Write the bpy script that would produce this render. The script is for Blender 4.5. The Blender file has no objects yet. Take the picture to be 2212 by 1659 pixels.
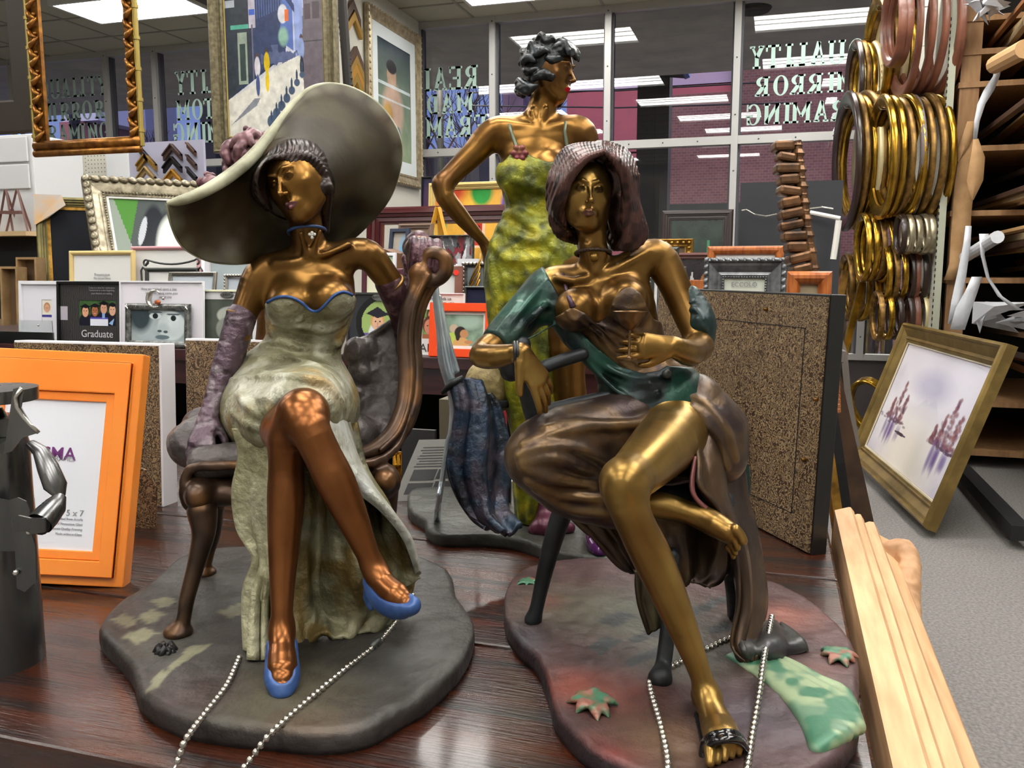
import bpy, bmesh, math, random
import numpy as np
from mathutils import Vector, Matrix, Euler, noise as mnoise

SC = bpy.context.scene
COL = SC.collection
random.seed(7)
rng = np.random.default_rng(7)
PI = math.pi
R = math.radians
HQ = 1.0

# ------------------------------------------------------------ camera
FPX = 1850.0; PITCH = R(7.5); YAW = R(17.0); CZ = 1.30
cam = bpy.data.cameras.new('camera'); cam.sensor_width = 36.0; cam.lens = 36.0*FPX/2212.0
cam.clip_start = 0.02; cam.clip_end = 200
camo = bpy.data.objects.new('camera', cam); COL.objects.link(camo)
camo.location = (0, 0, CZ); camo.rotation_euler = (PI/2-PITCH, 0, YAW)
SC.camera = camo
_c, _s = math.cos(YAW), math.sin(YAW)
def ray(px, py):
    """direction through a point of the photograph, unit step along the level view direction"""
    u = (px-1106)/FPX; v = (829.5-py)/FPX
    y = math.cos(PITCH)+v*math.sin(PITCH); z = -math.sin(PITCH)+v*math.cos(PITCH)
    x = u/y; z = z/y
    return np.array([x*_c-_s, x*_s+_c, z])
def W(px, py, D): return np.array([0, 0, CZ])+ray(px, py)*D
def onz(px, py, z): return W(px, py, (z-CZ)/ray(px, py)[2])
def ony(px, py, Y): return W(px, py, Y/ray(px, py)[1])
def onx(px, py, X): return W(px, py, X/ray(px, py)[0])
RT = np.array([_c, _s, 0.0]); FW = np.array([-_s, _c, 0.0]); UP = np.array([0, 0, 1.0])

# ------------------------------------------------------------ sky and exposure
SC.view_settings.view_transform = 'Standard'; SC.view_settings.look = 'None'
SC.view_settings.gamma = 1.0; SC.view_settings.use_curve_mapping = False
SC.view_settings.exposure = -0.3
SC.cycles.max_bounces = 8; SC.cycles.diffuse_bounces = 3; SC.cycles.glossy_bounces = 4
SC.cycles.transmission_bounces = 6; SC.cycles.transparent_max_bounces = 12
SC.cycles.caustics_reflective = False; SC.cycles.caustics_refractive = False
SC.cycles.sample_clamp_indirect = 4.0
SC.cycles.use_denoising = True
world = bpy.data.worlds.new('dusk_sky'); SC.world = world; world.use_nodes = True
wn = world.node_tree.nodes; wl = world.node_tree.links
bg = wn['Background']
tc = wn.new('ShaderNodeTexCoord'); mp = wn.new('ShaderNodeMapping'); mp.inputs['Scale'].default_value = (1, 1, 3)
nz = wn.new('ShaderNodeTexNoise'); nz.inputs['Scale'].default_value = 3.0; nz.inputs['Detail'].default_value = 5
cr = wn.new('ShaderNodeValToRGB')
cr.color_ramp.elements[0].position = .35; cr.color_ramp.elements[0].color = (.14, .22, .60, 1)
cr.color_ramp.elements[1].position = .7; cr.color_ramp.elements[1].color = (.36, .44, .80, 1)
wl.new(tc.outputs['Generated'], mp.inputs['Vector']); wl.new(mp.outputs['Vector'], nz.inputs['Vector'])
wl.new(nz.outputs['Fac'], cr.inputs['Fac']); wl.new(cr.outputs['Color'], bg.inputs['Color'])
bg.inputs['Strength'].default_value = 1.1

# ------------------------------------------------------------ room sizes
YWIN = 7.85; CEIL = 3.62; TZ = 0.85; TXR = 0.105; TYF = 0.60; TYB = 1.70; TXL = -1.75
LAMP_POWER = 22.0
LAMPS = [(-2.0, 7.05), (.32, 7.05), (2.65, 7.05), (-5.47, 6.55), (-2.0, 4.95), (.37, 5.4), (-1.3, 3.6), (-.9, 2.2), (-.6, .9),
         (1.05, 4.2), (1.15, 3.0), (1.3, 1.8), (1.4, .5), (-3.6, 5.0), (-3.6, 3.2), (-3.4, 1.4), (-3.2, -.4), (-.8, -.7), (1.5, -.9), (-1.0, -2.3), (1.5, -2.4), (-3.4, -2.3),
         (-5.8, 3.9), (-5.8, 1.5)]

# ------------------------------------------------------------ materials
MATS = {}
def _n(nt, t, **kw):
    n = nt.nodes.new(t)
    for k, v in kw.items(): setattr(n, k, v)
    return n
def pbr(name, col, rough=.5, metal=0.0, col2=None, scale=20.0, detail=4.0, thr=(.35, .65), bump=0.0, bscale=60.0,
        coat=0.0, stretch=(1, 1, 1), emit=None, estr=1.0, vcol=False, spec=.5, rvar=0.0, bdist=.002, trans=0.0, kind='noise', sss=0.0, ior=1.5):
    if name in MATS: return MATS[name]
    m = bpy.data.materials.new(name); m.use_nodes = True; MATS[name] = m
    nt = m.node_tree; b = nt.nodes['Principled BSDF']; L = nt.links
    b.inputs['Roughness'].default_value = rough; b.inputs['Metallic'].default_value = metal
    b.inputs['Base Color'].default_value = (*col, 1); b.inputs['Specular IOR Level'].default_value = spec
    b.inputs['Coat Weight'].default_value = coat; b.inputs['Coat Roughness'].default_value = .12
    b.inputs['Transmission Weight'].default_value = trans; b.inputs['IOR'].default_value = ior
    if sss: b.inputs['Subsurface Weight'].default_value = sss; b.inputs['Subsurface Radius'].default_value = (.01, .005, .002)
    tcn = _n(nt, 'ShaderNodeTexCoord'); mpn = _n(nt, 'ShaderNodeMapping'); mpn.inputs['Scale'].default_value = stretch
    L.new(tcn.outputs['Object'], mpn.inputs['Vector'])
    base = None
    if vcol:
        a = _n(nt, 'ShaderNodeVertexColor', layer_name='Col'); base = a.outputs['Color']
    if col2 is not None:
        if kind == 'noise':
            t = _n(nt, 'ShaderNodeTexNoise'); t.inputs['Scale'].default_value = scale; t.inputs['Detail'].default_value = detail
            out = t.outputs['Fac']
        elif kind == 'voronoi':
            t = _n(nt, 'ShaderNodeTexVoronoi', feature='DISTANCE_TO_EDGE'); t.inputs['Scale'].default_value = scale; out = t.outputs['Distance']
        elif kind == 'wave':
            t = _n(nt, 'ShaderNodeTexWave'); t.inputs['Scale'].default_value = scale; t.inputs['Distortion'].default_value = 6
            t.inputs['Detail'].default_value = detail; t.inputs['Detail Scale'].default_value = 1.2; out = t.outputs['Fac']
        elif kind == 'checker':
            t = _n(nt, 'ShaderNodeTexChecker'); t.inputs['Scale'].default_value = scale; out = t.outputs['Fac']
        L.new(mpn.outputs['Vector'], t.inputs['Vector'])
        r = _n(nt, 'ShaderNodeMapRange'); r.inputs['From Min'].default_value = thr[0]; r.inputs['From Max'].default_value = thr[1]
        L.new(out, r.inputs['Value'])
        mx = _n(nt, 'ShaderNodeMix', data_type='RGBA')
        L.new(r.outputs['Result'], mx.inputs['Factor'])
        if base is None: mx.inputs['A'].default_value = (*col, 1)
        else: L.new(base, mx.inputs['A'])
        if vcol:
            mx.blend_type = 'MULTIPLY'
        mx.inputs['B'].default_value = (*col2, 1); base = mx.outputs['Result']
    if base is not None: L.new(base, b.inputs['Base Color'])
    if rvar:
        t2 = _n(nt, 'ShaderNodeTexNoise'); t2.inputs['Scale'].default_value = scale*1.7; t2.inputs['Detail'].default_value = 5
        L.new(mpn.outputs['Vector'], t2.inputs['Vector'])
        r2 = _n(nt, 'ShaderNodeMapRange'); r2.inputs['From Min'].default_value = .3; r2.inputs['From Max'].default_value = .7
        r2.inputs['To Min'].default_value = max(.02, rough-rvar); r2.inputs['To Max'].default_value = min(1, rough+rvar)
        L.new(t2.outputs['Fac'], r2.inputs['Value']); L.new(r2.outputs['Result'], b.inputs['Roughness'])
    if bump:
        t3 = _n(nt, 'ShaderNodeTexNoise'); t3.inputs['Scale'].default_value = bscale; t3.inputs['Detail'].default_value = 6
        L.new(mpn.outputs['Vector'], t3.inputs['Vector'])
        bp = _n(nt, 'ShaderNodeBump'); bp.inputs['Strength'].default_value = bump; bp.inputs['Distance'].default_value = bdist
        L.new(t3.outputs['Fac'], bp.inputs['Height']); L.new(bp.outputs['Normal'], b.inputs['Normal'])
    if emit is not None:
        b.inputs['Emission Color'].default_value = (*emit, 1); b.inputs['Emission Strength'].default_value = estr
    return m

def h2(s, g=1.0):
    """sRGB hex to linear"""
    v = [int(s[i:i+2], 16)/255 for i in (0, 2, 4)]
    return tuple((x/12.92 if x <= .04045 else ((x+.055)/1.055)**2.4)*g for x in v)

# ------------------------------------------------------------ object helpers
def tag(o, label=None, cat=None, group=None, kind=None):
    if label: o['label'] = label
    if cat: o['category'] = cat
    if group: o['group'] = group
    if kind: o['kind'] = kind
    return o
def thing(name, label, cat, loc=(0, 0, 0), group=None, mat=None):
    o = bpy.data.objects.new(name, None); COL.objects.link(o); o.empty_display_size = .05
    if mat is not None: o.matrix_world = mat
    else: o.location = tuple(loc)
    o['_w'] = 1
    del o['_w']
    return tag(o, label, cat, group)
def wloc(o):
    v = Vector((0, 0, 0))
    while o is not None: v += o.location; o = o.parent
    return v

class MB:
    """collects shapes, links them as one mesh object"""
    def __init__(s): s.v = []; s.f = []; s.mi = []; s.cm = 0
    def add(s, vs, fs, mi=None):
        o = len(s.v); s.v.extend([tuple(float(a) for a in p) for p in vs])
        for f in fs: s.f.append(tuple(i+o for i in f)); s.mi.append(s.cm if mi is None else mi)
        return s
    def box(s, lo, hi, M=None, mi=None):
        x0, y0, z0 = lo; x1, y1, z1 = hi
        vs = [(x0, y0, z0), (x1, y0, z0), (x1, y1, z0), (x0, y1, z0), (x0, y0, z1), (x1, y0, z1), (x1, y1, z1), (x0, y1, z1)]
        if M is not None: vs = [tuple(M @ Vector(v)) for v in vs]
        return s.add(vs, [(0, 3, 2, 1), (4, 5, 6, 7), (0, 1, 5, 4), (1, 2, 6, 5), (2, 3, 7, 6), (3, 0, 4, 7)], mi)
    def quad(s, a, b, c, d, mi=None): return s.add([a, b, c, d], [(0, 1, 2, 3)], mi)
    def tube(s, pts, r, n=12, mi=None, flat=1.0, cap=True, up=None):
        pts = [np.array(p, float) for p in pts]; N = len(pts)
        rs = r if hasattr(r, '__len__') else [r]*N
        vs = []; prev = None
        for i, p in enumerate(pts):
            t = pts[min(i+1, N-1)]-pts[max(i-1, 0)]; t /= (np.linalg.norm(t)+1e-12)
            if prev is None:
                a = np.array(up if up is not None else ([0, 0, 1.] if abs(t[2]) < .9 else [1., 0, 0])); u = a-t*np.dot(a, t)
            else: u = prev-t*np.dot(prev, t)
            u /= (np.linalg.norm(u)+1e-12); prev = u; w = np.cross(t, u)
            for k in range(n):
                th = 2*PI*k/n; vs.append(p+rs[i]*(math.cos(th)*w+math.sin(th)*u*flat))
        fs = [(i*n+k, i*n+(k+1) % n, (i+1)*n+(k+1) % n, (i+1)*n+k) for i in range(N-1) for k in range(n)]
        if cap: fs += [tuple(range(n))[::-1], tuple((N-1)*n+k for k in range(n))]
        return s.add(vs, fs, mi)
    def lathe(s, prof, c=(0, 0, 0), n=24, mi=None, M=None):
        vs = []
        for (r, z) in prof:
            for k in range(n):
                th = 2*PI*k/n; p = (c[0]+r*math.cos(th), c[1]+r*math.sin(th), c[2]+z)
                vs.append(tuple(M @ Vector(p)) if M is not None else p)
        m = len(prof)
        fs = [(i*n+k, i*n+(k+1) % n, (i+1)*n+(k+1) % n, (i+1)*n+k) for i in range(m-1) for k in range(n)]
        fs += [tuple(range(n))[::-1], tuple((m-1)*n+k for k in range(n))]
        return s.add(vs, fs, mi)
    def sphere(s, c, r, n=12, mi=None, sc=(1, 1, 1)):
        m = n//2+1; prof = [(max(1e-5, r*math.sin(PI*i/(m-1))), -r*math.cos(PI*i/(m-1))) for i in range(m)]
        M = Matrix.Translation(Vector([float(a) for a in c])) @ Matrix.Diagonal((*sc, 1))
        return s.lathe(prof, n=n, mi=mi, M=M)
    def prism(s, poly, z0, z1, M=None, mi=None):
        """polygon in local XY pushed along local Z"""
        n = len(poly); vs = [(x, y, z0) for x, y in poly]+[(x, y, z1) for x, y in poly]
        if M is not None: vs = [tuple(M @ Vector(v)) for v in vs]
        return s.add(vs, [tuple(range(n))[::-1], tuple(range(n, 2*n))]+[(i, (i+1) % n, n+(i+1) % n, n+i) for i in range(n)], mi)
    def build(s, name, mats, parent=None, smooth=False, local=False, bevel=0, label=None, kind=None):
        me = bpy.data.meshes.new(name)
        vs = s.v
        if parent is not None and not local:
            w = wloc(parent); vs = [(x-w.x, y-w.y, z-w.z) for x, y, z in vs]
        me.from_pydata(vs, [], s.f)
        if not isinstance(mats, (list, tuple)): mats = [mats]
        for m in mats: me.materials.append(m)
        me.polygons.foreach_set('material_index', s.mi)
        if smooth: me.polygons.foreach_set('use_smooth', [True]*len(me.polygons))
        me.update()
        o = bpy.data.objects.new(name, me); COL.objects.link(o)
        if parent is not None: o.parent = parent
        if smooth == 'auto':
            me.set_sharp_from_angle(angle=R(40))
        if bevel:
            b = o.modifiers.new('bevel', 'BEVEL'); b.width = bevel; b.segments = 2; b.limit_method = 'ANGLE'; b.angle_limit = R(40)
        if label: o['label'] = label
        if kind: o['kind'] = kind
        return o
def children_of(o): return [c for c in bpy.data.objects if c.parent == o]
def copy_tree(o, parent=None):
    c = o.copy(); COL.objects.link(c)
    if parent is not None: c.parent = parent
    for ch in list(o.children): copy_tree(ch, c)
    return c
def struct(name, mb, mats, label=None, **kw):
    o = mb.build(name, mats, **kw); o['kind'] = 'structure'
    if label: o['label'] = label
    return o
def vnoise(x, y, s, seed=0.0):
    """cheap smooth 2-D value noise on arrays"""
    x = np.asarray(x)*s+seed*17.3; y = np.asarray(y)*s+seed*9.1
    xi = np.floor(x); yi = np.floor(y); fx = x-xi; fy = y-yi
    fx = fx*fx*(3-2*fx); fy = fy*fy*(3-2*fy)
    def h(a, b): 
        v = np.sin(a*127.1+b*311.7+seed*74.7)*43758.5453; return v-np.floor(v)
    return (h(xi, yi)*(1-fx)+h(xi+1, yi)*fx)*(1-fy)+(h(xi, yi+1)*(1-fx)+h(xi+1, yi+1)*fx)*fy
def fbm(x, y, s, seed=0.0, o=4):
    t = 0; a = .5
    for i in range(o): t = t+a*vnoise(x, y, s*2**i, seed+i*3.1); a *= .5
    return t/(1-.5**o)

class Paint:
    """a flat painted print: grid mesh with one colour per cell"""
    def __init__(s, w, h, nx, ny, col=(1, 1, 1)):
        s.w, s.h, s.nx, s.ny = w, h, nx, ny
        s.x, s.y = np.meshgrid((np.arange(nx)+.5)/nx, (np.arange(ny)+.5)/ny)   # 0..1, y up
        s.c = np.zeros((ny, nx, 3)); s.c[:] = col
    def mask(s, m, col, a=1.0):
        m = np.clip(np.asarray(m, float), 0, 1)*a; s.c = s.c*(1-m[..., None])+np.array(col)*m[..., None]; return s
    def ell(s, cx, cy, rx, ry, col, a=1.0, soft=.15, rot=0):
        dx = s.x-cx; dy = s.y-cy; c_, s_ = math.cos(rot), math.sin(rot)
        u = (dx*c_+dy*s_)/rx; v = (-dx*s_+dy*c_)/ry
        return s.mask(np.clip((1-np.sqrt(u*u+v*v))/soft+.5, 0, 1), col, a)
    def rect(s, x0, y0, x1, y1, col, a=1.0): return s.mask((s.x >= x0) & (s.x <= x1) & (s.y >= y0) & (s.y <= y1), col, a)
    def poly(s, pts, col, a=1.0):
        ins = np.zeros_like(s.x, bool); n = len(pts)
        for i in range(n):
            x0, y0 = pts[i]; x1, y1 = pts[(i+1) % n]
            if y0 == y1: continue
            cond = ((s.y < y0) != (s.y < y1)) & (s.x < (x1-x0)*(s.y-y0)/(y1-y0)+x0); ins ^= cond
        return s.mask(ins, col, a)
    def grad(s, c0, c1): s.c = np.array(c0)*(1-s.y[..., None])+np.array(c1)*s.y[..., None]; return s
    def noise(s, sc, amt, seed=0, sx=1.0):
        n = fbm(s.x*sx, s.y*s.h/s.w, sc, seed)-.5; s.c = np.clip(s.c*(1+amt*2*n[..., None]), 0, 1); return s
    def face(s, cx, cy, r, skin=(.55, .3, .2), hair=(.08, .04, .02), long=False):
        ar = s.w/s.h
        s.ell(cx, cy+r*.25*ar, r*.95, r*1.15*ar, hair)
        if long: s.ell(cx, cy-r*.4*ar, r*1.1, r*1.3*ar, hair)
        s.ell(cx, cy, r*.72, r*.98*ar, skin)
        for k in (-1, 1): s.ell(cx+k*r*.28, cy+r*.15*ar, r*.12, r*.07*ar, (.03, .02, .02))
        s.ell(cx, cy-r*.12*ar, r*.08, r*.2*ar, [a*.75 for a in skin]); s.ell(cx, cy-r*.45*ar, r*.28, r*.09*ar, (.6, .3, .3))
        return s
    def build(s, name, parent, y=0.0, rough=.5, M=None, off=(0, 0), mat=None):
        nx, ny = s.nx, s.ny
        X, Z = np.meshgrid(np.linspace(-s.w/2, s.w/2, nx+1)+off[0], np.linspace(-s.h/2, s.h/2, ny+1)+off[1])
        vs = np.stack([X.ravel(), np.full(X.size, y), Z.ravel()], 1)
        if M is not None:
            A = np.array(M); vs = vs @ A[:3, :3].T+A[:3, 3]
        i = np.arange(nx*ny); r_ = i//nx; c_ = i % nx; a = r_*(nx+1)+c_
        fs = np.stack([a, a+1, a+nx+2, a+nx+1], 1)
        me = bpy.data.meshes.new(name); me.from_pydata(vs.tolist(), [], fs.tolist())
        at = me.color_attributes.new('Col', 'FLOAT_COLOR', 'CORNER')
        cc = np.repeat(np.concatenate([s.c.reshape(-1, 3), np.ones((nx*ny, 1))], 1), 4, 0).astype(np.float32)
        at.data.foreach_set('color', cc.ravel())
        me.materials.append(mat or pbr('printed_surface_%d' % int(rough*100), (1, 1, 1), rough, vcol=True))
        o = bpy.data.objects.new(name, me); COL.objects.link(o); o.parent = parent
        return o

def textmesh(txt, size, name, parent, mat, M, align='CENTER', depth=.0003, bold=0.0, kind=None, shear=0.0):
    cu = bpy.data.curves.new('t', 'FONT'); cu.body = txt; cu.size = size; cu.align_x = align; cu.align_y = 'CENTER'
    cu.extrude = depth; cu.offset = bold; cu.shear = shear; cu.resolution_u = 3
    o = bpy.data.objects.new('t', cu); COL.objects.link(o)
    dg = bpy.context.evaluated_depsgraph_get(); me = bpy.data.meshes.new_from_object(o.evaluated_get(dg))
    bpy.data.objects.remove(o); bpy.data.curves.remove(cu)
    me.transform(M); me.materials.clear(); me.materials.append(mat)
    me.name = name
    p = bpy.data.objects.new(name, me); COL.objects.link(p); p.parent = parent
    return p
TXR_ = Matrix.Rotation(PI/2, 4, 'X')      # text lying in XZ, facing -Y
# ============================================================ room shell
m_wall = pbr('wall_paint', h2('cfccbf'), .7, bump=.05, bscale=30)
m_wall2 = pbr('wall_paint_grey', h2('b9b6ad'), .75)
m_ceil = pbr('ceiling_tile', h2('b5b0a0'), .85, bump=.15, bscale=120)
m_grid = pbr('ceiling_grid', h2('8f8c80'), .5)
m_carpet = pbr('carpet', h2('8a8683'), .95, col2=h2('6f6b68'), scale=90, detail=6, bump=.8, bscale=260, bdist=.004)
m_alu = pbr('aluminium_mullion', h2('b5b4b2'), .45, .3, bump=.03)
m_alu_dk = pbr('mullion_shadow_gap', h2('4a4a50'), .5)
m_screw = pbr('screw_steel', h2('5a5a5c'), .4, .8)
XL, XR, YB = -11.5, 4.2, -3.6
b = MB(); b.box((XL, YB, -.1), (XR, YWIN+.2, 0)); struct('floor', b, m_carpet)
b = MB(); b.box((XL, YB, CEIL), (XR, YWIN+.1, CEIL+.1))
gx = XL
for i in range(30):
    x = -11.3+i*.61*1.0
    if x < XR: b.box((x-.012, YB, CEIL-.006), (x+.012, YWIN, CEIL+.001), mi=1)
for j in range(20):
    y = YWIN-.5-j*.61
    if y > YB: b.box((XL, y-.012, CEIL-.007), (XR, y+.012, CEIL+.001), mi=1)
struct('ceiling', b, [m_ceil, m_grid])
b = MB(); b.box((XL-.1, YB, 0), (XL, YWIN, CEIL)); struct('wall_left', b, m_wall)
b = MB(); b.box((XR, YB, 0), (XR+.1, YWIN, CEIL)); struct('wall_right', b, m_wall2)
b = MB(); b.box((XL-.1, YB-.1, 0), (XR+.1, YB, CEIL)); struct('wall_back', b, m_wall2)
# partition with the hung picture, seen from its right side
PX = -3.3
b = MB(); b.box((PX-.6, 6.2, 0), (PX, YWIN-.06, CEIL)); struct('wall_partition', b, m_wall)
# low wall under the glass
SILL = .55
b = MB(); b.box((XL, YWIN-.02, 0), (XR, YWIN+.12, SILL)); struct('wall_front', b, pbr('sill_wall', h2('4a4445'), .7))

# window wall: one structure per bay, pane as its child
m_glass = bpy.data.materials.new('window_glass'); m_glass.use_nodes = True
nt = m_glass.node_tree; nt.nodes.clear()
o_ = _n(nt, 'ShaderNodeOutputMaterial'); mx = _n(nt, 'ShaderNodeMixShader'); tr = _n(nt, 'ShaderNodeBsdfTransparent')
gl = _n(nt, 'ShaderNodeBsdfGlossy'); gl.inputs['Roughness'].default_value = 0.0
fr = _n(nt, 'ShaderNodeFresnel'); fr.inputs['IOR'].default_value = 1.85
nt.links.new(fr.outputs[0], mx.inputs[0]); nt.links.new(tr.outputs[0], mx.inputs[1]); nt.links.new(gl.outputs[0], mx.inputs[2])
nt.links.new(mx.outputs[0], o_.inputs[0]); tr.inputs[0].default_value = (.93, .95, .95, 1)
TRZ = 2.42      # transom
mull = [ony(1067, 150, YWIN)[0], ony(1315, 150, YWIN)[0], ony(1592, 150, YWIN)[0]]
xs = [XL+.02, -10.4, -9.3, -8.2, mull[0]-5*1.09+.12, ony(240, 250, YWIN)[0], ony(345, 250, YWIN)[0], ony(345, 250, YWIN)[0]+1.07, ony(345, 250, YWIN)[0]+2.14, PX-.02, mull[0], mull[1], mull[2], mull[2]+1.09, mull[2]+2.18, mull[2]+3.27, XR-.03]
xs = sorted(xs); xs = [x for i, x in enumerate(xs) if i == 0 or x-xs[i-1] > .25]
for i in range(len(xs)-1):
    x0, x1 = xs[i], xs[i+1]
    b = MB(); w = .028
    b.box((x0-w, YWIN-.06, SILL), (x0+w, YWIN+.05, CEIL))
    b.box((x0+w, YWIN-.055, TRZ-.035), (x1-w, YWIN+.04, TRZ+.035))
    b.box((x0+w, YWIN-.055, SILL), (x1-w, YWIN+.04, SILL+.05))
    b.box((x0+w, YWIN-.055, CEIL-.06), (x1-w, YWIN+.04, CEIL-.001))
    b.box((x0-w-.016, YWIN-.02, SILL), (x0-w, YWIN+.05, CEIL), mi=1); b.box((x0+w, YWIN-.02, SILL+.05), (x0+w+.02, YWIN+.05, CEIL-.06), mi=1)
    for z in np.arange(SILL+.2, CEIL, .47): b.sphere((x0, YWIN-.061, z), .007, 8, mi=2)
    for x in np.arange(x0+.2, x1-.05, .3): b.sphere((x, YWIN-.056, TRZ), .007, 8, mi=2)
    o = struct('window_%d' % (i+1), b, [m_alu, m_alu_dk, m_screw])
    g = MB(); g.quad((x0+w, YWIN, SILL+.05), (x1-w, YWIN, SILL+.05), (x1-w, YWIN, CEIL-.06), (x0+w, YWIN, CEIL-.06)); p = g.build('glass_pane', m_glass, o)

# ------------------------------------------------ ceiling lamps
m_lens = pbr('lamp_diffuser', (1, 1, 1), .4, emit=(1.0, .98, .93), estr=LAMP_POWER)
m_fix = pbr('lamp_housing', h2('d8d8d4'), .4)
m_cav = pbr('dark_vent', h2('5d5950'), .8)
LW, LH = .60, .28
pl = None
for i, (x, y) in enumerate(LAMPS):
    if pl is None:
        t = thing('ceiling_light', 'white troffer lamp', 'ceiling light', (x, y, CEIL)); pl = t
        f = MB()
        for a, c_ in (((-LW-.03, -LH-.03), (LW+.03, -LH)), ((-LW-.03, LH), (LW+.03, LH+.03)), ((-LW-.03, -LH), (-LW, LH)), ((LW, -LH), (LW+.03, LH))):
            f.box((a[0], a[1], -.045), (c_[0], c_[1], -.004))
        f.box((-LW, -.078, -.03), (LW, -.072, -.018)); f.box((-LW, .072, -.03), (LW, .078, -.018))
        f.build('frame', m_fix, t, local=True)
        for yy, y2 in ((-LH, -.078), (-.072, .072), (.078, LH)):
            d = MB(); d.box((-LW, yy, -.025), (LW, y2, -.012)); d.build('diffuser', m_lens, t, local=True)
    else:
        t = copy_tree(pl); t.location = (x, y, CEIL)
    t['group'] = 'recessed fluorescent ceiling lights'; t['category'] = 'ceiling light'
    t['label'] = 'long white fluorescent ceiling lamp lit among the shop ceiling tiles'
pl = [o for o in bpy.data.objects if o.name.startswith('ceiling_light') and o.parent is None]
pl[3]['label'] = 'lit fluorescent ceiling lamp at the top left above the carved gilt frame'; del pl[3]['group']
pl[0]['label'] = 'lit fluorescent ceiling lamp at the top edge in front of the middle windows'; del pl[0]['group']
# dark vent tile beside the left lamp
q = [onz(x, y, CEIL) for x, y in ((330, 22), (440, 12), (500, 30), (400, 50))]
b = MB(); zc = CEIL-.012
xa, ya = q[0][0], q[0][1]
b.box((-5.0, 6.05, zc-.01), (-4.1, 6.75, zc)); o = b.build('ceiling_vent', m_cav)
tag(o, 'dark grey ceiling vent beside the lit lamp at the top left', 'vent')

# ------------------------------------------------ outside
sl = bpy.data.lights.new('evening_glow', 'SUN'); sl.energy = 3.4; sl.angle = R(50); sl.color = (1, .86, .84)
so = bpy.data.objects.new('evening_glow', sl); COL.objects.link(so); so.rotation_euler = (R(42), 0, R(12)); so.location = (0, -3, 30)
m_soffit = pbr('soffit_panel', h2('c8c4b8'), .8, col2=h2('b4b0a6'), scale=3)
m_fascia = pbr('fascia_dark', h2('26241f'), .7)
m_brick = bpy.data.materials.new('red_brick'); m_brick.use_nodes = True
nt = m_brick.node_tree; bb = nt.nodes['Principled BSDF']; bb.inputs['Roughness'].default_value = .9
tcn = _n(nt, 'ShaderNodeTexCoord'); mpn = _n(nt, 'ShaderNodeMapping'); mpn.inputs['Rotation'].default_value = (PI/2, 0, 0)
bt = _n(nt, 'ShaderNodeTexBrick'); bt.inputs['Scale'].default_value = 5; bt.inputs['Color1'].default_value = (*h2('a0706a'), 1); bt.inputs['Color2'].default_value = (*h2('8c605e'), 1)
bt.inputs['Mortar'].default_value = (*h2('a88888'), 1); bt.inputs['Mortar Size'].default_value = .025; bt.inputs['Bias'].default_value = 0
nt.links.new(tcn.outputs['Object'], mpn.inputs[0]); nt.links.new(mpn.outputs[0], bt.inputs[0])
bn = _n(nt, 'ShaderNodeTexNoise'); bn.inputs['Scale'].default_value = .8; bn.inputs['Detail'].default_value = 3
bm = _n(nt, 'ShaderNodeMix', data_type='RGBA', blend_type='MULTIPLY'); bm.inputs['Factor'].default_value = .7
nt.links.new(tcn.outputs['Object'], bn.inputs[0]); nt.links.new(bt.outputs[0], bm.inputs['A']); nt.links.new(bn.outputs['Fac'], bm.inputs['B']); 
nt.links.new(bm.outputs['Result'], bb.inputs['Base Color'])
# the shop's own canopy over the pavement
b = MB(); b.box((-14, YWIN+.12, CEIL-.02), (8, 10.6, CEIL+.15)); struct('trim_1', b, m_soffit)
fz = ony(1400, 95, 10.6)[2]
b = MB(); b.box((-14, 10.4, fz), (8, 10.6, CEIL)); struct('trim_2', b, m_fascia)
p = onz(1627, 18, CEIL-.02)
if 1:
    b = MB(); b.lathe([(.14, -.03), (.16, -.005), (.16, 0)], tuple(p[:2])+(CEIL-.02,), 20)
    tag(b.build('recessed_lamp', m_fascia), 'dark round recessed lamp in the outdoor canopy soffit', 'lamp', None)
b = MB(); b.box((-40, YWIN+.12, -.3), (40, 60, -.15)); struct('ground_outside', b, pbr('asphalt', h2('6c6c74'), .9, col2=h2('5a5a62'), scale=4))
b = MB(); b.box((-14, YWIN+.13, -.15), (8, 10.9, -.05)); struct('pavement_outside', b, pbr('bounce_concrete', h2('b8b4aa'), .9, col2=h2('a09c94'), scale=3))  # pale strip added to bounce light up to the canopy soffit
for x_ in (-5.0, 1.5):  # added lamps, out of view; their light bounces up to the soffit
    t = thing('canopy_fill_lamp', 'unseen lamp added to brighten the canopy soffit outside, %s' % ('left one' if x_ < 0 else 'right one'), 'added fill lamp', (x_, 12.6, -.05))
    b = MB(); b.tube([(x_, 12.6, -.05), (x_, 12.6, 4.7)], .05, 10); b.build('pole', m_fascia, t); b = MB(); b.lathe([(.05, -.1), (.2, 0), (.05, .1)], (x_, 12.3, 4.75), 16); b.build('lamp_shade', m_fascia, t)
    l_ = bpy.data.lights.new('canopy_fill_light', 'AREA'); l_.energy = 260; l_.size = .4; l_.color = (1, .93, .85); q_ = bpy.data.objects.new('canopy_fill_light', l_); COL.objects.link(q_); q_.location = (x_, 12.3, 4.6); q_.rotation_euler = (R(-28), 0, 0)
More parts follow.
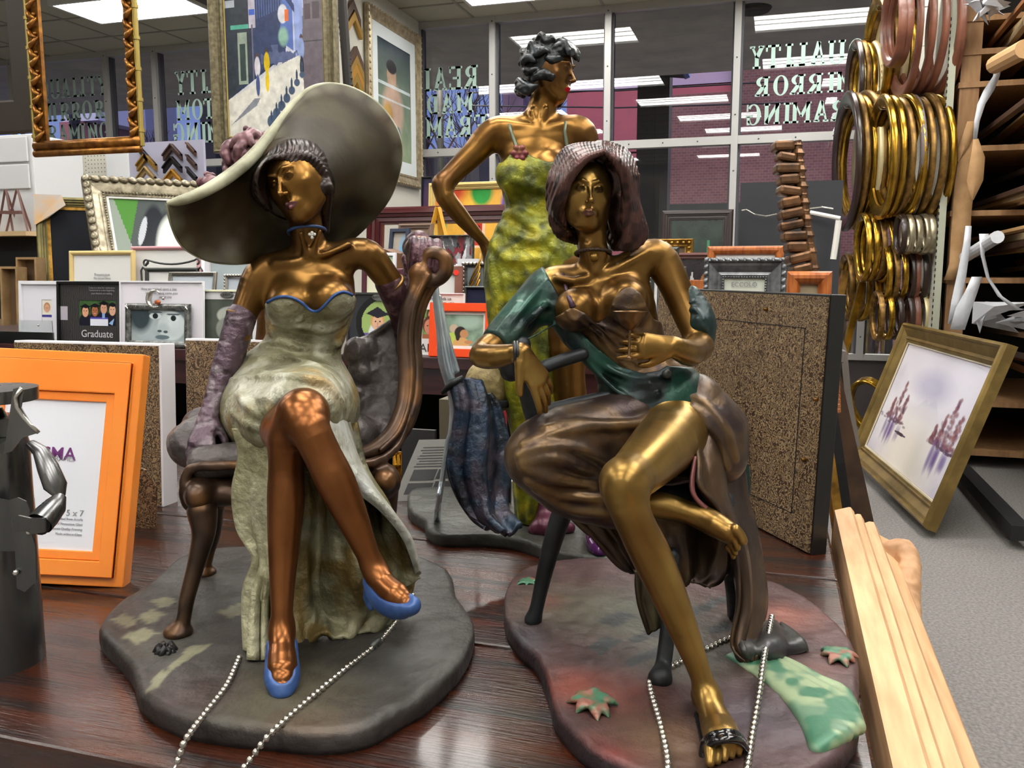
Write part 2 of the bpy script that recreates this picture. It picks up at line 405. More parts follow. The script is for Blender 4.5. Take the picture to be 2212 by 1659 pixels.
# canopy post with slanting girder
m_post = pbr('painted_dark_steel', h2('1f2028'), .6)
t = thing('canopy_post', 'dark steel post with slanted girder outside the middle window', 'post', tuple(ony(1412, 300, 11)[:2])+(-.15,))
a = ony(1378, 300, 11); c2 = ony(1446, 300, 11)
b = MB(); b.box((a[0], 10.9, -.15), (c2[0], 11.2, 4.4)); b.build('post', m_post, t)
g0 = ony(1340, 85, 10.65); g1 = ony(1480, 85, 10.65); g2 = ony(1476, 160, 10.65); g3 = ony(1438, 128, 10.65)
b = MB(); b.prism([(g0[0], g0[2]), (g3[0]-.25, g3[2]-.12), (g2[0], g2[2]), (g1[0], g1[2])], -10.9, -10.65, Matrix.Rotation(PI/2, 4, 'X')); b.build('girder', m_post, t)
b = MB(); b.prism([(g1[0]-.01, g1[2]), (g2[0]-.01, g2[2]), (g2[0]+.05, g2[2]+.02), (g1[0]+.06, g1[2])], -10.95, -10.6, Matrix.Rotation(PI/2, 4, 'X')); b.build('flange', pbr('blue_steel', h2('5a78c0'), .5), t)
# building over the road
YB1 = 17.0
def rect_y(b, x0, y0, x1, y1, Y, d=.3, mi=None):
    p = ony(x0, y0, Y); q_ = ony(x1, y1, Y); zt = (ony((x0+x1)/2, y0, Y))[2]; zb = (ony((x0+x1)/2, y1, Y))[2]
    b.box((min(p[0], q_[0]), Y, -.16 if y1 >= 400 else min(zb, zt)), (max(p[0], q_[0]), Y+d, max(zb, zt)), mi=mi)
t = thing('brick_building', 'red brick and pink building with orange lit strip across the road', 'building', tuple(ony(1500, 400, YB1)[:2])+(-.15,))
m_pink = pbr('pink_panel', h2('b8606c'), .8, col2=h2('a85a66'), scale=1.2)
m_pink2 = pbr('pink_render', h2('a87070'), .85, col2=h2('986868'), scale=1.5)
m_pale = pbr('pale_siding', h2('b9a6c0'), .8)
b = MB(); rect_y(b, 1225, 188, 1580, 330, YB1); rect_y(b, 1225, 330, 1400, 640, YB1); b.build('pink_panel', m_pink, t)
b = MB(); rect_y(b, 1440, 201, 1600, 640, YB1-.1, .1); b.build('brick_panel', m_brick, t)
b = MB(); rect_y(b, 1589, 50, 2050, 640, YB1-.2, .2); b.build('brick_wall', m_brick, t)
b = MB(); rect_y(b, 1225, 60, 1592, 118, YB1, .2)
rect_y(b, 1225, 146, 1592, 190, YB1, .1)
for k in range(4): rect_y(b, 1225, 74+k*11, 1592, 76+k*11, YB1-.02, .03, mi=1)
b.build('siding', [m_pale, pbr('siding_line', h2('8d7f9a'), .8)], t)
b = MB(); rect_y(b, 1225, 121, 1592, 144, YB1-.05, .1); b.build('lit_strip', pbr('orange_strip', h2('c0702a'), .7, emit=h2('b4602a'), estr=.35), t)  # faint emission stands in for the bulbs' light on the strip
b = MB(); rect_y(b, 1560, 62, 1690, 82, YB1-.3, .1); b.build('coping', pbr('coping_blue', h2('7d8cb8'), .8), t)
for px, py in ((1262, 143), (1347, 139), (1506, 131)):
    p = ony(px, py, YB1-.3); b = MB(); b.sphere(p, .055, 12); b.build('bulb', pbr('bulb_glow', (1, .7, .3), .4, emit=(1, .62, .22), estr=9), t)
# neighbour across, seen through the leftmost windows
t = thing('office_tower', 'pale grey office tower with dark window grid at far left', 'building', tuple(ony(195, 250, 24)[:2])+(-.15,))
b = MB(); rect_y(b, 175, 160, 262, 420, 24, 3); b.build('wall', pbr('tower_wall', h2('8f8fa8'), .8), t)
for i in range(5):
    for j in range(7):
        b = MB(); rect_y(b, 184+i*15, 176+j*22, 193+i*15, 190+j*22, 23.93, .06); b.build('window', pbr('tower_window', h2('4b5478'), .3), t)
t = thing('white_building', 'white building with pink lower wall at far left', 'building', tuple(ony(160, 250, 21)[:2])+(-.15,))
b = MB(); rect_y(b, 128, 148, 212, 262, 21, 2); b.build('upper_wall', pbr('white_wall', h2('c9c8dc'), .8), t)
b = MB(); rect_y(b, 128, 262, 190, 500, 20.9, 2); b.build('lower_wall', m_pink2, t)
b = MB(); rect_y(b, 147, 145, 160, 430, 12, .2); tag(b.build('street_post', m_post), 'dark thin post outside behind the carved gilt frame', 'post')
b = MB(); rect_y(b, 427, 150, 470, 430, 14, 2); tag(b.build('dark_building', pbr('dark_wall', h2('23242e'), .8)), 'dark building edge beside the sky behind the lettering at left', 'building')
b = MB(); rect_y(b, 1085, 137, 1130, 420, 19, 2); tag(b.build('side_building', pbr('mauve_wall', h2('7f6a7e'), .8, col2=h2('6a5668'), scale=2)), 'mauve brick building edge behind the bare tree', 'building')
# lower streetscape: dark cars and hedge band
def band(name, lab, cat, x0, y0, x1, y1, Y, col, d=.5):
    b = MB(); rect_y(b, x0, y0, x1, y1, Y, d); return tag(b.build(name, pbr(name+'_paint', h2(col), .7, col2=h2(col, .6), scale=2)), lab, cat)
band('stone_wall', 'low grey street wall outside under the read made lettering', 'wall', 905, 325, 1240, 415, 15, '3b3d4c')
band('stone_wall', 'low dark street wall outside at the far left', 'wall', 40, 330, 790, 420, 15, '33344a')
band('hedge', 'dark green hedge along the pink wall outside', 'hedge', 1380, 440, 1640, 540, 14, '26302c')
# bare trees
def tree(px, py, Y, h, lab, seed):
    rd = random.Random(seed); t = thing('bare_tree', lab, 'tree', tuple(ony(px, py, Y)[:2])+(-.15,))
    p0 = ony(px, py, Y); p0[2] = -.15; tb = MB(); bb_ = MB()
    top = p0+np.array([0, 0, h*.45]); tb.tube([p0, (p0+top)/2+np.array([.05, 0, 0]), top], [.12, .1, .08], 8)
    def grow(p, d, L, r, n, first=False):
        q_ = p+d*L; mid = (p+q_)/2+np.array([rd.uniform(-.06, .06), 0, rd.uniform(-.04, .04)])*L
        bb_.tube([p, mid, q_], [r, r*.8, r*.6], 5)
        if n > 0:
            for k in range(3 if n > 1 else 2):
                dd = d+np.array([rd.uniform(-.8, .8), rd.uniform(-.5, .5), rd.uniform(-.3, .6)]); dd /= np.linalg.norm(dd); grow(q_, dd, L*rd.uniform(.62, .85), r*.6, n-1)
    for k in range(5):
        d = np.array([rd.uniform(-.7, .7), rd.uniform(-.4, .4), 1]); d /= np.linalg.norm(d); grow(top-np.array([0, 0, rd.uniform(0, .8)]), d, h*.2, .05, 4)
    m = pbr('bark', h2('3d3033'), .9); tb.build('trunk', m, t); bb_.build('branches', m, t)
tree(975, 300, 14.5, 5.0, 'bare dark tree outside behind the read made lettering', 1)
tree(1112, 300, 21.5, 6.6, 'bare tree outside between the two middle mullions', 2)
tree(318, 280, 16, 4.6, 'bare reddish tree outside between the two left mullions', 3)
tree(420, 300, 19.5, 4.8, 'bare tree outside right of the left mullions', 4)
tree(75, 330, 13, 3.4, 'bare tree outside above the white cabinets', 5)
# wires
k = 0
for (x0, y0, x1, y1, lab) in ((1070, 200, 1640, 175, 'upper thin black wire crossing in front of the pink wall'), (1070, 228, 1640, 222, 'lower thin black wire crossing in front of the pink wall'),
                              (905, 150, 1060, 152, 'thin black wire above the read made lettering'), (905, 185, 1060, 180, 'thin black wire between the read made words'),
                              (300, 190, 460, 178, 'upper thin black wire at left above the tom lettering'), (300, 212, 460, 196, 'lower thin black wire at left through the tom lettering'), (45, 165, 240, 215, 'thin black wire slanting at far left')):
    b = MB(); A = ony(x0-60, y0, 13); B = ony(x1+60, y1, 13); b.tube([A, (A+B)/2-np.array([0, 0, .05]), B], .012, 6); tag(b.build('street_wire', m_post), lab, 'wire')

# ------------------------------------------------ painted lettering on the glass (reads from the street)
m_let = pbr('window_lettering', h2('a9c4ba'), .6)
def stroke(b, x0, y0, x1, y1, w, T):
    dx, dy = x1-x0, y1-y0; L = math.hypot(dx, dy); nx, ny = -dy/L*w/2, dx/L*w/2
    b.prism([(x0+nx, y0+ny), (x0-nx, y0-ny), (x1-nx, y1-ny), (x1+nx, y1+ny)][::-1], 0, .002, T)
def arcs(b, cx, cy, rx, ry, a0, a1, w, T, n=14, thin=.45):
    for i in range(n):
        pt = []
        for a in (a0+(a1-a0)*i/n, a0+(a1-a0)*(i+1)/n):
            ww = w*(thin+(1-thin)*abs(math.cos(a)))
            pt.append(((cx+(rx)*math.cos(a), cy+ry*math.sin(a)), (cx+(rx-ww)*math.cos(a), cy+(ry-ww*.6)*math.sin(a))))
        b.prism([pt[0][0], pt[1][0], pt[1][1], pt[0][1]], 0, .002, T)
def glyph(b, ch, x, y, h, T):
    """slab letter in a box .8h wide, T maps xy to the pane"""
    w = .72*h; t = .2*h; n = .09*h; sf = .1*h
    V = lambda xx, serif=True, y0=0, y1=1: (stroke(b, x+xx, y+y0*h, x+xx, y+y1*h, t, T), serif and (stroke(b, x+xx-t*.95, y+y0*h+sf/2, x+xx+t*.95, y+y0*h+sf/2, sf, T), stroke(b, x+xx-t*.95, y+y1*h-sf/2, x+xx+t*.95, y+y1*h-sf/2, sf, T)))
    H = lambda yy, xa, xb, ww=sf: stroke(b, x+xa, y+yy*h, x+xb, y+yy*h, ww, T)
    S = lambda a, bq, c, d, ww: stroke(b, x+a, y+bq*h, x+c, y+d*h, ww, T)
    if ch in 'IL': 
        V(t); 
        if ch == 'L': H(.05, t, w, sf); stroke(b, x+w-.03*h, y, x+w-.03*h, y+.28*h, n, T)
    elif ch in 'EF':
        V(t); H(.95, t, w); H(.5, t, w*.75); stroke(b, x+w-.03*h, y+.72*h, x+w-.03*h, y+h, n, T)
        if ch == 'E': H(.05, t, w); stroke(b, x+w-.03*h, y, x+w-.03*h, y+.28*h, n, T)
    elif ch == 'T': V(w/2, False); H(.95, 0, w); H(.05, w/2-t, w/2+t); stroke(b, x+.04*h, y+.72*h, x+.04*h, y+h, n, T); stroke(b, x+w-.04*h, y+.72*h, x+w-.04*h, y+h, n, T)
    elif ch == 'A': S(.12*h, .05, w/2, 1, n*1.1); S(w/2, 1, w-.1*h, .05, t); H(.35, .2*h, w-.2*h); H(.05, 0, .28*h); H(.05, w-.28*h, w+.02*h)
    elif ch == 'Y': S(.12*h, .95, w/2, .48, t); S(w-.12*h, .95, w/2, .48, n*1.2); V(w/2, False, 0, .52); H(.95, 0, .3*h); H(.95, w-.26*h, w); H(.05, w/2-t, w/2+t)
    elif ch == 'N': V(.1*h, False); V(w-.08*h, False); S(.1*h, .95, w-.08*h, .05, t*.9); H(.95, -.05*h, .2*h); H(.05, -.05*h, .26*h); H(.95, w-.25*h, w+.06*h)
    elif ch == 'M': V(.08*h, False); V(w+.02*h, False); S(.08*h, .97, w/2+.05*h, .3, t*.8); S(w+.02*h, .97, w/2+.05*h, .3, n); H(.05, -.08*h, .26*h); H(.05, w-.18*h, w+.18*h); H(.95, -.08*h, .14*h); H(.95, w-.08*h, w+.18*h)
    elif ch == 'R': V(t); arcs(b, x+w*.42, y+.73*h, w*.55, .27*h, -PI/2, PI/2, t, T); H(.965, t, w*.42, sf*.7); H(.5, t, w*.42, sf*.8); S(w*.45, .5, w*.9, .05, t); H(.05, w*.7, w*1.05)
    elif ch == 'D': V(t); arcs(b, x+w*.4, y+.5*h, w*.6, .5*h, -PI/2, PI/2, t, T); H(.95, t, w*.42); H(.05, t, w*.42)
    elif ch in 'OQ':
        arcs(b, x+w/2, y+.5*h, w*.52, .52*h, 0, 2*PI, t, T, 28)
        if ch == 'Q': S(w*.5, .2, w*.95, -.12, t*.7)
    elif ch in 'CG': 
        arcs(b, x+w/2, y+.5*h, w*.52, .52*h, .22*PI, 1.8*PI, t, T, 24); stroke(b, x+w*.93, y+.66*h, x+w*.93, y+h, n, T)
        if ch == 'G': H(.42, w*.55, w*1.05); stroke(b, x+w*.86, y, x+w*.86, y+.42*h, t*.8, T)
    elif ch == 'U': V(.12*h, False, .25, 1); V(w-.1*h, False, .25, 1); arcs(b, x+w/2, y+.3*h, w*.5, .32*h, PI, 2*PI, t, T); H(.95, -.04*h, .3*h); H(.95, w-.28*h, w+.06*h)
    elif ch == 'S': arcs(b, x+w/2, y+.73*h, w*.42, .28*h, .15*PI, 1.5*PI, t, T); arcs(b, x+w/2, y+.27*h, w*.45, .29*h, -.85*PI, .5*PI, t, T)
def lettering(word, px_left, px_right, py_top, py_bot, Y, lab, flip=True):
    """mirrored word seen from inside, right-hand end of the word at px_left"""
    A = ony(px_left, (py_top+py_bot)/2, Y); B = ony(px_right, (py_top+py_bot)/2, Y)
    zt = ony((px_left+px_right)/2, py_top, Y)[2]; zb = ony((px_left+px_right)/2, py_bot, Y)[2]; h = zt-zb
    aw = {'I': .5, 'M': 1.08, 'N': .95, 'A': .9, 'Q': .92, 'O': .9, 'L': .8, 'T': .8}; pos_ = [0]
    for ch in word: pos_.append(pos_[-1]+aw.get(ch, .86)*h)
    sx = abs(B[0]-A[0])/pos_[-1]
    b = MB()
    T = Matrix(((-sx if flip else sx, 0, 0, B[0] if flip else A[0]), (0, 0, 1, Y-.004), (0, 1, 0, zb), (0, 0, 0, 1)))
    for i, ch in enumerate(word):
        glyph(b, ch, pos_[i]+(.08*h if ch == 'M' else -.08*h if ch == 'I' else .03*h), 0, h, T)
    return tag(b.build('window_lettering', m_let), lab, 'lettering')
lettering('QUALITY', 1615, 1868, 92, 142, YWIN, 'mirrored mint letters QUALITY on the right window')
lettering('MIRROR', 1628, 1850, 160, 203, YWIN, 'mirrored mint letters MIRROR on the right window')
lettering('FRAMING', 1608, 1868, 220, 265, YWIN, 'mirrored mint letters FRAMING on the right window under MIRROR')
lettering('READY', 868, 1034, 146, 196, YWIN, 'mirrored mint letters READ on the middle window above MADE')
lettering('MADE', 888, 1022, 203, 246, YWIN, 'mirrored mint letters MADE on the middle window')
lettering('FRAMES', 855, 1053, 252, 298, YWIN, 'mirrored mint letters FRAMES on the middle window')
lettering('QUALITY', 375, 560, 148, 200, YWIN, 'mirrored mint letters LITY on the left window beside the street painting')
lettering('CUSTOM', 378, 545, 212, 256, YWIN, 'mirrored mint letters TOM on the left window beside the street painting')
lettering('FRAMING', 372, 565, 262, 307, YWIN, 'mirrored mint letters MING on the left window beside the street painting')
lettering('QUALITY', 85, 234, 168, 210, YWIN, 'mint letters ALITY seen through the carved gilt frame', False)
lettering('MIRROR', 85, 228, 220, 260, YWIN, 'mint letters RROR seen through the carved gilt frame', False)
lettering('FRAMING', 82, 238, 268, 305, YWIN, 'mint letters AMING seen through the carved gilt frame', False)
# ============================================================ picture frames
PROF = {
 'flat':  [(0, 0), (0, 1), (.06, 1.05), (.94, 1.05), (1, .95), (1, .45)],
 'cushion': [(0, 0), (0, .5), (.1, .8), (.3, 1), (.55, 1.02), (.8, .85), (1, .55), (1, .4)],
 'scoop': [(0, 0), (0, .9), (.1, 1.05), (.2, .95), (.3, .7), (.5, .5), (.7, .5), (.8, .62), (.88, .7), (.95, .62), (1, .5), (1, .35)],
 'step':  [(0, 0), (0, .55), (.12, .65), (.14, .95), (.4, 1.0), (.42, .8), (.6, .78), (.62, .6), (.85, .62), (.88, .45), (1, .45), (1, .3)],
 'ogee':  [(0, 0), (0, .7), (.06, .9), (.15, 1), (.22, .92), (.25, .75), (.38, .7), (.55, .55), (.7, .4), (.78, .45), (.84, .52), (.9, .45), (1, .42), (1, .25)],
}
def moulding_mesh(b, w, h, fw, d, prof, mi=None, y0=0.0):
    """mitred frame, outer size w x h centred on x=0,z=h/2, front towards -y"""
    P = PROF[prof]+[(1, 0)]; n = len(P); vs = []
    for cx, cz in ((-1, 0), (1, 0), (1, 1), (-1, 1)):
        for u, t in P:
            ins = u*fw; x = cx*(w/2-ins); z = ins if cz == 0 else h-ins
            vs.append((x, y0-t*d, z))
    fs = []
    for c in range(4):
        c2 = (c+1) % 4
        for i in range(n-1): fs.append((c*n+i, c*n+i+1, c2*n+i+1, c2*n+i))
        fs.append((c*n+n-1, c*n, c2*n, c2*n+n-1))
    return b.add(vs, fs, mi)
def rim_points(w, h, ins, step):
    x, z0, z1 = w/2-ins, ins, h-ins; out = []
    for (ax, az, bx, bz) in ((-x, z0, x, z0), (x, z0, x, z1), (x, z1, -x, z1), (-x, z1, -x, z0)):
        L = math.hypot(bx-ax, bz-az); n = max(1, int(L/step))
        for i in range(n): out.append((ax+(bx-ax)*i/n, az+(bz-az)*i/n, math.atan2(bz-az, bx-ax)))
    return out
m_white_mat = pbr('white_matboard', h2('e6e5e2'), .8)
m_back = pbr('grey_backing', h2('4a443c'), .9)
m_black = pbr('black_satin', h2('141415'), .35)
m_txt = pbr('grey_ink', h2('8c8c90'), .7); m_txtd = pbr('dark_ink', h2('2a2a2c'), .7)
def frame(name, label, pos, w, h, fw, d=.02, prof='cushion', mat=None, lean=8, yaw=0, roll=0, mats=None, paint=None, board=0.0, board_mat=None,
          beads=None, cat='picture frame', group=None, back=True, texts=(), corner=None, fillmat=None, open_=False, smooth=True):
    """pos: world point of the bottom centre; lean degrees backwards"""
    M = Matrix.Translation(Vector([float(a) for a in pos])) @ Matrix.Rotation(R(yaw), 4, 'Z') @ Matrix.Rotation(R(-lean), 4, 'X') @ Matrix.Rotation(R(roll), 4, 'Y')
    t = thing(name, label, cat, group=group); t.matrix_world = M
    b = MB(); moulding_mesh(b, w, h, fw, d, prof); o = b.build('moulding', mat, t, local=True)
    if beads:
        ins, step, r, sx, bm = beads; bb = MB(); nn = 0
        for (x, z, a) in rim_points(w, h, ins*fw, step):
            Mx = Matrix.Translation((x, -d*.92, z)) @ Matrix.Rotation(-a, 4, 'Y') @ Matrix.Rotation(R(28), 4, 'Y') @ Matrix.Diagonal((sx, .7, 1, 1)); m_ = 5
            bb.lathe([(max(1e-5, r*math.sin(PI*i/(m_-1))), -r*math.cos(PI*i/(m_-1))) for i in range(m_)], n=8, M=Mx)
        bb.build('carved_border', bm or mat, t, local=True, smooth=True, kind=None)
    iw, ih = w-2*fw, h-2*fw
    if not open_:
        if board != 0:
            b = MB(); P0 = [(-iw/2-.002, fw-.002), (iw/2+.002, fw-.002), (iw/2+.002, h-fw+.002), (-iw/2-.002, h-fw+.002)]
            x0, x1, z0, z1 = -iw/2-.002, iw/2+.002, fw-.002, h-fw+.002; bo = board
            bx = bo if not isinstance(bo, tuple) else bo[0]; bz = bo if not isinstance(bo, tuple) else bo[1]
            vs = [(x0, -d*.3, z0), (x1, -d*.3, z0), (x1, -d*.3, z1), (x0, -d*.3, z1), (x0+bx, -d*.3, z0+bz), (x1-bx, -d*.3, z0+bz), (x1-bx, -d*.3, z1-bz), (x0+bx, -d*.3, z1-bz),
                  (x0+bx, -d*.2, z0+bz), (x1-bx, -d*.2, z0+bz), (x1-bx, -d*.2, z1-bz), (x0+bx, -d*.2, z1-bz)]
            b.add(vs, [(0, 1, 5, 4), (1, 2, 6, 5), (2, 3, 7, 6), (3, 0, 4, 7), (4, 5, 9, 8), (5, 6, 10, 9), (6, 7, 11, 10), (7, 4, 8, 11)])
            b.build('mat_board', board_mat or m_white_mat, t, local=True); iw -= 2*bx; ih -= 2*bz
        if paint is not None:
            p = paint(iw+.004, ih+.004)
            p.build('print', t, y=-d*.22 if board == 0 else -d*.15, rough=.25, off=(0, h/2))
        else:
            b = MB(); b.quad((-iw/2-.003, -d*.2, h/2-ih/2-.003), (iw/2+.003, -d*.2, h/2-ih/2-.003), (iw/2+.003, -d*.2, h/2+ih/2+.003), (-iw/2-.003, -d*.2, h/2+ih/2+.003)); b.build('paper_insert', fillmat or m_white_mat, t, local=True)
    if back and not open_:
        b = MB(); b.box((-w/2+fw*.3, -d*.12, fw*.3), (w/2-fw*.3, -d*.02, h-fw*.3)); b.build('back_board', m_back, t, local=True)
    for (s_, size, x, z, mm) in texts:
        textmesh(s_, size, 'lettering', t, mm, Matrix.Translation((x, -d*.3-.0012, z)) @ TXR_)
    return t
def stand(px0, px1, pyt, Y, zb=1.06, pyb=None):
    """bottom centre, width and height of an upright thing between two picture columns, top row pyt, standing on height zb at distance Y"""
    pm = (px0+px1)/2; a = ony(px0, pyt, Y); c_ = ony(px1, pyt, Y); zt = ony(pm, pyt, Y)[2]
    zb_ = zb if pyb is None else ony(pm, pyb, Y)[2]
    return ((a[0]+c_[0])/2, Y, zb_), abs(c_[0]-a[0]), zt-zb_

# ------------------------------------------------ the long frame display behind the statues
m_maroon = pbr('maroon_stained_wood', h2('3a191c'), .35, coat=.3, col2=h2('2a1214'), scale=8, stretch=(1, 8, 8))
m_dark = pbr('dark_recess', h2('0d0c0d'), .8)
SX0, SX1, SY0, SY1, SZ = -3.3, .03, 2.235, 3.25, 1.06
t = thing('display_shelf', 'long maroon display shelf unit crowded with small photo frames behind the statues', 'display shelf', ((SX0+SX1)/2, (SY0+SY1)/2, 0))
b = MB(); b.box((SX0, SY0, SZ-.035), (SX1, SY1, SZ)); b.build('top_board', m_maroon, t, bevel=.003)
for z in (.62, .2):
    b = MB(); b.box((SX0+.03, SY0+.05, z), (SX1-.03, SY1-.03, z+.03)); b.build('shelf_board', m_maroon, t)
for x in (SX0, -1.65, SX1-.03):
    b = MB(); b.box((x, SY0+.02, 0), (x+.03, SY1-.01, SZ-.035)); b.build('side_panel', m_maroon, t)
b = MB(); b.box((SX0+.03, SY1-.02, 0), (SX1-.03, SY1, SZ-.035)); b.build('back_panel', m_dark, t)
b = MB(); b.box((SX0+.03, SY0+.02, SZ-.11), (SX1-.03, SY0+.04, SZ-.035)); b.build('apron', m_maroon, t)
# white foamcore strip along the left front of the shelf
A = ony(75, 745, 2.25)

def P_baby(w, h):
    p = Paint(w, h, 40, 46, h2('e9e4d8')); p.face(.5, .62, .34, h2('d9a588'), h2('b98860')); p.rect(0, 0, 1, .3, h2('e9e6ee')); return p.rect(0, .24, 1, .34, h2('4a4696'))
def P_grads(w, h):
    p = Paint(w, h, 96, 60, h2('3d5a35')); p.noise(8, .6, 2)
    for k, (x, y, s_) in enumerate(((.17, .55, h2('d8a080')), (.43, .58, h2('a86a48')), (.67, .68, h2('cf9a80')), (.9, .62, h2('d9a98c')))):
        p.ell(x, y-.42, .17, .36, h2('1b1b2a')); p.face(x, y, .12, s_, h2('15100e')); p.poly([(x-.15, y+.2), (x+.02, y+.13), (x+.15, y+.2), (x, y+.3)], h2('14141c'))
    p.rect(.3, 0, .78, .28, h2('e2e4f0')); p.rect(.3, .26, .78, .33, h2('5048a8')); p.rect(.62, .3, .7, .5, h2('86a8d8')); p.poly([(.8, .1), (.95, .3), (.9, .02)], h2('8fb5e0')); return p
def P_bwbaby(w, h):
    p = Paint(w, h, 90, 60, h2('8b979c')); p.grad(h2('a9b4b6'), h2('5a666c')); p.ell(.5, .45, .42, .62, h2('aab6ba')); p.ell(.75, .5, .25, .45, h2('cdd8da')); p.ell(.18, .8, .2, .5, h2('38444a'), soft=.5)
    for x, y in ((.45, .8), (.78, .74)): p.ell(x, y, .11, .1, h2('d8e2e4')); p.ell(x, y, .05, .09, h2('20282c')); p.ell(x, y+.12, .13, .03, h2('5a666a'))
    p.ell(.6, .42, .12, .16, h2('bcc8cc'), soft=.6); p.ell(.53, .33, .04, .04, h2('4a565a')); p.ell(.64, .31, .04, .04, h2('4a565a')); p.ell(.58, .14, .13, .07, h2('66767c')); return p.noise(5, .15, 4)
def P_bwdoll(w, h):
    p = Paint(w, h, 50, 56, h2('4f564e')); p.ell(.55, .6, .25, .22, h2('b5bab0')); p.ell(.5, .25, .22, .3, h2('8f968c')); p.ell(.78, .4, .12, .25, h2('a0a69c')); return p.noise(6, .3, 5)
def P_landscape(w, h):
    p = Paint(w, h, 40, 30, h2('b8c4c8')); p.ell(.7, .1, .45, .5, h2('828f94'), soft=.5); p.ell(.3, .2, .3, .3, h2('98a5a8'), soft=.5); return p
def P_family(w, h):
    p = Paint(w, h, 40, 80, h2('7a9a58')); p.noise(6, .5, 3); p.face(.5, .78, .32, h2('d89a7c'), h2('4a3426')); p.ell(.3, .6, .35, .12, h2('eceae8')); p.face(.35, .4, .36, h2('cf8a70'), h2('5a3424')); p.rect(0, 0, 1, .15, h2('a86a4a')); return p.rect(.68, .05, .95, .3, h2('4a5a78'))
def P_garden(w, h):
    p = Paint(w, h, 80, 62, h2('7f9a86')); p.noise(7, .5, 6); p.ell(.65, .8, .3, .25, h2('a7bfae'), soft=.6); p.ell(.3, .55, .1, .14, h2('c9b19a')); p.rect(.2, 0, .36, .42, h2('b7d060')); p.ell(.1, .2, .14, .18, h2('d02030'), soft=.3)
    p.ell(.46, .42, .14, .2, h2('2a2220')); p.ell(.55, .38, .1, .14, h2('c08a60')); p.ell(.48, .05, .2, .22, h2('d2a468')); p.ell(.4, .3, .05, .14, h2('2a2220')); return p.ell(.66, .12, .1, .06, h2('c08a60'))
def P_grad2(w, h):
    p = Paint(w, h, 80, 84, h2('26282c')); rr = np.hypot((p.x-.62), (p.y-.5)); p.mask(rr < .5, h2('14161a')); p.mask(rr < .4, h2('9ab46a'))
    for x in (.5, .82): p.ell(x, .28, .16, .25, h2('dfe4ee')); p.face(x, .5, .13, h2('e0b090'), h2('c8a060')); p.poly([(x-.2, .66), (x, .58), (x+.18, .64), (x, .78)], h2('20202c'))
    p.mask((rr < .4) & (p.y < .32), h2('6a5aa8')); p.mask((rr < .4) & (p.y < .24), h2('e4e6ee')); return p.mask(rr > .5, h2('303238'))

m_wf = pbr('white_lacquer_frame', h2('e4e3e8'), .4); m_cream = pbr('cream_frame', h2('e6e6c8'), .5)
m_blk = pbr('black_striped_card', h2('232122'), .5, col2=h2('3a3838'), kind='wave', scale=40)
m_pew = pbr('pewter', h2('8a8c8a'), .38, .8, col2=h2('4e504e'), scale=60, bump=.3, bscale=120)
m_pewd = pbr('dark_pewter', h2('4c4e4c'), .45, .7); m_sil = pbr('bright_silver', h2('c8c6c0'), .2, .9)
m_gold = pbr('gold_leaf_frame', h2('b58a3c'), .35, .8, col2=h2('7a5a24'), scale=30, bump=.2, bscale=80)
m_palegold = pbr('pale_gold_frame', h2('d8c07a'), .5, .2); m_pinkf = pbr('pink_frame', h2('c9949a'), .5); m_pgold = pbr('straw_frame', h2('dcc282'), .5)
m_orange = pbr('vermilion_lacquer', h2('ee4a10'), .35); m_plum = pbr('plum_frame', h2('4e2030'), .4)
m_rosew = pbr('rose_brown_wood', h2('8a5a4c'), .5, col2=h2('74483c'), scale=20)
# --- front row
pos, w, h = stand(38, 152, 607, 2.36)
frame('framed_photo', 'plain white photo frame with a baby photo, leftmost on the shelf', pos, w, h, .012, .012, 'flat', m_wf, 4, paint=P_baby, board=(w*.36, h*.26), board_mat=pbr('white_card', h2('e2e0ea'), .6), texts=[])
pos, w, h = stand(120, 290, 608, 2.30)
t = frame('framed_photo', 'black striped photo frame with four graduates and the word Graduate', pos, w, h, .008, .012, 'flat', m_black, 4, paint=P_grads, board=(w*.245, h*.27), board_mat=m_blk,
      texts=[('Graduate', .034, .0, h*.165, pbr('silver_ink', h2('c8c8ca'), .4)), ('Today is a time for celebration', .0085, .02, h*.9, m_txt), ('Tomorrow is a new beginning', .0085, .02, h*.86, m_txt), ('your dreams are waiting', .0085, .02, h*.81, m_txt)])
b = MB(); b.box((-w/2+.009, -.0045, h*.38), (-w/2+.038, -.0038, h*.6)); b.build('lilac_panel', pbr('lilac_card', h2('b9b2be'), .6), t, local=True)
pos, w, h = stand(254, 436, 607, 2.28)
t = frame('framed_photo', 'white card frame with script verse behind the pewter moon frame', pos, w, h, .005, .008, 'flat', m_wf, 4, board=.0, fillmat=pbr('lilac_white_card', h2('e6e2ea'), .6),
      texts=[('How we wished upon a star', .012, -.01, h*.88, m_txt), ('and then along came you', .012, .0, h*.82, m_txt), ('sweet one', .011, .015, h*.76, m_txt)])
pos, w, h = stand(268, 408, 656, 2.262)
t = frame('framed_photo', 'pewter star-studded frame with crescent moon and grey baby photo', pos, w, h, .021, .012, 'cushion', m_pew, 5, paint=P_bwbaby, beads=(.5, .017, .0022, 1, m_sil))
b = MB(); r0 = .026
pts = []
for i in range(19):
    a = R(40+i*14.5); pts.append((r0*math.cos(a)*.95, -.016, h+.014+r0*math.sin(a)))
b.tube(pts, [.001+.011*math.sin(PI*i/18)**.8 for i in range(19)], 10, flat=.6); b.sphere((.03, -.016, h+.016), .005, 10); b.build('crescent_moon', m_sil, t, local=True, smooth=True)
b = MB(); b.sphere((.008, -.015, h+.004), .010, 12, sc=(1.2, .5, .8)); b.build('copper_ball', pbr('copper', h2('a85a34'), .4, .6), t, local=True, smooth=True)
b = MB()
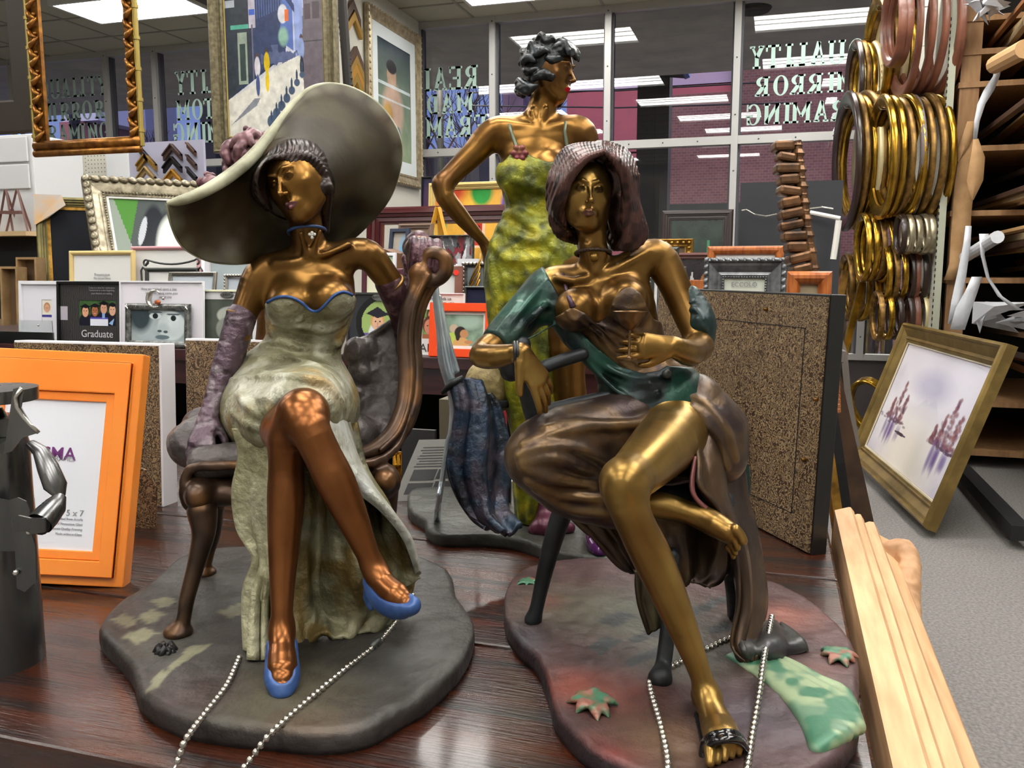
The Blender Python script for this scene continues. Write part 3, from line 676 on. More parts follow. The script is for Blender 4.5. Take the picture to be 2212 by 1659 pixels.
for cx, cz in ((-1, .01), (1, .01), (1, h-.01), (-1, h-.01)):
    for k in range(5):
        a = 2*PI*k/5+PI/2; x = cx*(w/2-.01); b.add([(x+.010*math.cos(a), -.0135, cz+.010*math.sin(a)), (x+.0035*math.cos(a+.63), -.0135, cz+.0035*math.sin(a+.63)), (x, -.018, cz), (x+.0035*math.cos(a-.63), -.0135, cz+.0035*math.sin(a-.63))], [(0, 1, 2), (0, 2, 3)])
b.build('corner_stars', m_sil, t, local=True)
pos, w, h = stand(414, 560, 626, 2.30)
t = frame('framed_photo', 'cream and white BABY photo frame beside the gloved arm of the seated lady', pos, w, h, .006, .01, 'flat', m_cream, 4, paint=P_bwdoll, board=(.026, .026), board_mat=pbr('grey_white', h2('dcdcde'), .5))
b = MB(); b.lathe([(.024, 0), (.022, .003)], n=24, M=Matrix.Translation((.003, -.008, h-.016)) @ Matrix.Rotation(PI/2, 4, 'X') @ Matrix.Diagonal((1, .42, 1, 1))); b.build('name_plate', m_pew, t, local=True, smooth='auto')
textmesh('BABY', .011, 'lettering', t, m_txtd, Matrix.Translation((.003, -.0115, h-.016)) @ TXR_)
pos, w, h = stand(548, 640, 630, 2.31)
frame('framed_photo', 'white frame with pale green picture just right of the gloved arm', pos, w, h, .012, .012, 'step', m_wf, 4, fillmat=pbr('mint_card', h2('b9d8b4'), .5), board=.012)
pos, w, h = stand(748, 880, 632, 2.30)
t = frame('framed_photo', 'charcoal GRADUATION frame with two graduates in a round opening', pos, w, h, .006, .01, 'flat', m_pewd, 4, paint=P_grad2)
b = MB(); b.lathe([(.028, 0), (.026, .003)], n=24, M=Matrix.Translation((.01, -.006, h-.014)) @ Matrix.Rotation(PI/2, 4, 'X') @ Matrix.Diagonal((1, .42, 1, 1))); b.build('name_plate', m_pew, t, local=True, smooth='auto')
textmesh('GRADUATION', .0085, 'lettering', t, m_txtd, Matrix.Translation((.01, -.0095, h-.014)) @ TXR_)
pos, w, h = stand(865, 1002, 633, 2.285)
t = frame('framed_photo', 'white TOGETHER family photo frame behind the curled sofa back', pos, w, h, .003, .008, 'flat', m_wf, 4, paint=P_family, board=(w*.33, h*.26),
      texts=[('the love that binds us', .013, .0, h*.91, m_txtd), ('TOGETHER', .015, .03, h*.82, m_txtd), ('FAMILY', .034, .0, h*.11, m_txtd)])
pos, w, h = stand(928, 1066, 655, 2.255)
frame('framed_photo', 'bright orange-red photo frame with two children in a garden', pos, w, h, .0235, .014, 'flat', m_orange, 6, paint=P_garden, board=.0105)
pos, w, h = stand(1002, 1056, 618, 2.40)
frame('framed_photo', 'small dark frame with navy velvet behind the orange-red frame', pos, w, h, .008, .012, 'cushion', m_pewd, 4, fillmat=pbr('navy_velvet', h2('1a1c3a'), .9))
# --- second row
pos, w, h = stand(143, 284, 541, 2.62)
t = frame('framed_picture', 'straw-coloured frame with white insert, left of the pink frame', pos, w, h, .016, .014, 'cushion', m_pgold, 4,
      texts=[('Presentation', .014, 0, h*.72, m_txt), ('the natural frame', .011, 0, h*.68, m_txt)])
b = MB(); b.box((-.03, -.0062, h*.55), (.03, -.0055, h*.64)); b.build('grey_label', pbr('grey_label', h2('b0b0b4'), .6), t, local=True)
pos, w, h = stand(277, 426, 531, 2.66)
frame('framed_picture', 'pink wooden frame with white insert behind the pewter scroll frame', pos, w, h, .014, .014, 'cushion', m_pinkf, 4)
pos, w, h = stand(308, 424, 578, 2.52)
t = frame('framed_picture', 'dark pewter frame crowned with a scrolled wire top', pos, w, h, .014, .01, 'cushion', m_pewd, 4, fillmat=m_white_mat)
def curl(cx, cz, r, a0, a1, n=14): return [(cx+r*(1-.5*i/n)*math.cos(a0+(a1-a0)*i/n), -.006, cz+r*(1-.5*i/n)*math.sin(a0+(a1-a0)*i/n)) for i in range(n+1)]
b = MB(); top = h+.018
b.tube(curl(-w/2+.006, top, .012, R(-100), R(-470))[::-1]+[(x, -.006, top+.012-.018*(1-(x/(w/2))**2)) for x in np.linspace(-w/2+.015, w/2-.015, 9)]+curl(w/2-.006, top, .012, R(-80+180), R(-440+180+180)), .0035, 8)
for s_ in (-1, 1): b.tube([(s_*(w/2+.004), -.006, h*.5), (s_*(w/2+.012), -.006, h*.75), (s_*(w/2+.016), -.006, h-.01), (s_*(w/2+.008), -.006, h+.002), (s_*(w/2-.002), -.006, h-.008)], .0035, 8)
b.build('scroll_top', m_pewd, t, local=True, smooth=True)
pos, w, h = stand(345, 456, 586, 2.46)
frame('framed_picture', 'polished silver frame half hidden behind the white moon card', pos, w, h, .013, .014, 'step', m_sil, 10, yaw=-6, fillmat=pbr('pale_blue_card', h2('c9d2dc'), .5))
pos, w, h = stand(438, 560, 545, 2.60)
frame('framed_picture', 'white frame with pale grey seascape under the hat brim', pos, w, h, .018, .012, 'flat', m_wf, 4, paint=P_landscape, board=.004)
pos, w, h = stand(480, 560, 592, 2.48)
frame('framed_picture', 'silver beaded frame in front of the white seascape frame', pos, w, h, .014, .012, 'cushion', m_sil, 4, fillmat=pbr('pale_blue_card', h2('c9d2dc'), .5), beads=(.35, .011, .004, 1, m_sil))
pos, w, h = stand(778, 868, 580, 2.50)
frame('framed_picture', 'plum-coloured frame with cream insert behind the charcoal graduation frame', pos, w, h, .017, .012, 'cushion', m_plum, 4, fillmat=m_cream)
pos, w, h = stand(905, 997, 575, 2.46)
t = frame('framed_picture', 'rosewood frame marked 5 x 7 with a red price dot', pos, w, h, .024, .012, 'flat', m_rosew, 4, texts=[('5 x 7', .02, .0, h*.6, m_txt), ('the Nina Photo Frame', .008, 0, h*.5, m_txt)])
b = MB(); b.lathe([(.0085, 0), (.0085, .001)], n=20, M=Matrix.Translation((w/2-.018, -.0135, h-.02)) @ Matrix.Rotation(PI/2, 4, 'X')); b.build('price_dot', pbr('red_dot', h2('f03020'), .5), t, local=True)
pos, w, h = stand(996, 1052, 566, 2.52)
t = frame('framed_picture', 'ornate grey metal frame with openwork above the navy velvet frame', pos, w, h, .016, .014, 'ogee', m_pew, 4, fillmat=pbr('grey_glass', h2('7d858a'), .3), beads=(.3, .012, .006, 1, m_sil))
b = MB()
for k in range(5): b.tube([(-.03+.004*k, -.016, h*.45+.02*k), (-.014+.005*k, -.03, h*.56+.022*k), (.005+.004*k, -.02, h*.66+.024*k), (.02, -.018, h*.8+.02*k)], .003, 7)
b.build('twisted_branch', m_gold, t, local=True, smooth=True)
pos, w, h = stand(988, 1030, 559, 2.58); b = MB(); b.box((pos[0]-w/2, pos[1], 1.06), (pos[0]+w/2, pos[1]+.05, 1.06+h))
tag(b.build('white_box', m_wf), 'small white box standing behind the ornate grey frame', 'box')
def P_collage(w, h):
    p = Paint(w, h, 110, 84, h2('5a5c60')); n = fbm(p.x*1.3, p.y, 7, 3); n2 = fbm(p.x*1.3, p.y, 9, 8); p.mask((n > .52)*1.0, h2('7d2c34')); p.mask((n2 > .62)*1.0, h2('9a9a9e')); p.mask((n2 < .34)*1.0, h2('1f2126'))
    p.poly([(.48, .92), (.56, .7), (.7, .6), (.86, .72), (.88, .92), (.8, .78), (.68, .72), (.56, .82)], h2('e8e8ec')); p.poly([(.5, .55), (.62, .62), (.72, .45), (.64, .3), (.56, .1), (.6, .38)], h2('e8e4e4')); return p.noise(12, .5, 4)
pos, w, h = stand(892, 1020, 508, 2.72)
frame('canvas', 'abstract red and grey canvas with a white splash above the sofa scroll', pos, w, h, .003, .02, 'flat', m_pew, 4, paint=P_collage, cat='painting')
pos, w, h = stand(806, 856, 545, 2.58)
frame('framed_picture', 'tiny pale green frame left of the sofa scroll', pos, w*.7, h, .01, .01, 'flat', m_wf, 6, fillmat=pbr('mint_card', h2('b9d8b4'), .5))
# stack of carved wooden boxes seen through the dark red frame
m_cw = pbr('carved_walnut', h2('6e4a2e'), .5, col2=h2('4a2e1c'), scale=30, bump=.3)
k = 0
for (x0, x1, yt, Y, c_, lab) in ((826, 905, 536, 2.95, m_cw, 'carved walnut box lowest in the pile seen through the red frame'),):
    pos, w, h = stand(x0, x1, yt, Y); b = MB()
    b.prism([(-w/2, 0), (w/2, 0), (w/2, h), (w*.3, h-.012), (0, h-.02), (-w*.3, h-.012), (-w/2, h)], -.12, 0, Matrix.Translation(pos) @ Matrix.Rotation(PI/2, 4, 'X'))
    o = b.build('carved_box', c_); tag(o, lab, 'box')
pos, w, h = stand(822, 868, 490, 3.1); frame('framed_picture', 'navy edged frame with blue sky print, behind the red frame opening', pos, w, h, .014, .015, 'flat', pbr('navy_frame', h2('2a3448'), .4), 10, yaw=-10, paint=lambda w, h: Paint(w, h, 24, 20, h2('b0a89c')).ell(.7, .6, .3, .35, h2('7ab0d8'), soft=.5))
pos, w, h = stand(850, 925, 480, 3.18); frame('framed_picture', 'brown wooden frame with taupe insert seen through the red frame', pos, w, h, .02, .02, 'step', pbr('taupe_wood', h2('7a6150'), .5), 8, fillmat=pbr('taupe_card', h2('8a7460'), .8))
# right end of the shelf, behind the patterned frame back
m_owood = pbr('orange_wood', h2('b5672c'), .4, col2=h2('8f4a1c'), scale=25, stretch=(6, 1, 1))
m_silo = pbr('antique_silver', h2('85878a'), .38, .75, col2=h2('5c5e60'), scale=40, bump=.2)
pos, w, h = stand(1528, 1694, 531, 2.80)
frame('framed_picture', 'orange-brown wooden frame standing behind the ornate silver frame', pos, w, h, .026, .018, 'cushion', m_owood, 4, board=.0)
pos, w, h = stand(1521, 1700, 557, 2.42)
t = frame('framed_picture', 'ornate antique silver frame with ECCOLO insert behind the patterned board', pos, w, h, .055, .022, 'ogee', m_silo, 5, beads=(.12, .018, .0062, 1.6, m_silo), fillmat=pbr('mint_white', h2('d4dacb'), .6),
      texts=[('ECCOLO', .017, 0, h*.74, m_txt)])
bb = MB()
for (x, z, a) in rim_points(w, h, .052, .007): bb.sphere((x, -.012, z), .003, 6)
bb.build('beaded_sight_edge', m_silo, t, local=True, smooth=True)
pos, w, h = stand(1420, 1481, 576, 2.45); frame('framed_picture', 'narrow grey frame right behind the shoulder of the seated drinker', pos, w, h, .014, .014, 'step', m_silo, 4, fillmat=m_white_mat)
pos, w, h = stand(1400, 1466, 533, 2.62); frame('framed_picture', 'carved black-silver frame behind the shoulder of the seated drinker', pos, w, h, .02, .016, 'cushion', m_pewd, 4, beads=(.4, .012, .005, 1, m_pew))
pos, w, h = stand(1468, 1540, 605, 2.75); frame('framed_picture', 'plain orange frame low between two silver frames', pos, w, h, .03, .014, 'flat', m_owood, 4, fillmat=m_dark)
pos, w, h = stand(1380, 1497, 515, 3.12); frame('framed_picture', 'antique gilt frame with carved edge on the shelf right of the red hair', pos, w, h, .03, .02, 'ogee', m_gold, 6, beads=(.5, .018, .006, 1, m_gold), fillmat=pbr('old_print', h2('5a4a34'), .8))
pos, w, h = stand(1455, 1560, 545, 3.02); frame('framed_picture', 'dark cherry frame with blurred dark print behind the silver frames', pos, w, h, .022, .02, 'step', pbr('cherry_wood', h2('5a2418'), .35), 6, paint=lambda w, h: Paint(w, h, 40, 40, h2('241d22')).noise(6, .9, 3).poly([(.35, .85), (.2, .5), (.5, .5)], h2('b0b0b0')).ell(.7, .7, .12, .1, h2('8a5a30')))
# ============================================================ further back: easels, big frames, hanging frames
def back_stand(px0, px1, pyt, pyb, Y): return stand(px0, px1, pyt, Y, pyb=pyb)
# low rear display tables carry the big leaning frames
m_shelfwood = pbr('shelf_oak', h2('6e5236'), .6, col2=h2('4e3822'), scale=6, stretch=(1, 6, 6))
def rear_table(x0, x1, y0, y1, z, lab, m=None):
    t = thing('display_table', lab, 'table', ((x0+x1)/2, (y0+y1)/2, 0)); m = m or m_shelfwood
    b = MB(); b.box((x0, y0, z-.04), (x1, y1, z)); b.build('tabletop', m, t)
    for x in (x0+.04, x1-.1):
        for y in (y0+.04, y1-.1): b = MB(); b.box((x, y, 0), (x+.06, y+.06, z-.04)); b.build('leg', m, t)
    b = MB(); b.box((x0+.1, y0+.06, z-.14), (x1-.1, y0+.08, z-.04)); b.build('apron', m, t)
rear_table(-5.3, -1.0, 3.3, 4.55, .98, 'long wooden display table carrying the big leaning frames at left')
m_cab = pbr('white_cabinet_paint', h2('cfd0d2'), .45)
# white drawer cabinet at far left
A = ony(-60, 500, 4.75); B = ony(82, 500, 4.75); zt = ony(40, 290, 4.75)[2]; zb = ony(40, 502, 4.75)[2]
t = thing('white_cabinet', 'white cabinet with drawers at the left edge under the brown hanging frame', 'cabinet', ((A[0]+B[0])/2, 4.9, 0))
b = MB(); b.box((A[0], 4.75, zb), (B[0], 5.2, zt)); b.build('body', m_cab, t, bevel=.01)
for (ya, yb) in ((295, 350), (355, 408)):
    z1 = ony(30, ya, 4.73)[2]; z0 = ony(30, yb, 4.73)[2]; b = MB(); b.box((A[0]+.02, 4.735, z0), (B[0]-.03, 4.75, z1)); b.build('drawer', m_cab, t, bevel=.006)
b = MB(); b.box((A[0], 4.75, 0), (B[0]+.02, 5.2, zb-.03)); b.build('dark_plinth', m_dark, t)
b = MB(); b.box((A[0]-.05, 4.6, zb-.03), (B[0]+.05, 5.25, zb)); b.build('shelf_board', pbr('pale_oak', h2('bfa47c'), .5), t)
p0, w, h = back_stand(38, 72, 290, 398, 4.9)
b = MB(); a = ony(45, 290, 5.3); c_ = ony(75, 398, 5.3); b.tube([ony(40, 288, 5.22), ony(73, 395, 5.22)], .012, 6); tag(b.build('blue_strip', pbr('bright_blue_paint', h2('4a9ae0'), .5)), 'thin bright blue strip running beside the white cabinet', 'strip')
# little easel standing on the shelf board in front of the cabinet
m_umber = pbr('umber_wood', h2('6a4a44'), .5)
def easel(lab, x0, x1, yt, yb, Y, m, name='easel', r=.010):
    A, T1, T2, B = ony(x0, yb, Y), ony((x0*.6+x1*.4), yt, Y), ony((x0*.4+x1*.6), yt, Y), ony(x1, yb, Y); zz = min(A[2], B[2])
    t = thing(name, lab, 'easel', ((A[0]+B[0])/2, Y, zz))
    M_ = [np.array([A[0], Y, zz]), np.array([(T1[0]+T2[0])/2-.004, Y, T1[2]])]
    b = MB(); b.tube(M_, r, 4, flat=.7); b.build('leg', m, t); b = MB(); b.tube([np.array([B[0], Y, zz]), np.array([(T1[0]+T2[0])/2+.004, Y, T1[2]])], r, 4, flat=.7); b.build('leg', m, t)
    b = MB(); b.tube([np.array([(A[0]+B[0])/2, Y+.12, zz]), np.array([(T1[0]+T2[0])/2, Y+.01, T1[2]-.02])], r, 4, flat=.7); b.build('leg', m, t)
    b = MB(); k = .45; zc = zz+(T1[2]-zz)*k; wd = abs(B[0]-A[0])*(1-k)/2+.012; b.box(((A[0]+B[0])/2-wd, Y-.03, zc-.01), ((A[0]+B[0])/2+wd, Y+.005, zc+.01)); b.build('ledge', m, t)
    return t
easel('small dark brown easel on the shelf before the white cabinet', -4, 28, 410, 499, 4.68, m_umber)
easel('small dark brown easel right of its twin on the cabinet shelf', 14, 60, 410, 499, 4.64, m_umber)
# raw wooden shadow boxes under that shelf
m_raw = pbr('raw_wood_box', h2('a88a62'), .7, col2=h2('8c6e48'), scale=12)
for (x0, x1, yt, Y, lab, n_) in ((48, 92, 557, 3.6, 'tall open raw wood box leaning left of the gilt frame', 0), (15, 52, 577, 3.55, 'small open raw wood box at the left edge of the display', 1)):
    pos, w, h = stand(x0, x1, yt, Y, .98); frame('shadow_box', lab, pos, w, h, .012, .06, 'flat', m_raw, 3, fillmat=pbr('cork', h2('6a523a'), .9), cat='box')
# green-gold frame with kraft paper on its corner
m_oliv = pbr('olive_gold_frame', h2('7a7040'), .4, .5, col2=h2('5a5230'), scale=12)
BL_ = ony(92, 640, 3.65); w, h = .62, .70; a_ = R(42); pos = np.array([BL_[0]+math.cos(a_)*w/2, 3.65+math.sin(a_)*w/2, .98])
t = frame('large_frame', 'large olive-gilt frame with kraft paper over its top left corner', pos, w+.03, h+.04, .05, .05, 'step', m_oliv, 15, yaw=42, fillmat=pbr('black_velvet', h2('10131c'), .95), board=.02, board_mat=m_gold, cat='picture frame')
b = MB(); w2, h2_ = w+.03, h+.04
b.add([(-w2/2-.004, -.056, h2_+.003), (-w2/2+.13, -.056, h2_+.003), (-w2/2+.15, -.075, h2_-.06), (-w2/2+.06, -.06, h2_-.13), (-w2/2-.004, -.056, h2_-.17), (-w2/2-.006, .0, h2_+.004), (-w2/2-.006, .0, h2_-.16)], [(0, 4, 3, 2, 1), (0, 5, 6, 4)])
b.build('kraft_paper', pbr('kraft_paper', h2('c09a6c'), .85, col2=h2('a8a4a0'), scale=9), t, local=True)
# big silver frame with the bird painting
m_champ = pbr('champagne_silver', h2('a39a84'), .38, .6, col2=h2('6a624e'), scale=25, bump=.3, bscale=60)
def P_bird(w, h):
    p = Paint(w, h, 150, 110, h2('4c5352')); p.x = p.x*1.45; p.poly([(.0, 1), (.28, 1), (.13, .6), (.02, .8)], h2('4c8238')); p.poly([(0, 1), (.05, 1), (.28, 0), (0, 0)], h2('8a948a')); p.poly([(.8, 0), (1, 0), (1, .6)], h2('447a3c'))
    p.ell(.33, .55, .13, .42, h2('20242a'), rot=-.25); p.ell(.27, .72, .03, .14, h2('b8bcc4'), rot=-.4); p.ell(.62, .42, .32, .5, h2('22262e')); p.ell(.63, .42, .27, .46, h2('e4eae2')); p.ell(.55, .3, .17, .12, h2('33261e')); p.ell(.55, .33, .06, .1, h2('d89a28'))
    return p
BL_ = ony(222, 640, 3.36); w, h = .98, .73; a_ = R(50); pos = np.array([BL_[0]+math.cos(a_)*w/2, 3.36+math.sin(a_)*w/2, .98])
t = frame('large_frame', 'large champagne-silver carved frame around a painting of a black and white bird', pos, w, h+.22, .105, .05, 'ogee', m_champ, 34, yaw=50, paint=P_bird, board=.014, beads=(.16, .045, .018, 1.5, m_champ), cat='painting')
bb = MB()
for (x, z, a) in rim_points(w, h+.22, .092, .016): bb.sphere((x, -.032, z), .0065, 6)
bb.build('rope_edge', m_champ, t, local=True, smooth=True)
# crumpled brown wrapping behind
# white pegboards
m_peg = bpy.data.materials.new('pegboard'); m_peg.use_nodes = True; nt = m_peg.node_tree; pb = nt.nodes['Principled BSDF']; pb.inputs['Roughness'].default_value = .6
tcn = _n(nt, 'ShaderNodeTexCoord'); vm = _n(nt, 'ShaderNodeVectorMath', operation='MODULO'); vm.inputs[1].default_value = (.03, .03, .03)
va = _n(nt, 'ShaderNodeVectorMath', operation='ADD'); va.inputs[0].default_value = (10.02, 10.02, 10.02)
vd = _n(nt, 'ShaderNodeVectorMath', operation='DISTANCE'); vd.inputs[1].default_value = (.015, .015, .015)
sx_ = _n(nt, 'ShaderNodeVectorMath', operation='MULTIPLY'); sx_.inputs[1].default_value = (1, 0, 1)
ad2 = _n(nt, 'ShaderNodeVectorMath', operation='ADD'); ad2.inputs[1].default_value = (0, .015, 0)
mr = _n(nt, 'ShaderNodeMapRange'); mr.inputs['From Min'].default_value = .0035; mr.inputs['From Max'].default_value = .0055
mxp = _n(nt, 'ShaderNodeMix', data_type='RGBA'); mxp.inputs['A'].default_value = (*h2('57554c'), 1); mxp.inputs['B'].default_value = (*h2('c9c6b8'), 1)
for a_, b_ in ((tcn.outputs['Object'], va.inputs[1]), (va.outputs[0], vm.inputs[0]), (vm.outputs[0], sx_.inputs[0]), (sx_.outputs[0], ad2.inputs[0]), (ad2.outputs[0], vd.inputs[0]), (vd.outputs['Value'], mr.inputs['Value']), (mr.outputs['Result'], mxp.inputs['Factor']), (mxp.outputs['Result'], pb.inputs['Base Color'])): nt.links.new(a_, b_)
for (x0, x1, yt, yb, Y, lab, mm) in ((124, 184, 318, 396, 5.6, 'white pegboard panel left of its twin below the carved gilt frame', m_peg), (184, 236, 322, 402, 5.5, 'white pegboard panel under the bottom rail of the carved gilt frame', m_peg), (228, 275, 326, 396, 5.45, 'plain white panel between pegboard and corner samples', m_cab), (138, 204, 455, 535, 4.2, 'pegboard piece standing behind the olive-gilt frame', m_peg)):
    pos, w, h = back_stand(x0, x1, yt, yb, Y); b = MB(); b.box((pos[0]-w/2, Y, 0), (pos[0]+w/2, Y+.03, pos[2]+h)); tag(b.build('pegboard', mm), lab, 'pegboard')
# corner sample board with chevrons
pos, w, h = back_stand(268, 436, 305, 398, 4.35)
b = MB(); b.box((pos[0]-w/2+.02, 4.36, 1.0), (pos[0]+w/2, 4.38, pos[2]+h)); tag(b.build('sample_board', pbr('lavender_felt', h2('a9a8bc'), .9)), 'lavender sample board hung with corner samples under the gilt frame', 'board')
m_ch = [pbr('chevron_%s' % n_, h2(c_), .35, mt) for n_, c_, mt in (('charcoal', '2c2a2a', .1), ('brass', 'a8833e', .5), ('tan', 'a78c5e', .2), ('espresso', '4a3630', .1), ('black', '1c1a1c', .1), ('amber', 'c08a34', .4), ('walnut', '51382a', .1))]
def chevron(px, py, Y, s, m, lab, half=False, w_=None, up=1):
    c_ = ony(px, py, Y); k = s*Y/FPX; b = MB(); wd = k*.42
    def arm(sg):
        P = [(0, 0), (sg*k, -k), (sg*k, -k-wd*1.4), (0, -wd*1.4)]
        if sg > 0: P = P[::-1]
        b.prism(P, 0, .02, Matrix.Translation(c_) @ Matrix.Rotation(PI/2, 4, 'X'))
        Q = [(0, .0), (sg*k, -k), (sg*k, -k-wd*.35), (0, -wd*.35)]
        if sg > 0: Q = Q[::-1]
        b.prism(Q, 0, .032, Matrix.Translation(c_) @ Matrix.Rotation(PI/2, 4, 'X'))
    arm(1)
    if not half: arm(-1)
    return tag(b.build('corner_sample', m), lab, 'corner sample')
for (px, py, s, m, lab, hf) in ((318, 331, 28, m_ch[1], 'brass chevron corner sample in the left column, upper one', 0), (318, 360, 26, m_ch[2], 'tan chevron corner sample in the left column, lowest', 0), (374, 311, 26, m_ch[3], 'espresso chevron corner sample topmost in the middle column', 0),
                               (374, 338, 26, m_ch[4], 'black chevron corner sample in the middle column', 0), (376, 366, 26, m_ch[5], 'amber chevron corner sample lowest in the middle column', 0), (407, 308, 22, m_ch[6], 'walnut chevron corner sample topmost in the right column', 1), (407, 334, 24, m_ch[3], 'espresso chevron corner sample second in the right column', 1),
                               (407, 360, 26, m_ch[4], 'black chevron corner sample third in the right column', 1), (300, 311, 30, m_ch[0], 'charcoal chevron corner sample topmost in the left column', 1)):
    chevron(px, py, 4.357 - (.03 if py > 335 else 0)-(.03 if py > 358 else 0), s, m, lab, hf)
# dark red frame, colourful painting, yellow easels
m_dred = pbr('dark_red_lacquer', h2('4a1218'), .3, coat=.4)
pos, w, h = stand(785, 1110, 443, 3.5, .98)
frame('large_frame', 'large empty dark red frame behind the standing statue', pos, w, h, .075, .05, 'step', m_dred, 6, open_=True)
def P_fauve(w, h):
    p = Paint(w, h, 130, 120, h2('e8b048')); p.noise(3, .25, 2); p.rect(0, 0, 1, .42, h2('5a58b8')); n = fbm(p.x, p.y, 5, 4)
    for x, c_ in ((.06, '3a5ad0'), (.14, '6a80e0'), (.22, 'b080a8'), (.34, '3a6ae0'), (.45, 'd06a3a'), (.62, '3a7a5a'), (.78, '8a5ac0'), (.92, 'e0b030')): p.rect(x-.05, 0, x+.05, .42+.02*math.sin(x*30), h2(c_))
    p.ell(.66, .28, .1, .13, h2('1c1a2a')); p.ell(.85, .2, .1, .16, h2('b8b0e0'), soft=.5); p.ell(.15, 1.0, .25, .12, h2('e05a3a'), soft=.5); p.ell(.1, .75, .06, .25, h2('6aa06a'), soft=.5); p.ell(.62, .98, .14, .1, h2('3aa04a'), soft=.4); p.ell(.95, .8, .08, .2, h2('6a50b0'), soft=.4)
    p.rect(.4, .58, .68, .8, h2('f0c8a8')); p.rect(.44, .6, .64, .78, h2('c83a24')); p.rect(.47, .63, .53, .74, h2('7a2030')); p.rect(.55, .63, .61, .74, h2('7a2030')); return p.noise(9, .25, 5)
pos, w, h = stand(918, 1110, 390, 4.0, .98)
frame('painting', 'vivid orange and blue painting in a yellow frame behind the bent elbow', pos, w, h, .035, .03, 'step', m_palegold, 5, paint=P_fauve, cat='painting')
pos, w, h = back_stand(905, 930, 300, 446, 5.2)
frame('painting', 'dark blue and purple painting edge beside the white partition', (pos[0], 5.2, 1.0), w, ony(917, 380, 5.2)[2]-1.0, .008, .02, 'flat', m_black, 3, paint=lambda w, h: Paint(w, h, 20, 60, h2('2a2c4a')).ell(.5, .75, .6, .2, h2('4a3450'), soft=.5).ell(.6, .1, .6, .1, h2('3a5ab0')), cat='painting')
b = MB(); b.box((-5.3, 4.95, .9), (-1.0, 5.3, .98)); 
rear_table(-3.2, -1.0, 4.95, 5.5, 1.0, 'narrow rear display table under the dark blue painting')
easel('yellow wooden easel seen through the dark red frame', 874, 1018, 448, 742, 3.36, pbr('yellow_pine', h2('d8a02c'), .5), r=.014)
pos, w, h = back_stand(1428, 1584, 452, 560, 4.6)
rear_table(-1.0, .3, 4.5, 5.2, .98, 'wooden display table below the black board near the right windows')
frame('painting', 'dark cherry framed green landscape below the right windows', (pos[0], 4.6, .98), w, pos[2]+h-.98, .05, .03, 'step', pbr('very_dark_cherry', h2('24120f'), .35), 5, paint=lambda w, h: Paint(w, h, 60, 50, h2('1c2c24')).noise(5, .8, 3).rect(.7, .4, .75, .8, h2('3a7a5a')).rect(0, .35, 1, .4, h2('2f5040')), cat='painting')
# black board with the white rod and wire
pos, w, h = back_stand(1600, 1822, 392, 620, 4.75)
b = MB(); b.box((pos[0]-w/2, 4.75, .98), (pos[0]+w/2, 4.80, pos[2]+h)); tag(b.build('black_board', pbr('black_board', h2('26272c'), .6)), 'tall matte black board standing before the right window', 'board')
m_wht = pbr('white_plastic', h2('dcdad2'), .4)
t = thing('banner_rod', 'white rod with thin curved wire across the black board', 'rod', tuple(ony(1780, 462, 4.68)))
b = MB(); b.tube([ony(1735, 456, 4.70), ony(1815, 472, 4.66)], .011, 8); b.build('rod', m_wht, t)
b = MB(); b.tube([ony(x, y, 4.70) for x, y in ((1602, 455), (1612, 453), (1630, 463), (1655, 467), (1690, 460), (1735, 452), (1775, 447), (1800, 451))], .004, 6); b.build('wire', m_sil, t)
b = MB(); b.tube([ony(1812, 476, 4.6), ony(1806, 520, 4.6), ony(1800, 560, 4.6)], .015, 8); b.build('tassel', m_wht, t)
pos, w, h = back_stand(1705, 1797, 586, 700, 3.6)
# ---- hanging frames (from the ceiling, on wires)
def hang(t, xs_, ztop, Y, zc=None):
    b = MB()
    for x in xs_: b.tube([(x, Y+.02, ztop), (x, Y+.02, CEIL)], .0015, 5)
    b.build('hanging_wire', m_screw, t)
def hframe(lab, px0, px1, pyb, Y, ztop, fw, d, prof, mat, **kw):
    A = ony(px0, pyb, Y); B = ony(px1, pyb, Y); w = B[0]-A[0]; zb = A[2]*.5+B[2]*.5
    t = frame('hanging_frame', lab, ((A[0]+B[0])/2, Y, zb), w, ztop-zb, fw, d, prof, mat, 0, **kw)
    Mi = t.matrix_world.inverted(); b = MB()
    for x in (-w*.3, w*.3): b.tube([(x, .004, ztop-zb-.01), (x, .004, CEIL-zb-.002)], .0015, 5)
    b.build('hanging_wire', m_screw, t, local=True); return t
m_dkbr = pbr('dark_brown_frame', h2('2e261e'), .5)
m_ogr = pbr('olive_grey_frame', h2('8c8458'), .5, .2)
hframe('dark brown hanging frame with olive rim at the top left edge', -120, 100, 292, 2.9, 3.2, .13, .03, 'flat', m_dkbr, open_=True)
m_gilt = pbr('carved_gilt', h2('a8722e'), .33, .7, col2=h2('6e4218'), scale=30, bump=.3, bscale=60)
m_giltp = pbr('pale_gilt', h2('a8924e'), .4, .6)
t = hframe('carved open gilt frame with leafy side rails hanging at top left', 84, 312, 322, 2.75, 2.75, .008, .02, 'cushion', m_giltp, open_=True)
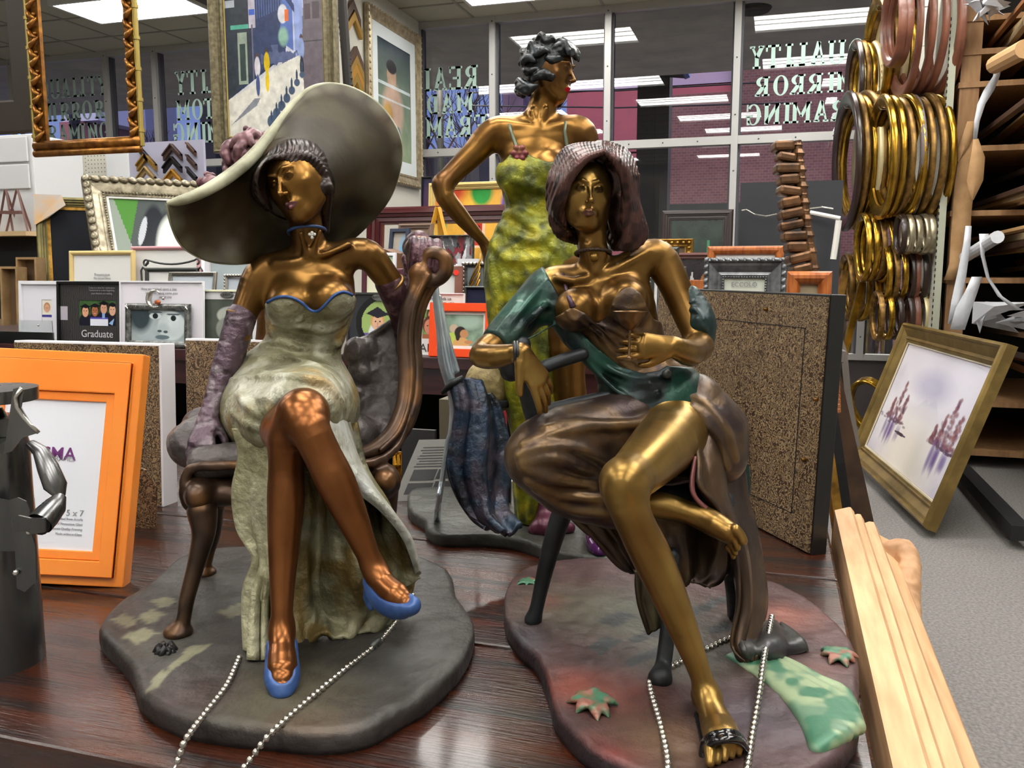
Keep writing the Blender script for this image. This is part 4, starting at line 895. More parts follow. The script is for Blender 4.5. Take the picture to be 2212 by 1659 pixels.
# leafy rails: two uprights and a stepped bottom rail
A = ony(84, 318, 2.75); B = ony(312, 322, 2.75); w = B[0]-A[0]
zt_ = 2.75-((A[2]+B[2])/2)
for sg in (-1, 1):
    b = MB(); x = sg*(w/2-.026); b.box((x-.026, -.012, .0), (x+.026, .004, zt_)); 
    o = b.build('rail', m_gilt, t, local=True)
    b = MB(); rd = random.Random(5+sg)
    for i in range(int(zt_/.035)):
        z = .03+i*.035; s2 = 1 if i % 2 else -1
        b.tube([(x+s2*.02, -.014, z), (x, -.030, z+.012), (x-s2*.016, -.022, z+.034), (x-s2*.020, -.014, z+.046)], [.004, .011, .007, .002], 7)
        b.sphere((x+s2*.012, -.02, z+.02), .007, 7)
    b.build('leaf_carving', m_gilt, t, local=True, smooth=True)
    b = MB(); b.tube([(x-sg*-.028, -.012, 0), (x-sg*-.028, -.012, zt_)], .009, 8)
    for i in range(int(zt_/.11)): b.tube([(x+sg*.028, -.012, .05+i*.11), (x+sg*.028, -.012, .062+i*.11)], .0125, 8)
    b.build('bamboo_edge', m_giltp, t, local=True, smooth='auto')
b = MB(); b.tube([(-w/2, -.014, .018), (w/2, -.014, .018)], .019, 12); b.tube([(-w/2, -.02, -.012), (w/2, -.02, -.012)], .013, 10); b.build('bottom_rail', m_gilt, t, local=True, smooth=True)
def P_street(w, h):
    p = Paint(w, h, 200, 260, h2('7f92c8')); 
    p.grad(h2('e6e4d8'), h2('9aa8d8')); H0 = .0
    p.poly([(0, .2), (.62, .42), (.6, 1.1), (0, 1.1)], h2('303c5a')); p.poly([(0, .2), (.26, .32), (.26, .75), (0, .82)], h2('39424c')); p.poly([(.27, .32), (.62, .42), (.64, .72), (.27, .82)], h2('3a4668'))
    for k in range(14): x = .28+k*.025; p.rect(x, .62+.004*k, x+.008, 1.0, h2('5a6ea8'), .7)
    for k in range(9): x = .02+k*.028; p.rect(x, .78, x+.01, 1.0, h2('1e2a4a'), .8)
    p.poly([(.56, .5), (.7, .44), (.7, .8), (.62, .88)], h2('5a72b8')); p.poly([(.72, .34), (.8, .3), (.8, .85), (.7, .95)], h2('8fa0d4')); p.poly([(.6, .74), (.72, .64), (.72, .68), (.6, .8)], h2('2c3a6a'))
    p.poly([(.78, .2), (1, .15), (1, .98), (.84, .93), (.8, .6)], h2('6a6068')); p.poly([(.7, .98), (.76, .93), (1, .93), (1, 1.1), (.7, 1.1)], h2('4a4650')); p.rect(.82, .6, .88, .68, h2('4a3c44')); p.rect(.9, .6, .97, .69, h2('4a3c44')); p.rect(.8, .48, 1, .49, h2('4a4448'))
    p.ell(.89, .86, .03, .03, h2('3a3430')); p.ell(.89, .86, .012, .016, h2('e8c850'))
    p.rect(.12, .28, .22, .56, h2('9aa89a')); p.rect(.14, .3, .2, .5, h2('3a4a4a')); p.rect(.05, .58, .24, .605, h2('5ab09a')); p.rect(.0, .7, .1, .74, h2('b8c0cc'))
    p.rect(.245, .58, .315, .78, h2('c0bccc')); p.rect(.25, .65, .31, .68, h2('4a6ac8')); p.rect(.27, .3, .285, .6, h2('6a6a78'))
    n = fbm(p.x, p.y, 14, 3); p.mask(((n > .55) & (p.y < .48) & (p.y > .34) & (p.x > .36) & (p.x < .75))*1.0, h2('5a6488')); p.ell(.6, .64, .05, .05, h2('d8d8e0')); p.rect(.62, .6, .66, .66, h2('e0703a')); p.ell(.6, .52, .05, .05, h2('8ab0a0'), soft=.4)
    p.poly([(0, .2), (.28, .27), (.5, .36), (.78, .42), (.8, .2), (1, .15), (1, 0), (0, 0)], h2('e2e0d6')); p.poly([(.02, .06), (.3, .16), (.34, .2), (.28, .2)], h2('8a8e98'))
    for x, y, c_, c2 in ((.32, .3, 'd8d4dc', '4a5a88'), (.42, .32, 'e0c020', 'e0c020'), (.78, .38, '8a9ac8', '26283a')):
        p.ell(x, y+.13, .014, .016, h2('5a4038')); p.ell(x, y+.07, .03, .055, h2(c_)); p.ell(x, y-.03, .02, .06, h2(c2))
    for k in range(7): p.ell(.45+k*.055, .07+k*.04, .045-.003*k, .035-.003*k, h2('4a5a72')); p.ell(.45+k*.055, .10+k*.042, .01, .03, h2('3a4a62'))
    return p.noise(22, .28, 5)
m_grey_gold = pbr('weathered_gilt', h2('7d7458'), .45, .4, col2=h2('595038'), scale=60, bump=.4, bscale=90)
t = hframe('hanging street scene painting in a weathered gilt frame at top centre left', 470, 738, 326, 3.1, 2.62, .062, .03, 'scoop', m_grey_gold, paint=P_street, board=.006, board_mat=m_palegold, roll=0)
# corner sample strips hanging on the partition
for i, (px, py, m) in enumerate(((757, 0, m_ch[6]), (760, 24, m_ch[1]), (764, 100, m_ch[6]), (764, 118, m_ch[1]), (764, 138, m_ch[5]), (764, 158, m_ch[1]))):
    X = PX+.004; c_ = onx(px, py, X); b = MB(); k = .12
    for sg in (-1, 1):
        P = [(0, 0), (sg*k, -k), (sg*k, -k-.07), (0, -.07)]
        if sg < 0: P = P[::-1]
        b.prism(P, .0, .03, Matrix.Translation(c_) @ Matrix.Rotation(PI/2, 4, 'Z') @ Matrix.Rotation(PI/2, 4, 'X'))
    tag(b.build('corner_sample', m), ['walnut chevron sample highest on the white partition', 'brass chevron sample second on the white partition', 'walnut chevron sample third down the white partition', 'brass chevron sample fourth down the white partition', 'amber chevron sample fifth down the white partition', 'brass chevron sample lowest on the white partition'][i], 'corner sample')
# black carved strip beside the painting
b = MB(); c0 = W(735, 0, 3.6)
for i in range(14):
    p = W(737+i*1.2, 2+i*14, 3.6); b.sphere(p, .022, 8, sc=(1, .6, 1.3))
b.tube([W(735, -60, 3.6), W(752, 190, 3.6)], .02, 8); b.tube([W(735, -60, 3.6), (W(735, -60, 3.6)[0], W(735, -60, 3.6)[1], CEIL)], .003, 5)
tag(b.build('carved_strip', pbr('ebony_carving', h2('1d1612'), .5)), 'black carved moulding hanging right of the street scene painting', 'moulding')
# picture on the partition's side
def P_portrait(w, h):
    p = Paint(w, h, 60, 110, h2('3c4a52')); p.grad(h2('8a9a7a'), h2('36424c')); p.ell(.42, .72, .14, .11, h2('a88a74')); p.ell(.42, .8, .15, .06, h2('28242a')); p.ell(.45, .42, .3, .24, h2('b89a88'), soft=.4); p.ell(.3, .38, .14, .1, h2('b08a4a'), soft=.4)
    p.rect(.0, .62, 1, .645, h2('c8d0d4'), .8); p.rect(0, .5, 1, .52, h2('c8d0d4'), .7); p.ell(.6, .15, .1, .15, h2('4a6a80')); return p.noise(5, .3, 3)
a = onx(788, 120, PX+.01); c_ = onx(902, 120, PX+.01); zt = onx(845, 48, PX+.01)[2]+.02; zb = onx(850, 396, PX+.01)[2]
frame('framed_print', 'gilt framed portrait print with white mat on the side of the white partition', (PX+.012, (a[1]+c_[1])/2, zb), abs(c_[1]-a[1]), zt-zb, .10, .045, 'ogee', pbr('champagne_gilt', h2('b0a184'), .4, .4, col2=h2('8a7a5c'), scale=20), 0, yaw=90, paint=P_portrait, board=.11, board_mat=pbr('bluish_mat', h2('d8dede'), .6), beads=(.12, .05, .012, 1, None), cat='picture')
# ============================================================ foreground: the display table and what stands on it
m_tab = bpy.data.materials.new('stained_plank'); m_tab.use_nodes = True; nt = m_tab.node_tree; tb_ = nt.nodes['Principled BSDF']
tcn = _n(nt, 'ShaderNodeTexCoord'); mpn = _n(nt, 'ShaderNodeMapping'); mpn.inputs['Scale'].default_value = (1.2, 16, 8)
wv = _n(nt, 'ShaderNodeTexNoise'); wv.inputs['Scale'].default_value = 2.2; wv.inputs['Detail'].default_value = 7; wv.inputs['Distortion'].default_value = .6
rp = _n(nt, 'ShaderNodeValToRGB'); rp.color_ramp.elements[0].position = .36; rp.color_ramp.elements[0].color = (*h2('180b08'), 1); rp.color_ramp.elements[1].position = .66; rp.color_ramp.elements[1].color = (*h2('4e2413'), 1)
g2 = _n(nt, 'ShaderNodeTexNoise'); g2.inputs['Scale'].default_value = 1.6; g2.inputs['Detail'].default_value = 3
mixc = _n(nt, 'ShaderNodeMix', data_type='RGBA', blend_type='MULTIPLY'); mixc.inputs['Factor'].default_value = .75
L_ = nt.links; L_.new(tcn.outputs['Object'], mpn.inputs[0]); L_.new(mpn.outputs[0], wv.inputs[0]); L_.new(wv.outputs['Fac'], rp.inputs[0]); L_.new(tcn.outputs['Object'], g2.inputs[0])
mrr = _n(nt, 'ShaderNodeMapRange'); mrr.inputs['From Min'].default_value = .3; mrr.inputs['From Max'].default_value = .7; mrr.inputs['To Min'].default_value = .35; L_.new(g2.outputs['Fac'], mrr.inputs['Value'])
L_.new(rp.outputs[0], mixc.inputs['A']); L_.new(mrr.outputs['Result'], mixc.inputs['B']); L_.new(mixc.outputs['Result'], tb_.inputs['Base Color'])
rv = _n(nt, 'ShaderNodeMapRange'); rv.inputs['From Min'].default_value = .35; rv.inputs['From Max'].default_value = .65; rv.inputs['To Min'].default_value = .34; rv.inputs['To Max'].default_value = .2; L_.new(wv.outputs['Fac'], rv.inputs['Value']); L_.new(rv.outputs['Result'], tb_.inputs['Roughness'])
mp3 = _n(nt, 'ShaderNodeMapping'); mp3.inputs['Scale'].default_value = (6, 90, 40); wv3 = _n(nt, 'ShaderNodeTexNoise'); wv3.inputs['Scale'].default_value = 3.5; wv3.inputs['Detail'].default_value = 5; L_.new(tcn.outputs['Object'], mp3.inputs[0]); L_.new(mp3.outputs[0], wv3.inputs[0])
bp = _n(nt, 'ShaderNodeBump'); bp.inputs['Strength'].default_value = .55; bp.inputs['Distance'].default_value = .0022; L_.new(wv3.outputs['Fac'], bp.inputs['Height']); L_.new(bp.outputs[0], tb_.inputs['Normal'])
tb_.inputs['Coat Weight'].default_value = .4; tb_.inputs['Coat Roughness'].default_value = .12
t = thing('display_table', 'dark red-brown plank display table carrying the bronze statues', 'table', ((TXL+TXR)/2, (TYF+TYB)/2, 0))
seams = [TYF, .937, 1.297, TYB]
for i in range(3):
    b = MB(); b.box((TXL, seams[i]+.0025, TZ-.045), (TXR+(.0, .004, .02)[i]*0, seams[i+1]-.0025, TZ)); b.build('plank', m_tab, t, bevel=.004)
for x in (TXL+.06, TXR-.14):
    for y in (TYF+.06, TYB-.14): b = MB(); b.box((x, y, 0), (x+.08, y+.08, TZ-.045)); b.build('leg', m_tab, t)
for y in (TYF+.05, TYB-.08): b = MB(); b.box((TXL+.08, y, TZ-.16), (TXR-.05, y+.025, TZ-.045)); b.build('apron', m_tab, t)

# ---- orange acrylic frame
m_acr = pbr('orange_acrylic', h2('ff8a2a'), .28, coat=.3, sss=.35, col2=h2('ff9a3c'), scale=5)
m_acr_e = pbr('orange_acrylic_edge', h2('f08a10'), .15, coat=.5, sss=.3)
pA = onz(275, 1262, TZ); dirx = np.array([.979, .205, 0]); wF, hF = .245, .338
cen = pA-dirx*(wF/2)-np.array([.0, .0, 0])
M = Matrix.Translation(Vector([float(a) for a in cen])) @ Matrix.Rotation(math.atan2(dirx[1], dirx[0])+R(4), 4, 'Z') @ Matrix.Rotation(R(-13), 4, 'X') @ Matrix.Rotation(R(2.5), 4, 'Y')
t = thing('acrylic_frame', 'thick orange acrylic photo frame with a white insert at the left', 'picture frame'); t.matrix_world = M
iw, ih = .15, .215; b = MB(); w2 = wF/2; bz0, bz1 = (hF-ih)/2-.012, (hF+ih)/2-.012; bw = .028
def ring_block(b, x0, x1, z0, z1, X0, X1, Z0, Z1, ya, yb, y2):
    o = [(x0, z0), (x1, z0), (x1, z1), (x0, z1)]; i_ = [(X0, Z0), (X1, Z0), (X1, Z1), (X0, Z1)]
    vs = [(x, ya, z) for x, z in o]+[(x, yb, z) for x, z in o]+[(x, yb, z) for x, z in i_]+[(x, y2, z) for x, z in i_]
    fs = []
    for k in range(4): k2 = (k+1) % 4; fs += [(k, k2, 4+k2, 4+k), (4+k, 4+k2, 8+k2, 8+k), (8+k, 8+k2, 12+k2, 12+k)]
    b.add(vs, fs)
ring_block(b, -w2, w2, 0, hF, -w2+.014, w2-.014, .014, hF-.014, .0, -.022, -.030)
ring_block(b, -w2+.014, w2-.014, .014, hF-.014, -iw/2-.013, iw/2+.013, bz0-.013, bz1+.013, -.022, -.030, -.026)
ring_block(b, -iw/2-.013, iw/2+.013, bz0-.013, bz1+.013, -iw/2, iw/2, bz0, bz1, -.02, -.026, -.022)
b.box((-w2+.001, -.02, .001), (w2-.001, 0, hF-.001)); b.build('acrylic_block', m_acr, t, local=True, bevel=.0015)
b = MB(); b.quad((-iw/2, -.0225, bz0), (iw/2, -.0225, bz0), (iw/2, -.0225, bz1), (-iw/2, -.0225, bz1)); b.build('paper_insert', pbr('insert_paper', h2('e4e6ee'), .35), t, local=True)
xi = iw/2-.011
for s_, sz, x, z, al, c_ in (('PRISMA', .0255, .036, bz0+ih*.636, 'RIGHT', '6a2a6e'), ('FRAMES', .0100, .036, bz0+ih*.605, 'RIGHT', '9a9aa2'), ('5 x 7', .0125, xi-.008, bz0+ih*.245, 'RIGHT', '8a8a90'), ('Handcrafted from Acrylic', .0048, xi-.008, bz0+ih*.205, 'RIGHT', 'a8a8b0'), ('UV Protection Glass', .0048, xi-.008, bz0+ih*.172, 'RIGHT', 'a8a8b0'), ('Museum Quality Framing', .0048, xi-.008, bz0+ih*.139, 'RIGHT', 'a8a8b0'), ('Made without Glass', .0048, xi-.008, bz0+ih*.105, 'RIGHT', 'a8a8b0')):
    textmesh(s_, sz, 'lettering', t, pbr('ink_'+c_, h2(c_), .6), Matrix.Translation((x, -.0229, z)) @ TXR_, al, bold=.0003 if s_ == 'PRISMA' else 0)
# ---- frames seen from behind, leaf patterned backing paper
m_leaf = bpy.data.materials.new('leaf_backing_paper'); m_leaf.use_nodes = True; nt = m_leaf.node_tree; lb = nt.nodes['Principled BSDF']; lb.inputs['Roughness'].default_value = .5
tcn = _n(nt, 'ShaderNodeTexCoord'); n1 = _n(nt, 'ShaderNodeTexNoise'); n1.inputs['Scale'].default_value = 70; n1.inputs['Detail'].default_value = 1
ad = _n(nt, 'ShaderNodeMix', data_type='RGBA'); ad.inputs['Factor'].default_value = .035; v1 = _n(nt, 'ShaderNodeTexVoronoi', feature='SMOOTH_F1'); v1.inputs['Scale'].default_value = 105; v1.inputs['Smoothness'].default_value = .3
sn = _n(nt, 'ShaderNodeMath', operation='MULTIPLY'); sn.inputs[1].default_value = 17; si = _n(nt, 'ShaderNodeMath', operation='SINE'); mrl = _n(nt, 'ShaderNodeMapRange'); mrl.inputs['From Min'].default_value = -.15; mrl.inputs['From Max'].default_value = .35
ml = _n(nt, 'ShaderNodeMix', data_type='RGBA'); ml.inputs['A'].default_value = (*h2('3c2a1a'), 1); ml.inputs['B'].default_value = (*h2('8f795a'), 1)
L_ = nt.links
for a_, b_ in ((tcn.outputs['Object'], n1.inputs[0]), (tcn.outputs['Object'], ad.inputs['A']), (n1.outputs['Color'], ad.inputs['B']), (ad.outputs['Result'], v1.inputs[0]), (v1.outputs['Distance'], sn.inputs[0]), (sn.outputs[0], si.inputs[0]), (si.outputs[0], mrl.inputs['Value']), (mrl.outputs['Result'], ml.inputs['Factor']), (ml.outputs['Result'], lb.inputs['Base Color'])): L_.new(a_, b_)
m_brass = pbr('brass_knob', h2('6a4a20'), .3, .8)
def frame_back(lab, origin, yaw, w, h, d, edge_mat, lean=0, clips=(), strut=False, hinge=True):
    """origin: near bottom right corner; the patterned back faces local -y; lean towards +y"""
    M = Matrix.Translation(Vector([float(a) for a in origin])) @ Matrix.Rotation(R(yaw), 4, 'Z') @ Matrix.Rotation(R(-lean), 4, 'X')
    t = thing('reversed_picture', lab, 'picture frame'); t.matrix_world = M
    b = MB(); b.box((-w, .002, 0), (0, d, h)); b.build('moulding', edge_mat, t, local=True, bevel=.0015)
    b = MB(); b.box((-w+.003, -.001, .003), (-.004, .003, h-.004)); b.build('backing_board', m_leaf, t, local=True)
    b = MB(); e = .055
    for q_ in (((-w+e, -.0018, h-e-.001), (-e, -.001, h-e)), ((-e-.0016, -.0018, e), (-e, -.001, h-e)), ((-w+e, -.0018, e-.001), (-e, -.001, e))): b.box(*q_)
    b.build('panel_seam', m_dark, t, local=True)
    for (x, z) in clips: b = MB(); b.lathe([(.0035, 0), (.0035, .004), (.002, .007)], n=12, M=Matrix.Translation((x, -.001, z)) @ Matrix.Rotation(PI/2, 4, 'X')); b.build('turn_clip', m_brass, t, local=True, smooth='auto')
    if strut:
        b = MB(); b.prism([(-.06, 0), (.02, 0), (.02, .12), (.0, .155), (-.06, .17)], 0, .004, Matrix.Translation(strut) @ Matrix.Rotation(R(35), 4, 'Z') @ Matrix.Rotation(PI/2, 4, 'X')); b.build('easel_strut', m_leaf, t, local=True)
    return t
o1 = onz(398, 1100, TZ); top = ony(365, 752, o1[1])[2]-TZ
frame_back('white edged frame turned back to front with brown leaf paper, behind the orange frame', onz(352, 1096, TZ)+np.array([0, .0, 0]), 2, .34, top+.006, .045, m_wf, 3, clips=((-.05, .17),))
frame_back('second frame with brown leaf paper back, behind the gloved arm', onz(352, 1096, TZ)+np.array([.29, .075, 0]), 2, .285, top+.012, .03, m_wf, 3, clips=((-.1, .3),))
o3 = onz(1750, 1200, TZ)
frame_back('black edged frame with brown leaf paper back at the right rear of the table', o3, -57, .60, .415, .03, m_black, 2, clips=((-.17, .385), (-.03, .15), (-.012, .02+.23)), strut=None)
b = MB(); p = onz(325, 1140, TZ); b.prism([(-.05, 0), (.012, 0), (.018, .075), (0, .105), (-.05, .12)], 0, .004, Matrix.Translation(p) @ Matrix.Rotation(R(8), 4, 'Z') @ Matrix.Rotation(PI/2, 4, 'X'))
tag(b.build('easel_strut', m_leaf), 'small leaf-papered easel strut standing behind the orange frame', 'frame strut')
# narrow leaf papered strut behind the seated drinker
p = onz(1622, 1130, TZ); b = MB(); b.prism([(-.05, 0), (.012, 0), (-.03, .26), (-.05, .20)], 0, .004, Matrix.Translation(p) @ Matrix.Rotation(R(-15), 4, 'Z') @ Matrix.Rotation(PI/2, 4, 'X'))
tag(b.build('easel_strut', m_leaf), 'pointed leaf-papered strut behind the hip of the seated drinker', 'frame strut')
# ---- metal figurine bottle holder
m_stl = pbr('brushed_dark_steel', h2('747474'), .3, .9, col2=h2('5a5a5a'), scale=14, stretch=(1, 1, .3), rvar=.08)
m_stl2 = pbr('burnt_steel_edge', h2('6a5a50'), .3, .95)
c0 = onz(2, 1428, TZ); t = thing('metal_figurine', 'dark sheet metal bottle holder figure with bent arm at the left edge', 'figurine', c0)
z_ = lambda py: (W(0, py, float(np.dot(c0, FW)))[2])-0
def CP(px, py, dd=0.0): return W(px, py, float(np.dot(c0, FW))+dd)
rr = .0465; b = MB(); b.lathe([(rr, 0), (rr, z_(1088)-TZ), (rr-.002, z_(1088)-TZ), (rr-.002, .0)], tuple(c0), 40); b.build('skirt_tube', m_stl, t, smooth='auto')
b = MB(); c1 = CP(-14, 960); zt0 = z_(1092); b.lathe([(.036, 0), (.036, z_(960)-zt0), (.030, z_(900)-zt0)], (c1[0], c1[1], zt0), 32); b.build('torso_tube', m_stl, t, smooth='auto')
# apron and lapels as curved plates
def plate(b, pts, thick=.0015):
    P = [np.array(p) for p in pts]; n = len(P); nrm = -FW*thick
    b.add([*P, *[p+nrm for p in P]], [tuple(range(n)), tuple(range(n, 2*n))[::-1]]+[(i, (i+1) % n, n+(i+1) % n, n+i) for i in range(n)])
b = MB(); plate(b, [CP(x, y, -.049) for x, y in ((-60, 1085), (-20, 1078), (0, 1076), (20, 1080), (40, 1074), (58, 1082), (66, 1100), (64, 1150), (60, 1190), (-60, 1190))]); b.build('apron', m_stl, t)
b = MB(); plate(b, [CP(x, y, -.050) for x, y in ((30, 1160), (34, 1190), (38, 1270), (55, 1278), (80, 1255), (78, 1180), (66, 1140))]); b.build('key_plate', m_stl, t)
b = MB(); b.sphere(CP(34, 1237, -.054), .0035, 10); b.sphere(CP(62, 1150, -.054), .003, 10); b.build('rivet', m_sil, t, smooth=True)
b = MB(); plate(b, [CP(x, y, -.042) for x, y in ((10, 980), (26, 975), (50, 945), (84, 935), (62, 905), (47, 880), (52, 850), (48, 835), (30, 840))]); b.build('collar', m_stl, t)
b = MB(); b.tube([CP(x, y, dd) for x, y, dd in ((47, 838, -.045), (33, 858, -.046), (36, 880, -.045), (50, 900, -.044), (66, 918, -.043), (84, 935, -.042))], .0022, 8); b.build('collar_edge', m_sil, t, smooth=True)
b = MB(); b.lathe([(.0465, -.012), (.047, 0), (.047, .002), (.043, .002)], tuple(CP(-20, 842, -.004)), 32); b.build('hood_rim', m_stl, t, smooth='auto')
b = MB(); b.lathe([(.036, -.10), (.036, -.02), (.018, 0), (.013, .01)], tuple(CP(-22, 900, 0)), 24); b.build('dark_bottle', pbr('green_bottle_glass', h2('141c10'), .08, coat=1), t, smooth='auto')
b = MB(); ar = [CP(66, 958, -.02), CP(88, 975, -.025), CP(104, 1010, -.03), CP(120, 1050, -.035), CP(130, 1072, -.04)]
b.tube(ar, [.006, .009, .012, .013, .006], 14, flat=.75); b.build('upper_arm', m_stl, t, smooth='auto')
b = MB(); ar = [CP(131, 1072, -.04), CP(120, 1092, -.05), CP(100, 1115, -.06), CP(86, 1131, -.07)]
b.tube(ar, [.006, .0115, .0135, .0135], 18, cap=False); b.build('forearm', m_stl, t, smooth='auto')
b = MB(); b.tube([ar[3]+.0*FW+.0001*RT, ar[3]-.0005*FW], .0125, 18); b.build('sleeve_opening', m_dark, t)
b = MB(); plate(b, [CP(x, y, -.078) for x, y in ((100, 1118), (70, 1118), (42, 1112), (28, 1120), (26, 1135), (36, 1148), (60, 1146), (74, 1152), (100, 1148))], .003); b.build('hand_plate', m_stl, t)
# ---- acrylic holder at far left on the shelf
pos, w, h = stand(-30, 118, 691, 2.262); t = thing('acrylic_sign_holder', 'clear acrylic sign holder with pale card at the left end of the shelf', 'sign holder', pos)
b = MB(); b.box((pos[0]-w/2, 2.25, 1.06), (pos[0]+w/2, 2.253, 1.06+h)); b.build('acrylic_sheet', pbr('clear_acrylic', (.9, .95, .93), .05, trans=1, ior=1.2), t)
b = MB(); b.box((pos[0]-w/2, 2.256, 1.06), (pos[0]+w/2, 2.258, 1.06+h*.5)); b.build('pale_card', pbr('pale_card', h2('c2c4c8'), .6), t)
b = MB(); b.sphere((pos[0]+w*.08+.065, 2.25, 1.06+h*.8), .004, 10); b.build('steel_bolt', m_sil, t, smooth=True)
b = MB(); b.box((pos[0]-w/2-.01, 2.258, 1.06), (pos[0]-w/2+.04, 2.262, 1.06+h*.6)); b.build('green_card', pbr('lime_card', h2('6fc02a'), .6), t)
# ---- information card leaning in front of the shelf
def free_quad(name, lab, cat, pts, m, d=.002, parts=()):
    P = [np.array(p, float) for p in pts]; t = thing(name, lab, cat, P[0]); n = np.cross(P[1]-P[0], P[3]-P[0]); n /= np.linalg.norm(n); n = n if n @ FW > 0 else -n
    b = MB(); b.add([*P, *[p+n*d for p in P]], [(0, 3, 2, 1), (4, 5, 6, 7), (0, 1, 5, 4), (1, 2, 6, 5), (2, 3, 7, 6), (3, 0, 4, 7)]); b.build('card', m, t)
    U = P[1]-P[0]; V = P[3]-P[0]
    for (u0, v0, u1, v1, mm, nm) in parts:
        b = MB(); Q = [P[0]+U*u+V*v for u, v in ((u0, v0), (u1, v0), (u1, v1), (u0, v1))]
        b.add([q_-n*.0006 for q_ in Q], [(0, 1, 2, 3)]); b.build(nm, mm, t)
    return t, P[0], U, V, n
m_gcard = pbr('grey_card', h2('6a6964'), .6)
a0 = onz(848, 1083, TZ); a1 = onz(972, 1078, TZ); t3 = W(1000, 930, float(np.dot(a1, FW))+.07); t2 = W(905, 950, float(np.dot(a0, FW))+.07)
parts = [(.12, .10, .5, .28, m_black, 'map_print'), (.52, .12, .93, .3, m_black, 'map_print'), (.12, .32, .48, .5, m_black, 'map_print'), (.5, .34, .9, .5, m_black, 'map_print')]
parts += [(.1+.02*(k % 3), .54+k*.045, .82-.06*(k % 4), .556+k*.045, m_txtd, 'text_line') for k in range(8)]
free_quad('information_card', 'grey printed information card leaning between the two seated statues', 'card', [a0, a1+.02*RT, a1+.02*RT+t2-a0, t2], m_gcard, parts=parts)
# things tucked on the rear of the table
b = MB(); p = onz(1000, 1045, TZ)
pos = onz(870, 1030, TZ); t = thing('gilt_corner_piece', 'small carved gilt corner piece behind the sofa foot', 'ornament', pos)
b = MB(); b.box((pos[0]-.02, pos[1], TZ), (pos[0]+.025, pos[1]+.01, TZ+.055))
for k in range(5): b.tube([(pos[0]-.02+.01*k, pos[1]-.004, TZ+.01+.01*(k % 2)), (pos[0]-.012+.01*k, pos[1]-.012, TZ+.03), (pos[0]-.018+.01*k, pos[1]-.004, TZ+.05)], [.003, .006, .003], 7)
b.build('carving', pbr('bright_gilt', h2('c08a2a'), .25, .9), t, smooth='auto')
def slab(name, lab, cat, px0, px1, pyt, pyb, m, d=.03, lean=0.0, Y=None):
    a = onz(px0, pyb, TZ); c_ = onz(px1, pyb, TZ); Y = a[1] if Y is None else Y; a = ony(px0, pyb, Y); c_ = ony(px1, pyb, Y); zt = ony((px0+px1)/2, pyt, Y)[2]
    b = MB(); b.box((a[0], Y, TZ), (c_[0], Y+d, zt)); return tag(b.build(name, m), lab, cat)
slab('slate_sheet', 'dark grey flat panel behind the information card', 'panel', 868, 940, 928, 1012, pbr('slate_panel', h2('2c2d2e'), .5), .01, Y=1.665)
slab('grey_box', 'narrow grey-brown box behind the silver chair post', 'box', 950, 1010, 864, 1010, pbr('greybrown_box', h2('57503f'), .7), .05, Y=1.64)
m_redabs = pbr('orange_red_painting', h2('f0501e'), .5, col2=h2('8a1a2a'), scale=14, detail=5, thr=(.5, .6))
slab('canvas', 'orange-red abstract canvas behind the yellow dress', 'painting', 1040, 1112, 868, 1046, m_redabs, .012)
pp = onz(1100, 1046, TZ)
m_stone = pbr('grey_stone', h2('8f8f8f'), .8, bump=.5, bscale=90)
slab('grey_stone_block', 'low grey stone block under the orange-red canvas', 'block', 1070, 1122, 1040, 1068, m_stone, .03)
# ---- raw carved moulding beside the table's right end
m_rawm = pbr('unfinished_basswood', h2('cda47a'), .6, col2=h2('b88c62'), scale=5, stretch=(14, 1.5, 14), bump=.08, bscale=30)
t = thing('raw_wood_frame', 'large unfinished pale wood frame leaning against the right end of the table', 'picture frame', (.2, 1.0, 0))
prof = [(0, 0), (.028, .004), (.034, -.004), (.036, -.012), (.046, -.010), (.052, -.02), (.055, -.03), (.070, -.026), (.077, -.038), (.080, -.05), (.100, -.062), (.108, -.078), (.112, -.11), (.112, -.15), (.0, -.15)]
b = MB(); n = len(prof); vs = []
for (y, sc_, dz) in ((.25, 1.0, -.012), (1.60, 1.0, .012), (1.605, .9, .011)):
    x0 = .117
    vs += [(x0+px_*sc_*1.0, y+.06*px_/.112 if y > 1 else y, TZ+.012+pz+dz) for px_, pz in prof]
b.add(vs, [tuple(range(n)), tuple(range(2*n, 3*n))[::-1]]+[(k*n+i, k*n+(i+1) % n, (k+1)*n+(i+1) % n, (k+1)*n+i) for k in range(2) for i in range(n)][::1]); b.build('top_rail', m_rawm, t)
for y in (.27, 1.50): b = MB(); b.box((.125, y, 0), (.225, y+.09, TZ-.12)); b.build('side_rail', m_rawm, t)
# crest is added by the sculpting section below (needs the field mesher)
RAWT = t
